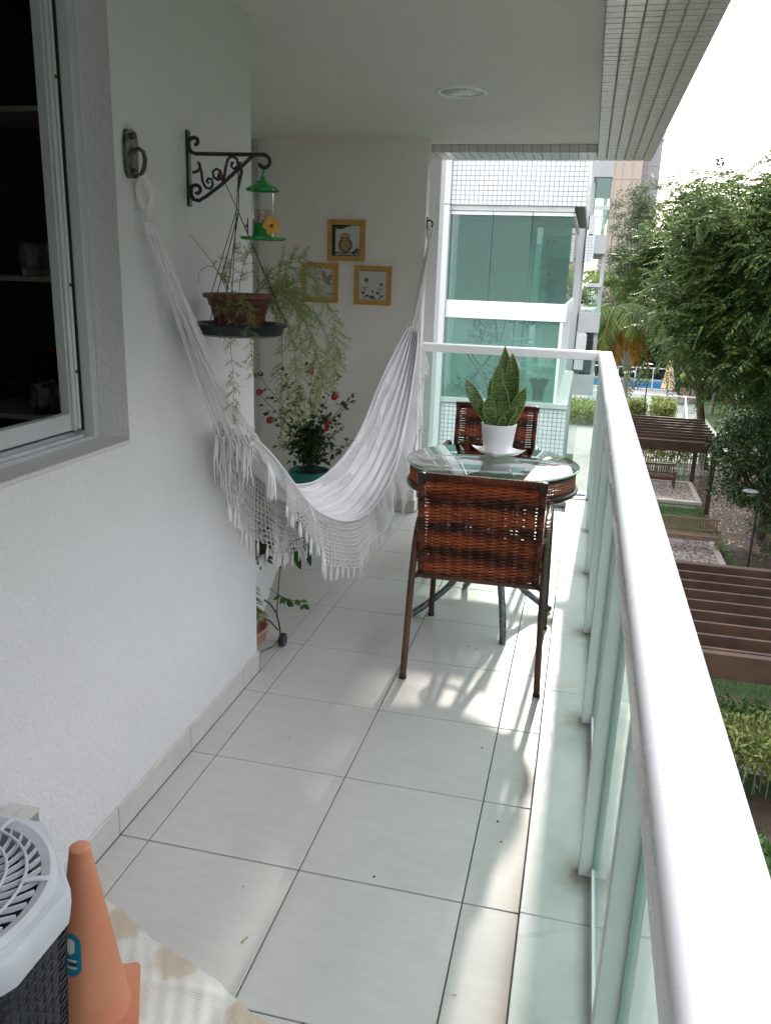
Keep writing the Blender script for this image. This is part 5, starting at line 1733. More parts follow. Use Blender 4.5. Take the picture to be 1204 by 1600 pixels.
for k in range(40):
    a0 = 2 * math.pi * k / 40; top = []; 
    pts = []
    for q in range(9):
        t = q / 8; rr = 0.040 + t * 0.133; a = a0 + 0.75 * t ** 1.2
        pts.append((AC.x + rr * math.cos(a), AC.y + rr * math.sin(a), AZ + 0.009 + 0.014 * (1 - (rr / 0.17) ** 2)))
    vs = []; 
    for (x, y, z) in pts: vs += [(x, y, z), (x, y, z - 0.008)]
    for i, (x, y, z) in enumerate(pts):
        j = min(i + 1, 8); h = max(i - 1, 0)
        dx, dy = pts[j][0] - pts[h][0], pts[j][1] - pts[h][1]; L = math.hypot(dx, dy)
        nx, ny = -dy / L * 0.0013, dx / L * 0.0013
        vs[2 * i] = (x + nx, y + ny, z); vs[2 * i + 1] = (x - nx, y - ny, z)
        vs += [(x + nx, y + ny, z - 0.012), (x - nx, y - ny, z - 0.012)] if False else []
    n = len(pts)
    V = []
    for i, (x, y, z) in enumerate(pts):
        a_, b_ = vs[2 * i], vs[2 * i + 1]
        V += [a_, b_, (b_[0], b_[1], z - 0.009), (a_[0], a_[1], z - 0.009)]
    F = []
    for i in range(n - 1):
        for j in range(4):
            l = (j + 1) % 4
            F.append((i * 4 + j, i * 4 + l, i * 4 + 4 + l, i * 4 + 4 + j))
    fins.add(V, F)
fins.build('grille_fins', M['ac_white'], acx, kind='stuff')
for k in range(6):   # raised feet of the grille on the lid
    a = R(20 + k * 60)
    MB().tube([AC + Vector((rr * math.cos(a + (rr - 0.15) * 1.2), rr * math.sin(a + (rr - 0.15) * 1.2), z)) for rr, z in ((0.150, AZ + 0.016), (0.172, AZ + 0.016), (0.188, AZ + 0.012), (0.192, AZ + 0.003))], 0.0045, 8).build('grille_foot', M['ac_white'], acx, smooth=True)
MB().lathe([(0.0001, AZ + 0.026), (0.030, AZ + 0.025), (0.044, AZ + 0.020), (0.046, AZ + 0.008)], AC, 30, cap=False).build('hub_cap', M['ac_white'], acx, smooth=True)
fb = MB()
for k in range(3):
    a0 = R(k * 120 + 20)
    fb.grid(lambda u, v: (AC.x + (0.03 + u * 0.13) * math.cos(a0 + (v - 0.5) * (0.6 + u)), AC.y + (0.03 + u * 0.13) * math.sin(a0 + (v - 0.5) * (0.6 + u)), AZ - 0.06 + (v - 0.5) * 0.05), 8, 8)
fb.build('fan_blades', M['fan'], acx, smooth='all')
MB().lathe([(0.0001, AZ - 0.11), (0.170, AZ - 0.11), (0.1715, AZ - 0.05)], AC, 40, cap=False).build('fan_well', M['fan'], acx, smooth=True)
bd = MB(); loft(bd, [[(x * f_b, y * f_b, z) for x, y in octo(HWd, CH)] for z, f_b in ((0.03, 0.77), (AZ - 0.05, 0.88))]).build('coil', M['ac_dark'], acx)
bs = MB(); loft(bs, [[(0, 0, 0.002)] * 8, [(x * 0.85, y * 0.85, 0.002) for x, y in octo(HWd, CH)], [(x * 0.85, y * 0.85, 0.035) for x, y in octo(HWd, CH)], [(x * 0.78, y * 0.78, 0.036) for x, y in octo(HWd, CH)]]).build('base_pan', M['ac_white'], acx)
# black plastic lattice wrapped round the coil, horizontally wavy strands
lat = MB()
O = octo(HWd, CH)
per = []
for i in range(8):
    (x1, y1), (x2, y2) = O[i], O[(i + 1) % 8]
    L = math.hypot(x2 - x1, y2 - y1); nseg = max(2, int(round(L / 0.011)))
    for q in range(nseg):
        t = q / nseg; per.append((x1 + (x2 - x1) * t, y1 + (y2 - y1) * t))
vis = [i for i, (x, y) in enumerate(per) if x + y * 0.2 > -0.06]
N_ = len(per)
nz = 46
for r in range(nz):
    z = 0.04 + r * (AZ - 0.105) / (nz - 1)
    seq = []
    for i in range(N_ + 1):
        x, y = per[i % N_]
        s_ = 0.815 + 0.115 * r / nz + (0.018 if (i + r) % 2 else 0)
        seq.append(AC + Vector((x * s_, y * s_, z + (0.0045 if (i + r) % 2 else -0.0045))))
    lat.tube(seq, 0.0013, 4, cap=False)
lat.build('mesh_lattice', M['ac_mesh'], acx, kind='stuff')
lv = MB()
for r in range(nz // 2):
    z = 0.05 + r * (AZ - 0.12) / (nz // 2)
    for i in range(0, N_, 1):
        x, y = per[i]
        if (i % 2): continue
        s_ = 0.825 + 0.115 * r / (nz // 2)
        lv.tube([AC + Vector((x * s_, y * s_, z)), AC + Vector((x * (s_ + 0.005), y * (s_ + 0.005), z + 0.02))], 0.0012, 3, cap=False)
lv.build('mesh_uprights', M['ac_mesh'], acx, kind='stuff')

# ---- tiled block at the wall behind the air conditioner
tbk = thing('tiled_ledge', (-0.06, -0.62, 0.0), 'small tiled block against left wall behind the air conditioner', 'tiled ledge')
MB().box(-0.0885, -0.016, -1.2, -0.427, 0.0005, 0.392).build('core', M['soffit_grout'], tbk)
for k in range(13):
    y1 = -0.4235 - k * 0.0575
    MB().box(-0.088, -0.0525, y1 - 0.054, y1, 0.3925, 0.400, 0.001).build('tile', M['base_tile'], tbk)
    MB().box(-0.0495, -0.013, y1 - 0.054, y1, 0.3925, 0.400, 0.001).build('tile', M['base_tile'], tbk)
for q in range(7):
    z1 = 0.3915 - q * 0.056
    for (a, b) in ((-0.088, -0.0525), (-0.0495, -0.0155)):
        MB().box(a, b, -0.4265, -0.4235, z1 - 0.053, z1, 0.001).build('tile', M['base_tile'], tbk)

# ---- cleaning cloth on the floor
ck = thing('floor_cloth', (0.1, -0.6, 0.002), 'stained off white cleaning cloth spread on the floor tiles under the cone', 'cloth')
A0, A1, A2, A3 = Vector((-0.03, -0.225)), Vector((0.62, -0.50)), Vector((0.42, -1.15)), Vector((-0.075, -1.0))


def cloth_fn(u, v):
    p = A0.lerp(A1, u).lerp(A3.lerp(A2, u), v)
    ex = 0.004 * math.sin(u * 13) * (1 - min(1, v * 8)) + 0.0015 * math.sin(u * 51) * (1 - min(1, v * 8))
    q1 = abs(math.sin((u * 1.4 + v * 3.0) * 3.3 + 0.8 * math.sin(v * 5)))
    ridge = 0.014 * max(0, 1 - abs((v - 0.22 - 0.28 * (u - 0.3) ** 2 + 0.04 * math.sin(u * 9))) / 0.035) ** 1.5 * (u > 0.05) * min(1, u * 4)
    ridge2 = 0.007 * max(0, 1 - abs(v - 0.10 - 0.12 * math.sin(u * 4 + 1)) / 0.03)
    z = 0.0025 + ridge + ridge2 + 0.0022 * (1 + math.sin(u * 31 + v * 17)) * 0.6 + 0.0012 * (1 + math.sin(u * 77 - v * 63))
    e = min(u, 1 - u, v * 1.0, 1 - v)
    z = z * min(1, e * 14) + 0.0015
    return (p.x + ex, p.y + ex, z)


MB().grid(cloth_fn, 110, 110).build('cloth', M['rag'], ck, smooth='all')
# ---- traffic cone
CN = Vector((0.168, -0.545, 0.006))
cn = thing('traffic_cone', CN, 'plain faded orange plastic cone with teal sticker beside the air conditioner', 'cone')
CZT = 0.425
prof = [(0.082, 0.018), (0.078, 0.024), (0.074, 0.05)] + [(0.074 - (0.074 - 0.0215) * t, 0.05 + (CZT - 0.012 - 0.05) * t) for t in [k / 10 for k in range(1, 11)]] + [(0.0205, CZT - 0.004), (0.016, CZT), (0.0001, CZT + 0.001)]
TOP = Vector((-0.022, 0.0, 0))
mb = MB(); mb.lathe(prof, (0, 0, 0), 56, cap=False)
mb.v = [(CN.x + x + TOP.x * 0 , CN.y + y, CN.z + z) for x, y, z in mb.v]
mb.build('body', M['cone'], cn, smooth=True)
sq = [(0.098 * s1 * 1.0, 0.098 * s2) for s1, s2 in ((1, 1), (-1, 1), (-1, -1), (1, -1))]
poly = []
for (x, y), a0 in zip(sq, (0, 90, 180, 270)):
    for k in range(5):
        a = R(a0 + k * 22.5); poly.append((x * 0.86 + 0.0137 * math.cos(a), y * 0.86 + 0.0137 * math.sin(a)))
MB().prism(poly, 0.016, Matrix.Translation(CN + Vector((0, 0, 0.001))) @ Matrix.Rotation(R(28), 4, 'Z')).build('base', M['cone'], cn)


def on_cone(a, z, off=0.0006):
    t = (z - 0.05) / (CZT - 0.012 - 0.05); r = 0.074 - (0.074 - 0.0215) * t + off
    return (CN.x + r * math.cos(a), CN.y + r * math.sin(a), CN.z + z)


def cone_patch(ac, aw, z0, z1, mat, name, off, par, rnd=True):
    mb = MB()

    def fn(u, v):
        w = aw
        if rnd:
            e = abs(v * 2 - 1); w = aw * (1 - max(0, (e - 0.6) / 0.4) ** 2 * 0.75)
        return on_cone(ac + (u * 2 - 1) * w, z0 + (z1 - z0) * v, off)
    return mb.grid(fn, 14, 14).build(name, mat, par, smooth='all')


stk = cone_patch(R(-92), R(23), 0.150, 0.245, M['sticker'], 'sticker', 0.0008, cn)
cone_patch(R(-96), R(12), 0.200, 0.234, M['sticker_white'], 'white_emblem', 0.0013, stk)
for k in range(3):
    cone_patch(R(-92), R(13), 0.168 + k * 0.008, 0.173 + k * 0.008, M['sticker_white'] if k != 1 else M['ink'], 'print_line', 0.0013 + 0.0002 * k, stk, False)
# litter on the tiles
for (x, y, L, a, mt, lab, nm, c_) in ((0.405, -0.268, 0.022, 1.2, 'ink_tan', 'short wooden splinter on the second row of floor tiles', 'splinter', 'splinter'), (0.925, -0.29, 0.010, 0.4, 'paper', 'tiny white chip on the sunlit tile strip by the sill', 'chip', 'debris')):
    o = MB(Matrix.Translation((x, y, 0.0005)) @ Matrix.Rotation(a, 4, 'Z')).box(-L / 2, L / 2, -0.0018, 0.0018, 0, 0.0025, 0.0006).build(nm, M[mt]); tag(o, lab, c_)

# ================================================================== NEIGHBOURING BUILDINGS
GZ = -6.0
NY = 9.0
nb_ = thing('neighbour_building', (0.0, NY, GZ), 'white tiled apartment building with green glass balconies just beyond the end railing', 'building')


def boxp(name, mat, par, *a, c=0.0):
    return MB().box(*a, c).build(name, mat, par)


boxp('side_wall', M['white_wall'], nb_, -5.0, -0.716, 8.93, 9.30, GZ, 2.43)
boxp('side_wall', M['white_wall'], nb_, -5.0, -0.716, 8.935, 9.30, 2.445, 9.0)
boxp('wall_joint', M['grey_wall'], nb_, -5.0, -0.72, 8.95, 9.28, 2.4305, 2.4445)
# floor slabs with edge beams at each storey
for k, zb in enumerate((-6.0, -3.08, -0.16, 2.44, 5.30, 8.16)):
    zt = zb + (0.17 if zb < 2 else 0.60)
    if k in (2,):
        boxp('floor_slab', M['grey_wall'], nb_, -0.714, 0.93, 9.012, 13.3, -0.72, -0.021)
    elif k == 3:
        boxp('floor_slab', M['white_paint'], nb_, -0.714, 0.93, 9.012, 13.3, 2.437, 3.02)
    elif k > 3:
        boxp('floor_slab', M['white_wall'], nb_, -0.714, 0.93, 9.012, 13.3, zb, zb + 0.22)
    else:
        boxp('floor_slab', M['grey_wall'], nb_, -0.714, 0.93, 9.012, 13.3, zb - 0.56, zb)
boxp('beam_underside', M['soffit_grout'], nb_, -0.712, 0.915, 9.03, 13.28, 2.4355, 2.4365)
pitch = 0.0566
tm = MB()
for i in range(29):
    for k in range(12):
        x = -0.713 + i * pitch; z = 2.440 + k * 0.0562
        tm.box(x + 0.003, x + pitch - 0.003, 9.0, 9.0125, z + 0.003, z + 0.0532)
    for k in range(34):
        x = -0.713 + i * pitch; z = -0.024 - (k + 1) * 0.0562
        tm.box(x + 0.003, x + pitch - 0.003, 9.0, 9.0125, z + 0.003, z + 0.0532)
for j in range(75):
    for k in range(12):
        y = 9.014 + j * pitch; z = 2.440 + k * 0.0562
        tm.box(0.929, 0.9335, y + 0.003, y + pitch - 0.003, z + 0.003, z + 0.0532)
tm.build('ceramic_tiles', M['mosaic'], nb_, kind='stuff')
boxp('tile_backing', M['mosaic_grout'], nb_, -0.714, 0.928, 9.0085, 9.0115, 2.4385, 3.115)
boxp('tile_backing', M['mosaic_grout'], nb_, -0.714, 0.928, 9.0085, 9.0115, -1.94, -0.0215)
boxp('parapet', M['grey_wall'], nb_, -0.714, 0.925, 9.02, 9.16, -1.94, -0.725)
# glazing of the balcony at our level
gy = 9.05
for (a, b) in ((-0.712, -0.185), (-0.178, 0.300), (0.307, 0.790)):
    boxp('upper_pane', M['teal_glass'], nb_, a, b, gy, gy + 0.008, 1.292, 2.325)
    boxp('upper_glazing_rail', M['white_paint'], nb_, a, b, gy - 0.012, gy + 0.020, 2.327, 2.372, c=0.003)
    boxp('lower_glazing_rail', M['white_paint'], nb_, a, b, gy - 0.012, gy + 0.020, 1.235, 1.290, c=0.003)
boxp('head_beam', M['marble'], nb_, -0.713, 0.80, 9.02, 9.09, 2.376, 2.4345)
boxp('parapet_rail', M['white_paint'], nb_, -0.713, 0.815, 9.005, 9.075, 1.072, 1.232, c=0.004)
boxp('parapet_glass', M['teal_glass_light'], nb_, -0.711, 0.742, 9.03, 9.038, 0.052, 1.070)
boxp('marble_sill', M['marble'], nb_, -0.735, 0.93, 8.975, 9.20, -0.019, 0.046, c=0.003)
boxp('marble_sill', M['marble'], nb_, 0.752, 0.93, 9.202, 13.3, -0.015, 0.044, c=0.003)
boxp('corner_post', M['white_paint'], nb_, 0.745, 0.785, 9.02, 9.06, 0.048, 1.070, c=0.003)
for j in range(5):
    y0 = 9.07 + j * 0.84
    boxp('side_glass', M['teal_glass_light'], nb_, 0.768, 0.775, y0, y0 + 0.80, 0.052, 1.070)
    boxp('side_upper_pane', M['teal_glass_light'], nb_, 0.785, 0.792, y0, y0 + 0.82, 1.292, 2.325)
    boxp('post', M['white_paint'], nb_, 0.752, 0.786, y0 + 0.802, y0 + 0.836, 0.048, 1.070, c=0.002)
for (z0, z1) in ((1.072, 1.232), (1.235, 1.290), (2.327, 2.372)):
    boxp('side_rail', M['white_paint'], nb_, 0.752, 0.815, 9.0765, 13.3, z0, z1, c=0.004)
# inside the neighbour's balcony
boxp('inner_wall', M['plaster_fine'], nb_, -0.714, -0.70, 9.31, 13.3, 0.0, 2.43)
boxp('balcony_floor', M['base_tile'], nb_, -0.699, 0.75, 9.20, 13.3, -0.020, 0.0)
boxp('rear_wall', M['plaster_fine'], nb_, -0.70, 0.20, 11.6, 11.75, 0.001, 2.43)
boxp('rear_wall', M['plaster_fine'], nb_, 0.205, 0.75, 13.15, 13.3, 0.001, 2.43)
boxp('blind_frame', M['white_paint'], nb_, 0.10, 0.155, 11.5, 11.59, 0.9, 2.2, c=0.004)
boxp('door_pane', M['teal_glass_light'], nb_, 0.16, 0.74, 11.55, 11.56, 0.9, 2.1)
boxp('handle_plate', M['black_plastic'], nb_, 0.36, 0.40, 11.53, 11.549, 2.10, 2.15)
boxp('handle_plate', M['black_plastic'], nb_, 0.46, 0.50, 11.53, 11.549, 2.10, 2.15)
boxp('inner_window', M['dark_glass'], nb_, 0.33, 0.70, 13.12, 13.14, 1.15, 1.95)
# storeys above: solid to x 0.78, open balcony zone to 0.93
for zb in (3.12, 5.60):
    boxp('upper_wall', M['white_wall'], nb_, -0.714, 0.60, 9.4, 13.3, zb, zb + 2.1)
    boxp('upper_parapet_rail', M['white_paint'], nb_, -0.713, 0.815, 9.005, 9.075, zb + 1.05, zb + 1.20, c=0.004)
    boxp('upper_parapet_glass', M['teal_glass_light'], nb_, -0.711, 0.742, 9.03, 9.038, zb, zb + 1.05)
# lower storeys
for zb in (-5.99, -3.05):
    boxp('lower_wall', M['grey_wall'], nb_, -0.714, 0.75, 9.6, 13.3, zb, zb + 2.3)

# furniture seen through the neighbour's glass
wc = thing('wire_chair', (0.35, 9.7, 0.0), 'pale slatted garden chair behind the lower green glass next door', 'chair')
for k in range(6):
    MB().tube([(0.10, 9.75, 0.42 + k * 0.075), (0.50, 9.75, 0.42 + k * 0.075)], 0.011, 6).build('slat', M['white_paint'], wc, smooth=True)
for x in (0.09, 0.51):
    MB().tube([(x, 9.72, 0.0), (x, 9.74, 0.42), (x, 9.78, 0.86)], 0.012, 6).build('leg', M['white_paint'], wc, smooth=True)
    MB().tube([(x, 9.40, 0.0), (x, 9.40, 0.42), (x, 9.75, 0.43)], 0.012, 6).build('leg', M['white_paint'], wc, smooth=True)
boxp('seat', M['white_paint'], wc, 0.10, 0.50, 9.40, 9.73, 0.415, 0.435)
vz = thing('floor_vase', (0.53, 9.35, 0.0), 'dark fluted vase on the neighbouring balcony floor behind green glass', 'vase')
MB().lathe([(0.07, 0.001), (0.075, 0.01), (0.07, 0.10), (0.085, 0.20), (0.12, 0.29), (0.125, 0.31), (0.10, 0.31), (0.09, 0.25)], (0.53, 9.35, 0.0), 24, wob=lambda j, a: 0.05 * math.cos(10 * a) * (j > 3)).build('vase', M['lamp_black'], vz, smooth=True)
vb = MB()
for k in range(9):
    a = rng.uniform(0, 6.28)
    vb.tube(catmull([(0.53, 9.35, 0.2), (0.53 + 0.05 * math.cos(a), 9.35 + 0.05 * math.sin(a), 0.55), (0.53 + 0.14 * math.cos(a), 9.35 + 0.1 * math.sin(a), rng.uniform(0.75, 1.0))], 8), 0.004, 4)
vp = thing('dry_twigs', (0.53, 9.35, 0.3), 'bare twigs standing in the dark vase next door', 'twigs')
vb.build('twigs', M['cotton_cord'], vp, smooth=True, kind='stuff')
tr_ = thing('folding_table', (-0.05, 9.8, 0.0), 'small grey folding table next door carrying plants behind green glass', 'table')
boxp('tabletop', M['alu'], tr_, -0.62, 0.02, 9.55, 9.95, 0.70, 0.72)
for x0, x1 in ((-0.58, -0.05), (-0.05, -0.58)):
    for y in (9.58, 9.92): MB().tube([(x0, y, 0.0), (x1, y, 0.70)], 0.012, 6).build('leg', M['lamp_black'], tr_, smooth=True)


def bushy(name, c, r, h, n, mat, label, cat='plant', group=None, L=(0.06, 0.12), W=(0.02, 0.04), potmat=None, up=0.3):
    c = Vector(c); t = thing(name, c, label, cat, group)
    sp = []
    for k in range(n):
        a = rng.uniform(0, 6.28); rr = r * math.sqrt(rng.random()); z = rng.random() * h
        rr *= 0.4 + 0.9 * math.sin(math.pi * min(1, 0.15 + z / h * 0.8))
        p = c + Vector((rr * math.cos(a), rr * math.sin(a), z))
        d = Vector((math.cos(a) + rng.uniform(-.6, .6), math.sin(a) + rng.uniform(-.6, .6), rng.uniform(-0.6, 1) + up))
        sp.append((p, d, Vector((rng.uniform(-.4, .4), rng.uniform(-.8, .3), 1)), rng.uniform(*L), rng.uniform(*W)))
    leaves('foliage', sp, mat, t)
    st = MB()
    for k in range(6):
        a = rng.uniform(0, 6.28)
        st.tube([c + Vector((0, 0, -0.02)), c + Vector((r * 0.4 * math.cos(a), r * 0.4 * math.sin(a), h * 0.7))], min(0.02, r * 0.04), 4, cap=False)
    st.build('stems', M['stem'], t, kind='stuff')
    return t


bushy('potted_fern', (-0.30, 9.7, 0.74), 0.17, 0.24, 120, M['leaf_dark'], 'dark leafy plant at left on the folding table next door', group='plants on the neighbouring balcony')
bushy('potted_fern', (-0.12, 9.35, 0.02), 0.20, 0.42, 160, M['leaf_dark'], 'tall dark spiky plant on the floor next door behind the snake plant', group='plants on the neighbouring balcony')
bushy('potted_fern', (0.28, 9.9, 0.95), 0.22, 0.25, 120, M['leaf_gloss'], 'leafy plant above the slatted chair next door', group='plants on the neighbouring balcony')
bushy('potted_fern', (-0.45, 9.3, 0.02), 0.13, 0.26, 100, M['leaf_dark'], 'low plant in the left corner next door', group='plants on the neighbouring balcony')
# tall thin dryer frame lines seen through the upper part of the lower pane
dk = thing('clothes_dryer', (-0.1, 10.6, 0.0), 'thin metal clothes drying frame standing next door behind glass', 'drying rack')
for (a, b) in (((-0.25, 10.5, 0.0), (-0.05, 10.5, 1.15)), ((-0.05, 10.5, 0.0), (-0.25, 10.5, 1.15)), ((0.05, 10.5, 0.3), (0.05, 10.5, 1.2)), ((0.16, 10.5, 0.3), (0.20, 10.5, 1.2))):
    MB().tube([a, b], 0.009, 6).build('bar', M['lamp_black'], dk)

# second building farther on: stacked balconies
sb2 = thing('far_building', (1.0, 16.0, GZ), 'pale grey apartment block with green glass balconies farther down the row', 'building')
FY = 16.0
boxp('core_wall', M['grey_wall'], sb2, -2.0, 0.86, FY + 0.3, FY + 6, GZ, 2.9)
boxp('core_wall', M['white_wall'], sb2, -2.0, 0.98, FY + 0.9, FY + 6, 2.9, 9.0)
for (z0, z1, xa, xb, mt) in ((3.555, 4.40, 0.93, 1.292, 'grey_wall'), (2.12, 2.485, 1.02, 1.30, 'grey_wall'), (0.57, 0.955, 0.90, 1.325, 'grey_wall'), (-0.72, -0.30, 0.90, 1.33, 'grey_wall')):
    boxp('balcony_slab', M[mt], sb2, xa, xb, FY, FY + 4.5, z0, z1)
for (z0, z1) in ((2.945, 3.03), (1.475, 1.545)):
    boxp('balcony_rail', M['fence_white'], sb2, 1.0, 1.285, FY + 0.02, FY + 0.08, z0, z1)
    boxp('balcony_rail', M['fence_white'], sb2, 1.25, 1.30, FY + 0.081, FY + 4.4, z0, z1)
for (z0, z1, m_) in ((3.04, 3.54, 'teal_glass'), (2.50, 2.94, 'teal_glass_light'), (0.97, 1.47, 'rail_glass')):
    boxp('glass_panel', M[m_], sb2, 1.0, 1.27, FY + 0.04, FY + 0.05, z0, z1)
    boxp('glass_panel', M[m_], sb2, 1.275, 1.283, FY + 0.085, FY + 4.4, z0, z1)
boxp('balcony_floor_edge', M['white_wall'], sb2, 0.93, 1.05, FY + 0.0, FY + 0.4, 2.49, 2.84)
boxp('pillar', M['grey_wall'], sb2, 1.235, 1.315, FY + 0.1, FY + 0.4, -0.299, 2.119)
boxp('window_frame', M['soffit_grout'], sb2, 1.08, 1.22, FY + 0.35, FY + 0.40, -0.1, 0.45)
boxp('low_wall', M['grey_wall'], sb2, 0.861, 1.234, FY + 0.45, FY + 6, -0.299, 0.56)
boxp('low_glass', M['dark_glass'], sb2, 1.0, 1.24, FY + 0.05, FY + 0.06, -0.29, 0.40)
tl2 = MB()
for i in range(3):
    for k in range(9):
        tl2.box(0.90 + i * 0.057 + 0.003, 0.954 + i * 0.057, FY - 0.006, FY + 0.004, 1.95 + k * 0.057 + 0.003, 2.004 + k * 0.057)
        tl2.box(0.93 + i * 0.057 + 0.003, 0.984 + i * 0.057, FY - 0.006, FY + 0.004, 0.02 + k * 0.057 + 0.003, 0.074 + k * 0.057)
boxp('column', M['white_wall'], sb2, 0.89, 1.075, FY + 0.0045, FY + 0.3, -0.2, 0.565)
tl2.build('ceramic_tiles', M['mosaic'], sb2, kind='stuff')
boxp('tile_panel', M['mosaic_grout'], sb2, 0.897, 1.018, FY - 0.003, FY + 0.29, 1.945, 2.47)

# distant towers
t1 = thing('distant_tower', (3.4, 90, GZ), 'tall beige tower with vertical joints rising behind the trees', 'tower')
boxp('wall', M['beige_tower'], t1, 1.6, 4.98, 90, 100, GZ, 21)
for x in (2.35, 3.10, 4.05):
    boxp('pilaster_joint', M['soffit_grout'], t1, x, x + 0.06, 89.95, 90.0, GZ, 21)
for z in (2.0, 5.2, 8.4, 11.6, 14.8): boxp('floor_band', M['beige_tower'], t1, 1.6, 4.97, 89.96, 89.998, z, z + 0.12)
t2 = thing('distant_tower', (6.0, 91, GZ), 'grey tower with white top floor to the right of the beige tower', 'tower')
boxp('wall', M['grey_tower'], t2, 4.99, 6.75, 91, 101, GZ, 15.4)
boxp('white_floor', M['fence_white'], t2, 4.99, 6.9, 90.9, 101, 15.41, 16.5)
boxp('crown', M['grey_tower'], t2, 4.99, 6.85, 91.1, 101, 16.51, 17.9)
for z in range(-5, 15, 2): boxp('floor_joint', M['soffit_grout'], t2, 5.0, 6.74, 90.95, 90.999, z, z + 0.07)
for x in (5.6, 6.2): boxp('pilaster_joint', M['soffit_grout'], t2, x, x + 0.05, 90.96, 90.998, GZ, 15.3)

# ================================================================== GARDEN
gm = MB().grid(lambda u, v: (-300 + 600 * u, -40 + 700 * v, GZ + (-0.02)), 40, 40)
gm.build('ground', M['lawn'], kind='structure')


def sheet(name, pts, mat, z, **kw):
    return MB().add([(x, y, z) for x, y in pts], [tuple(range(len(pts)))]).build(name, mat, kind='structure', **kw)


sheet('soil_bed', [(5.9, 22.0), (16, 20.5), (16, 42), (6.2, 42), (5.75, 33), (5.8, 29), (5.3, 24.6), (5.9, 24.3)], M['bare_soil'], GZ - 0.012)
sheet('soil_bed', [(-2, 12.9), (9, 13.1), (9, 13.75), (-2, 13.55)], M['bare_soil'], GZ - 0.010)
sheet('soil_bed', [(-2, 8.4), (9, 8.6), (9, 10.4), (-2, 10.2)], M['bare_soil'], GZ - 0.011)
sheet('pool_paving', [(-6, 36), (8.3, 36), (8.6, 61.6), (-6, 61.6)], M['paving'], GZ - 0.008)
sheet('garden_path', [(1.0, 29.0), (1.95, 29.0), (2.2, 43.5), (1.1, 43.5)], M['concrete'], GZ - 0.004)


def kerbed(name, x0, x1, y0, y1, lab):
    g = thing(name, ((x0 + x1) / 2, (y0 + y1) / 2, GZ), lab, 'gravel bed')
    boxp('gravel', M['gravel'], g, x0, x1, y0, y1, GZ - 0.05, GZ + 0.03)
    for a in ((x0 - 0.16, x1 + 0.16, y0 - 0.16, y0), (x0 - 0.16, x1 + 0.16, y1, y1 + 0.16), (x0 - 0.16, x0, y0, y1), (x1, x1 + 0.16, y0, y1)):
        boxp('kerb', M['concrete'], g, *a, GZ - 0.05, GZ + 0.09, c=0.01)
    return g


kerbed('gravel_bed', 2.5, 5.55, 28.7, 31.7, 'kerbed gravel bed under the far pergola')
kerbed('gravel_bed', 0.8, 5.35, 21.2, 23.95, 'kerbed gravel bed under the pale bench')


def bench(x0, x1, yb, mat, label):
    t = thing('park_bench', ((x0 + x1) / 2, yb, GZ), label, 'bench')
    zb = GZ + 0.03
    n = 20 if x1 - x0 < 1.8 else int((x1 - x0) / 0.085)
    boxp('top_rail', mat, t, x0, x1, yb, yb + 0.05, zb + 0.80, zb + 0.87, c=0.008)
    boxp('lower_rail', mat, t, x0, x1, yb, yb + 0.05, zb + 0.48, zb + 0.53, c=0.008)
    for k in range(n):
        x = x0 + 0.05 + (x1 - x0 - 0.12) * k / (n - 1)
        boxp('back_slat', mat, t, x - 0.02, x + 0.02, yb + 0.012, yb + 0.035, zb + 0.53, zb + 0.80)
    for k in range(5):
        boxp('seat_slat', mat, t, x0, x1, yb - 0.42 + k * 0.085, yb - 0.355 + k * 0.085, zb + 0.405, zb + 0.43, c=0.004)
    boxp('apron', mat, t, x0 + 0.03, x1 - 0.03, yb - 0.40, yb - 0.37, zb + 0.30, zb + 0.40)
    for x in (x0 + 0.0, x1 - 0.06):
        boxp('leg', mat, t, x, x + 0.06, yb - 0.42, yb - 0.36, zb, zb + 0.40)
        boxp('leg', mat, t, x, x + 0.06, yb - 0.02, yb + 0.04, zb, zb + 0.48)
        boxp('armrest', mat, t, x - 0.005, x + 0.065, yb - 0.45, yb - 0.001, zb + 0.62, zb + 0.655, c=0.006)
        boxp('arm_post', mat, t, x, x + 0.06, yb - 0.42, yb - 0.37, zb + 0.43, zb + 0.62)
    return t


bench(3.35, 5.48, 23.35, M['bench_wood'], 'pale weathered wooden slatted bench on the nearer gravel bed')
bench(3.0, 4.95, 31.1, M['bench_red'], 'dark red wooden bench in the shade under the far pergola')


def pergola(x0, x1, y0, y1, ztop, nslat, label, posts, post_w=0.16, hs=0.20, ths=0.06, front=0.0):
    t = thing('pergola', ((x0 + x1) / 2, y0, GZ), label, 'pergola')
    for k in range(nslat):
        y = y0 + (y1 - y0) * k / (nslat - 1)
        boxp('roof_slat', M['perg_wood'], t, x0, x1, y, y + ths, ztop - hs, ztop + 0.002 * (k % 3), c=0.006)
    boxp('front_beam', M['perg_wood'], t, x0, x1, y0 - 0.15, y0 - 0.03, ztop - 0.36 - front, ztop - 0.01, c=0.008)
    boxp('rear_beam', M['perg_wood'], t, x0, x1, y1 + 0.09, y1 + 0.20, ztop - 0.34, ztop - 0.01, c=0.008)
    for (x, ya, yb_) in [(p[0], y0, y1) for p in posts]:
        boxp('side_beam', M['perg_wood'], t, x - 0.06, x + 0.06, y0 - 0.02, y1 + 0.08, ztop - 0.40, ztop - hs - 0.003, c=0.006)
    for (x, y) in posts:
        boxp('post', M['perg_wood'], t, x - post_w / 2, x + post_w / 2, y - post_w / 2, y + post_w / 2, GZ - 0.02, ztop - 0.402, c=0.008)
    return t


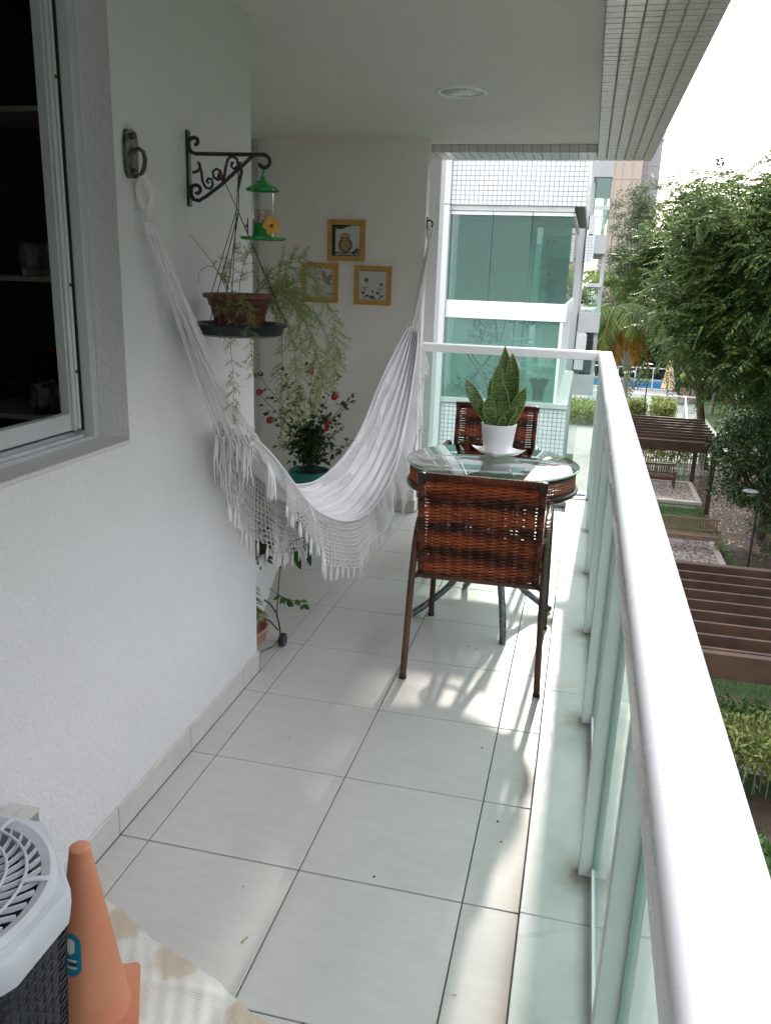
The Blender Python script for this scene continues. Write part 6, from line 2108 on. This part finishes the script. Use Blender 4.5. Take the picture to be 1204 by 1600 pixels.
pergola(2.35, 5.90, 27.35, 32.4, -3.50, 9, 'dark brown slatted pergola farther off over the red bench', [(5.70, 27.45), (5.70, 31.9), (2.6, 27.45), (2.6, 31.9)])
pergola(-0.8, 7.6, 10.02, 13.9, -3.50, 9, 'dark brown slatted pergola close below the railing', [(7.3, 10.2), (7.3, 13.7), (-0.6, 10.2), (-0.6, 13.7)], hs=0.24, front=0.04)


def lamp(x, y, zt, side, label, flat=True):
    t = thing('garden_lamp', (x, y, GZ), label, 'lamp post', 'black garden lamp posts')
    MB().tube([(x, y, GZ - 0.02), (x, y, zt)], 0.032, 8).build('pole', M['lamp_black'], t, smooth=True)
    MB().tube([(x, y, zt - 0.03), (x + side * 0.16, y, zt - 0.02)], 0.02, 8).build('arm', M['lamp_black'], t, smooth=True)
    c = (x + side * 0.24, y, zt - 0.02)
    MB().lathe([(0.0001, 0.045), (0.10, 0.040), (0.19, 0.018), (0.20, 0.0), (0.17, -0.02), (0.0001, -0.025)], c, 24, cap=False).build('lamp_head', M['lamp_head'], t, smooth=True)
    return t


lamp(6.04, 21.46, -3.70, -1, 'black garden lamp post beside the dark bushes on the right')
lamp(6.86, 40.0, -2.72, -1, 'black garden lamp post beside the glass fence of the walkway')
lamp(4.55, 45.0, -2.55, 0, 'black garden lamp post in front of the pool fence')

# pool
pl_ = thing('swimming_pool', (5, 65, GZ), 'blue swimming pool behind the glass fence', 'pool')
boxp('water', M['water'], pl_, -4, 7.55, 62.6, 68.3, GZ - 0.1, GZ - 0.006 + 0.05)
for a in ((-4.3, 7.85, 62.3, 62.599), (-4.3, 7.85, 68.301, 68.6), (7.551, 7.85, 62.6, 68.3), (-4.3, -4.001, 62.6, 68.3)):
    boxp('coping', M['paving'], pl_, *a, GZ - 0.1, GZ + 0.10, c=0.01)
sheet('pool_deck', [(-6, 61.62), (14, 61.62), (14, 74), (-6, 74)], M['paving'], GZ - 0.007)
pf = thing('pool_fence', (5, 68.9, GZ), 'white posted glass fence behind the pool', 'fence')
for k in range(9):
    x = -2.6 + k * 1.25
    boxp('post', M['fence_white'], pf, x - 0.04, x + 0.04, 61.86, 61.94, GZ, GZ + 1.60)
    if k < 8: boxp('glass_panel', M['dark_glass'], pf, x + 0.05, x + 1.20, 68.89, 68.91, GZ + 0.1, GZ + 1.5)
boxp('top_rail', M['fence_white'], pf, -2.7, 7.5, 61.85, 61.95, GZ + 1.60, GZ + 1.68)
boxp('foot_rail', M['fence_white'], pf, -2.7, 7.5, 61.86, 61.94, GZ + 0.06, GZ + 0.13)

um = thing('closed_umbrella', (6.95, 58.5, GZ), 'closed beige sun umbrella standing beside the pool', 'umbrella')
MB().tube([(6.95, 58.5, GZ), (6.95, 58.5, -3.30)], 0.035, 8).build('pole', M['bench_wood'], um, smooth=True)
MB().lathe([(0.42, -5.35), (0.36, -5.0), (0.30, -4.6), (0.20, -4.0), (0.10, -3.5), (0.03, -3.32), (0.0001, -3.3)], (6.95, 58.5, 0), 40, cap=False, wob=lambda j, a: 0.16 * math.cos(9 * a)).build('canopy', M['umbrella'], um, smooth=True)
lg = thing('deck_lounger', (7.9, 56.5, GZ), 'brown wooden lounger with raised back beside the umbrella', 'lounger')
MB(Matrix.Translation((7.7, 56.0, GZ)) @ Matrix.Rotation(R(-15), 4, 'Z')).box(-0.33, 0.33, -0.9, 0.5, 0.30, 0.36).box(-0.30, -0.25, -0.85, -0.80, 0, 0.3).box(0.25, 0.30, -0.85, -0.80, 0, 0.3).box(-0.30, -0.25, 0.4, 0.45, 0, 0.3).box(0.25, 0.30, 0.4, 0.45, 0, 0.3).build('frame', M['bench_wood'], lg)
MB(Matrix.Translation((7.7, 56.0, GZ)) @ Matrix.Rotation(R(-15), 4, 'Z') @ Matrix.Translation((0, 0.5, 0.33)) @ Matrix.Rotation(R(50), 4, 'X')).box(-0.33, 0.33, 0, 0.75, -0.03, 0.03).build('backrest', M['bench_wood'], lg)

# walkway glass fence
wf = thing('walkway_fence', (7, 50, GZ), 'white metal and glass fence along the paved walkway', 'fence')
boxp('top_rail', M['fence_white'], wf, 1.0, 8.0, 49.95, 50.03, -4.86, -4.78)
boxp('foot_rail', M['fence_white'], wf, 1.0, 8.0, 49.96, 50.02, GZ + 0.08, GZ + 0.14)
for k in range(5):
    x = 1.6 + k * 1.6
    boxp('post', M['fence_white'], wf, x - 0.04, x + 0.04, 49.96, 50.02, GZ, -4.86)
    if k < 4: boxp('glass_panel', M['rail_glass'], wf, x + 0.05, x + 1.55, 49.98, 50.0, GZ + 0.15, -4.87)
for (a, b) in (((7.9, 49.9), (6.35, 36.2)), ((7.2, 49.9), (5.9, 36.6))):
    a, b = Vector((*a, 0)), Vector((*b, 0))
    MB().tube([a + Vector((0, 0, -4.85)), b + Vector((0, 0, -4.85))], 0.05, 6).build('hand_rail', M['fence_white'], wf, smooth=True)
    for k in range(8):
        p = a.lerp(b, k / 7)
        MB().tube([p + Vector((0, 0, GZ)), p + Vector((0, 0, -4.86))], 0.035, 6).build('post', M['fence_white'], wf, smooth=True)
    g = MB(); g.add([a + Vector((0, 0, GZ + 0.15)), b + Vector((0, 0, GZ + 0.15)), b + Vector((0, 0, -4.9)), a + Vector((0, 0, -4.9))], [(0, 1, 2, 3)]).build('glass_panel', M['rail_glass'], wf)
# white picket fence behind the far pergola
pk_ = thing('picket_fence', (4, 33.6, GZ), 'white picket fence behind the hedge plants of the far pergola', 'fence')
for k in range(38):
    x = 2.4 + k * 0.105
    boxp('picket', M['fence_white'], pk_, x, x + 0.045, 33.6, 33.63, GZ, GZ + 0.95)
boxp('rail', M['fence_white'], pk_, 2.35, 6.5, 33.635, 33.67, GZ + 0.15, GZ + 0.20)
boxp('rail', M['fence_white'], pk_, 2.35, 6.5, 33.635, 33.67, GZ + 0.75, GZ + 0.80)
pk2 = thing('picket_fence', (5, 10.6, GZ), 'grey white picket fence half hidden behind the near variegated hedge', 'fence')
for k in range(46):
    x = 3.2 + k * 0.095
    boxp('picket', M['fence_white'], pk2, x, x + 0.05, 10.95, 10.98, GZ, GZ + 0.75)
boxp('rail', M['fence_white'], pk2, 3.15, 7.6, 10.985, 11.01, GZ + 0.55, GZ + 0.60)

# ------------------------------------------------------------------ vegetation
nrg = np.random.default_rng(11)


def unit(v): return v / np.maximum(np.linalg.norm(v, axis=-1, keepdims=True), 1e-9)


def leaf_cloud(C, D, N, L, W):
    """folded diamond leaves, 2 quads-as-triangles each; C,D,N (n,3)"""
    D = unit(D); S = unit(np.cross(D, N)); N2 = unit(np.cross(S, D))
    L = L[:, None]; W = W[:, None]
    p0 = C; p1 = C + D * L * 0.45 + S * W * 0.5 + N2 * W * 0.15; p2 = C + D * L - N2 * L * 0.12; p3 = C + D * L * 0.45 - S * W * 0.5 + N2 * W * 0.15
    V = np.stack([p0, p1, p2, p3], 1).reshape(-1, 3)
    b = np.arange(len(C))[:, None] * 4
    F = np.concatenate([b + np.array([0, 1, 2]), b + np.array([0, 2, 3])], 1).reshape(-1, 3)
    return V, F


def clumps(center, radii, n, shell=0.35, squash=1.0, rg=nrg):
    d = unit(rg.normal(size=(n, 3)))
    r = (shell + (1 - shell) * rg.random(n)) ** 0.6
    bump = 1 + 0.18 * np.sin(d[:, 0] * 5 + 1.3) * np.cos(d[:, 2] * 6 + 0.5) + 0.12 * rg.normal(size=n)
    return np.array(center) + d * (r * bump)[:, None] * np.array(radii)


def tree(name, label, base, center, radii, nclump, per, cr, L, W, mat, bark='bark', group=None, cat='tree', trunk_r=0.16, fronds=False, clumpsq=0.6, shell=0.35, limbs=26, droop=0.3):
    t = thing(name, base, label, cat, group)
    CC = clumps(center, radii, nclump, shell)
    CC = CC[CC[:, 2] > base[2] + 0.15]
    if fronds:      # pinnate sprays: stems carrying paired leaflets
        Cs, Ds, Ns, Ls, Ws = [], [], [], [], []
        for c in CC:
            k = max(1, int(per * nrg.uniform(0.5, 1.4)))
            for q in range(k):
                o = c + nrg.normal(size=3) * cr * np.array([1, 1, clumpsq]) * 0.6
                out = unit(o - np.array(center)); d = unit(out * 0.6 + nrg.normal(size=3) * 0.55 + np.array([0, 0, -0.1]))
                ln = nrg.uniform(0.35, 0.65)
                m_ = 9
                tt = np.linspace(0.12, 1, m_)[:, None]
                pts = o + d * ln * tt + np.array([0, 0, -1]) * (ln * droop * tt ** 2)
                side = unit(np.cross(d, np.array([0, 0, 1.0]))[None, :])[0]
                for sg in (-1, 1):
                    Cs.append(pts); dd = side[None, :] * sg + d[None, :] * 0.55 + np.array([0, 0, -0.25]) + nrg.normal(size=(m_, 3)) * 0.12
                    Ds.append(dd); Ns.append(np.tile(np.array([0, 0, 1.0]), (m_, 1)) + nrg.normal(size=(m_, 3)) * 0.25)
                    Ls.append(L * (0.6 + 0.5 * np.sin(np.pi * tt[:, 0])) * nrg.uniform(0.8, 1.2)); Ws.append(np.full(m_, W))
        V, F = leaf_cloud(np.concatenate(Cs), np.concatenate(Ds), np.concatenate(Ns), np.concatenate(Ls), np.concatenate(Ws))
    else:
        n = len(CC) * per
        k = np.repeat(np.arange(len(CC)), per)
        off = unit(nrg.normal(size=(n, 3))) * (nrg.random(n) ** 0.5)[:, None] * cr * np.array([1, 1, clumpsq]) * nrg.uniform(0.6, 1.3, size=len(CC))[k][:, None]
        P_ = CC[k] + off
        D_ = off * 1.2 + nrg.normal(size=(n, 3)) * 0.35 * cr + np.array([0, 0, -droop * cr])
        N_ = np.array([0, 0, 1.0]) + nrg.normal(size=(n, 3)) * 0.45
        V, F = leaf_cloud(P_, D_, N_, L * nrg.uniform(0.6, 1.3, n), W * nrg.uniform(0.7, 1.3, n))
    fast_mesh('crown', V, F, mat, parent=t, kind='stuff')
    tk = MB()
    b = Vector(base); top = Vector(center) + Vector((0, 0, -radii[2] * 0.35))
    m1 = b.lerp(top, 0.5) + Vector((rng.uniform(-.15, .15), rng.uniform(-.15, .15), 0)) * radii[0] * 0.4
    c = catmull([b - Vector((0, 0, 0.1)), m1, top], 10)
    tk.tube(c, [trunk_r * (1.25 - 0.7 * i / 9) for i in range(10)], 9)
    tk.build('trunk', M[bark], t, smooth=True)
    lb = MB()
    for i in nrg.choice(len(CC), min(limbs, len(CC)), replace=False):
        e = Vector(CC[i]); s = c[rng.randint(4, 9)]
        mm = s.lerp(e, 0.5) + Vector((rng.uniform(-1, 1), rng.uniform(-1, 1), rng.uniform(0, 1))) * 0.12 * (e - s).length
        q = catmull([s, mm, e], 7)
        lb.tube(q, [trunk_r * 0.38 * (1 - 0.8 * k / 6) + 0.006 for k in range(7)], 5, cap=False)
    lb.build('limbs', M[bark], t, smooth=True, kind='stuff')
    return t


def palm(label, base, crown, fl_, nf, group, old=0, up=0.6, Lf=0.5):
    t = thing('palm_tree', base, label, 'palm tree', group)
    b, c = Vector(base), Vector(crown)
    pts = catmull([b - Vector((0, 0, 0.1)), b.lerp(c, 0.5) + Vector((0.12, 0, 0)), c], 14)
    MB().tube(pts, [0.16 - 0.05 * i / 13 + 0.008 * (i % 2) for i in range(14)], 10).build('trunk', M['bark_grey'], t, smooth=True)
    for kind in (0, 1):
        Cs, Ds, Ns, Ls, Ws = [], [], [], [], []
        rach = MB()
        for k in range(nf):
            isold = k < old
            if isold != bool(kind): continue
            a = 2.4 * k + 0.5; el = (rng.uniform(-0.5, 0.15) if isold else rng.uniform(0.1, 1.0) * up + 0.1)
            d = Vector((math.cos(a), math.sin(a), el)).normalized(); L = fl_ * rng.uniform(0.85, 1.1)
            cur = []
            p = c.copy(); dd = d.copy()
            for i in range(22):
                cur.append(p.copy()); dd = (dd + Vector((0, 0, -0.085 * (1.3 if isold else 1)))).normalized(); p = p + dd * L / 21
            rach.tube(cur, [0.022 * (1 - 0.85 * i / 21) for i in range(22)], 5, cap=False)
            for i in range(2, 22):
                T = (cur[i] - cur[i - 1]).normalized(); Sx = T.cross(Vector((0, 0, 1))).normalized()
                for sg in (-1, 1):
                    for h in (0, 0.5):
                        q = cur[i - 1].lerp(cur[i], h)
                        Cs.append(tuple(q)); Ds.append(tuple(Sx * sg * 0.8 + T * 0.55 + Vector((0, 0, -0.45 - rng.random() * 0.4)))); Ns.append((rng.uniform(-.3, .3), rng.uniform(-.3, .3), 1))
                        Ls.append(Lf * (0.35 + 0.75 * math.sin(math.pi * (i / 22) ** 0.8)) * rng.uniform(0.85, 1.1)); Ws.append(0.045)
        if not Cs: continue
        V, F = leaf_cloud(np.array(Cs), np.array(Ds), np.array(Ns), np.array(Ls), np.array(Ws))
        fast_mesh('old_fronds' if kind else 'fronds', V, F, M['leaf_palm_old'] if kind else M['leaf_palm'], parent=t, kind='stuff')
        rach.build('frond_stems', M['leaf_palm_old'] if kind else M['stem_green'], t, smooth=True, kind='stuff')
    return t


palm('coconut palm with yellow and orange lower fronds beside the far building', (1.95, 30.0, GZ), (2.05, 30.0, 0.70), 2.5, 24, 'palms between the buildings and trees', old=9, up=0.5, Lf=0.75)
palm('bright green upright palm higher up behind the coconut palm', (1.9, 36.0, GZ), (2.25, 36.0, 1.5), 2.3, 14, 'palms between the buildings and trees', old=0, up=1.6, Lf=0.6)
palm('low yellow green palm beside the walkway fence', (9.0, 52.0, GZ), (9.0, 52.0, -3.6), 2.2, 20, 'palms between the buildings and trees', old=3, up=1.7, Lf=0.6)
palm('small arching palm left of the low yellow green palm', (8.3, 56.0, GZ), (8.2, 56.0, -4.3), 1.2, 14, 'palms between the buildings and trees', old=2, up=1.6, Lf=0.5)

tree('feathery_tree', 'large feathery dark green tree filling the right side', (8.3, 23.0, GZ), (6.95, 23.0, 1.95), (4.0, 3.6, 3.0), 950, 15, 0.55, 0.18, 0.054, M['leaf_big'], fronds=True, trunk_r=0.22, limbs=60, clumpsq=0.45, shell=0.15)
tree('feathery_tree', 'taller feathery tree behind the large one at the right edge', (11.0, 29.0, GZ), (9.8, 29.5, 2.2), (4.2, 3.5, 4.3), 520, 12, 0.6, 0.20, 0.06, M['leaf_big'], fronds=True, trunk_r=0.24, limbs=40, clumpsq=0.45, shell=0.2)
tree('small_leaf_tree', 'grey green sparse tree in front of the beige tower', (3.2, 40.0, GZ), (3.15, 40.0, 2.6), (1.55, 1.5, 3.7), 230, 80, 0.40, 0.13, 0.065, M['leaf_grey'], bark='bark_grey', limbs=60, shell=0.25)
tree('round_bush_tree', 'dense glossy rounded tree hiding the right side of the far pergola', (7.0, 25.0, GZ), (7.05, 25.0, -3.5), (1.95, 1.6, 1.75), 170, 90, 0.42, 0.12, 0.065, M['leaf_gloss'], limbs=20)
tree('round_bush_tree', 'dark dense bush at the right edge below the glossy tree', (8.3, 22.6, GZ), (8.2, 22.8, -4.9), (1.8, 1.1, 1.1), 110, 80, 0.36, 0.12, 0.06, M['leaf_dark'], limbs=10)
bk = [(-6, 78, 6, 5.5), (1, 80, 6.5, 6), (7, 76, 5.5, 6.5), (12.5, 72, 6, 7), (18, 66, 6, 8), (13, 50, 4.5, 6.5), (16, 40, 4.5, 7), (9.7, 60, 3.2, 4.2), (24, 75, 7, 8), (32, 80, 8, 8)]
names = ['far dark tree left behind the pool', 'far dark tree behind the middle of the pool', 'far dark tree behind the umbrella', 'far broad tree right of the umbrella', 'far tall tree deep on the right', 'mid distance dark tree right of the low palm', 'mid distance tree behind the two feathery trees', 'small dark tree just behind the closed umbrella', 'farthest tree on the right behind the others', 'outermost far tree beyond the right edge']
for (x, y, r_t, h), nm in zip(bk, names):
    tree('broadleaf_tree', nm, (x, y, GZ), (x, y, GZ + h * 0.55), (r_t * 0.75, r_t * 0.6, h * 0.62), 150, 60, 0.95, 0.34, 0.19, M['leaf_dark'], group='dark trees in the distance', trunk_r=0.3, limbs=12)
for k, (x, y) in enumerate([(1.6, 71.5), (3.4, 72), (5.3, 71.6), (7.1, 71.3), (8.7, 70)]):
    tree('shrub', ['leftmost', 'second from left', 'middle', 'fourth from left', 'rightmost'][k] + ' rounded dark shrub in the row behind the pool', (x, y, GZ), (x, y, GZ + 1.5), (1.25, 1.0, 1.6), 45, 60, 0.45, 0.22, 0.12, M['leaf_gloss'] if k in (1, 2, 3) else M['leaf_dark'], group='dark shrubs behind the pool', cat='shrub', trunk_r=0.06, limbs=8)


def hedge(label, x0, x1, y0, y1, z0, z1, n, L, W, mat, group=None, name='hedge', stem=True, cat='hedge', up=0.5):
    t = thing(name, ((x0 + x1) / 2, (y0 + y1) / 2, GZ), label, cat, group)
    u = nrg.random((n, 3)); u[:, 2] = u[:, 2] ** 0.6
    P_ = np.array([x0, y0, z0]) + u * np.array([x1 - x0, y1 - y0, z1 - z0])
    P_[:, 2] += 0.10 * (z1 - z0) * np.sin(P_[:, 0] * 4.1 + P_[:, 1] * 3) * u[:, 2]
    P_ += nrg.normal(size=(n, 3)) * 0.05
    D_ = nrg.normal(size=(n, 3)) * 0.8 + np.array([0, 0, up]); N_ = np.array([0, -0.3, 1.0]) + nrg.normal(size=(n, 3)) * 0.5
    V, F = leaf_cloud(P_, D_, N_, L * nrg.uniform(0.6, 1.3, n), W * nrg.uniform(0.7, 1.3, n))
    fast_mesh('foliage', V, F, mat, parent=t, kind='stuff')
    if stem:
        st = MB()
        for k in range(int((x1 - x0) * 9)):
            x = rng.uniform(x0, x1); y = rng.uniform(y0, y1)
            st.tube([(x, y, GZ - 0.02), (x + rng.uniform(-.06, .06), y, z0 + 0.3), (x + rng.uniform(-.1, .1), y, z1 - 0.1)], 0.010, 4, cap=False)
        st.build('stems', M['bark_grey'], t, kind='stuff')
    return t


hedge('variegated yellow green hedge close below the near pergola', 2.6, 8.0, 9.75, 10.85, GZ + 0.55, GZ + 1.15, 15000, 0.115, 0.036, M['leaf_croton'])
hedge('tall yellow green stemmed plants in a row behind the far pergola', 2.4, 5.9, 32.9, 33.4, GZ + 0.5, GZ + 1.75, 4200, 0.15, 0.06, M['leaf_croton'], name='hedge')
hedge('pale yellow green clipped shrub between pool and far pergola', 4.95, 6.1, 44.0, 46.0, GZ + 0.2, GZ + 1.45, 5200, 0.16, 0.08, M['leaf_croton'], name='shrub', cat='shrub', stem=False)
hedge('pale yellow green leafy shrub to the left of the clipped one', 3.7, 4.7, 45.0, 46.6, GZ + 0.3, GZ + 1.35, 2600, 0.16, 0.08, M['leaf_croton'], name='shrub', cat='shrub', stem=False)
hedge('low yellow green hedge along the paved path near the neighbouring building', 0.2, 3.0, 44.0, 47.5, GZ, GZ + 1.0, 3600, 0.2, 0.09, M['leaf_croton'], stem=False)
hedge('green ground cover strip behind the near pergola roof', 1.0, 9.0, 11.6, 12.9, GZ, GZ + 0.32, 14000, 0.13, 0.05, M['leaf_low'], name='ground_cover', cat='ground cover', stem=False)
hedge('green ground cover in front of the near hedge at lower right', 3.4, 7.0, 7.6, 8.5, GZ, GZ + 0.55, 5500, 0.13, 0.06, M['leaf_low'], name='ground_cover', cat='ground cover', stem=False)
hedge('small yellow green croton beside the black lamp post on the right', 6.95, 7.9, 22.0, 22.8, GZ, GZ + 0.7, 500, 0.28, 0.07, M['leaf_croton'], name='croton_plant', cat='plant', stem=False)
# leaf litter and short grass tufts near the visible lawn
n = 26000
P_ = np.stack([nrg.uniform(3.2, 9.0, n), nrg.uniform(13.8, 28.0, n), np.full(n, GZ - 0.015)], 1)
keep = ~((P_[:, 0] < 5.6) & (P_[:, 1] > 20.9) & (P_[:, 1] < 24.2)) & ~((P_[:, 0] > 5.75) & (P_[:, 1] > 22.0))
P_ = P_[keep]; n = len(P_)
V, F = leaf_cloud(P_, nrg.normal(size=(n, 3)) * 0.4 + np.array([0, 0, 1.0]), nrg.normal(size=(n, 3)), nrg.uniform(0.04, 0.10, n), np.full(n, 0.014))
gt = fast_mesh('grass', V, F, M['leaf_low']); tag(gt, 'short green lawn grass around the benches', 'grass', kind='stuff')
n = 900
P_ = np.stack([nrg.uniform(5.6, 8.6, n), nrg.uniform(22.5, 32.0, n), np.full(n, GZ + 0.004)], 1)
V, F = leaf_cloud(P_, nrg.normal(size=(n, 3)) * np.array([1, 1, 0.1]), np.tile(np.array([0, 0, 1.0]), (n, 1)) + nrg.normal(size=(n, 3)) * 0.2, nrg.uniform(0.06, 0.12, n), np.full(n, 0.05))
gt = fast_mesh('leaf_litter', V, F, M['pebble']); tag(gt, 'dry fallen leaves scattered on the bare soil', 'leaf litter', kind='stuff')

# unseen trees added right of the frame to keep low sky light off the balcony
for k, (x, y, h) in enumerate([(15, -14, 15), (14, -6, 16), (15.5, 2, 17), (14.5, 10, 16), (17, 17, 17), (12, -22, 14), (20, -2, 19), (20, 12, 19)]):
    tree('sky_blocker_tree', ['first', 'second', 'third', 'fourth', 'fifth', 'sixth', 'seventh', 'eighth'][k] + ' unseen tall tree added out of frame on the right to block low sky', (x, y, GZ), (x, y, GZ + h * 0.56), (3.6, 4.6, h * 0.46), 120, 60, 1.1, 0.42, 0.26, M['leaf_dark'], group='unseen trees added right of the balcony to block low sky', trunk_r=0.3, limbs=10)
tree('broadleaf_tree', 'mid distance dark tree just right of the glossy rounded tree', (10.5, 34, GZ), (10.2, 34, GZ + 3.2), (3.2, 2.4, 3.2), 130, 60, 0.7, 0.24, 0.12, M['leaf_dark'], group='dark trees in the distance', trunk_r=0.2, limbs=12)

tree('feathery_tree', 'feathery tree between the coconut palm and the large tree', (6.6, 35.0, GZ), (4.9, 34.0, 2.0), (2.3, 2.0, 2.8), 330, 12, 0.5, 0.20, 0.065, M['leaf_big'], fronds=True, trunk_r=0.16, limbs=30, clumpsq=0.45, shell=0.15)

# grit and crumbs lying on the tiles
gr_ = MB()
for (x, y) in [(0.70, 1.55), (0.735, 1.54), (0.86, 1.545), (0.655, 0.03), (0.56, 0.93), (0.955, 0.36), (0.975, 0.27), (0.33, -0.10), (0.62, -0.45), (0.20, 0.62), (0.86, 0.75), (0.40, 1.6), (0.15, 1.2), (0.93, -0.42)]:
    q = rng.uniform(0.0018, 0.0042)
    gr_.lathe([(0.0001, 0.0), (q, 0.0004), (q * 0.7, q * 0.7), (0.0001, q * 0.9)], (x, y, 0.0004), 6, cap=False)
tag(gr_.build('grit', M['soil'], smooth='all'), 'dark specks of grit scattered on the pale floor tiles', 'grit', kind='stuff')
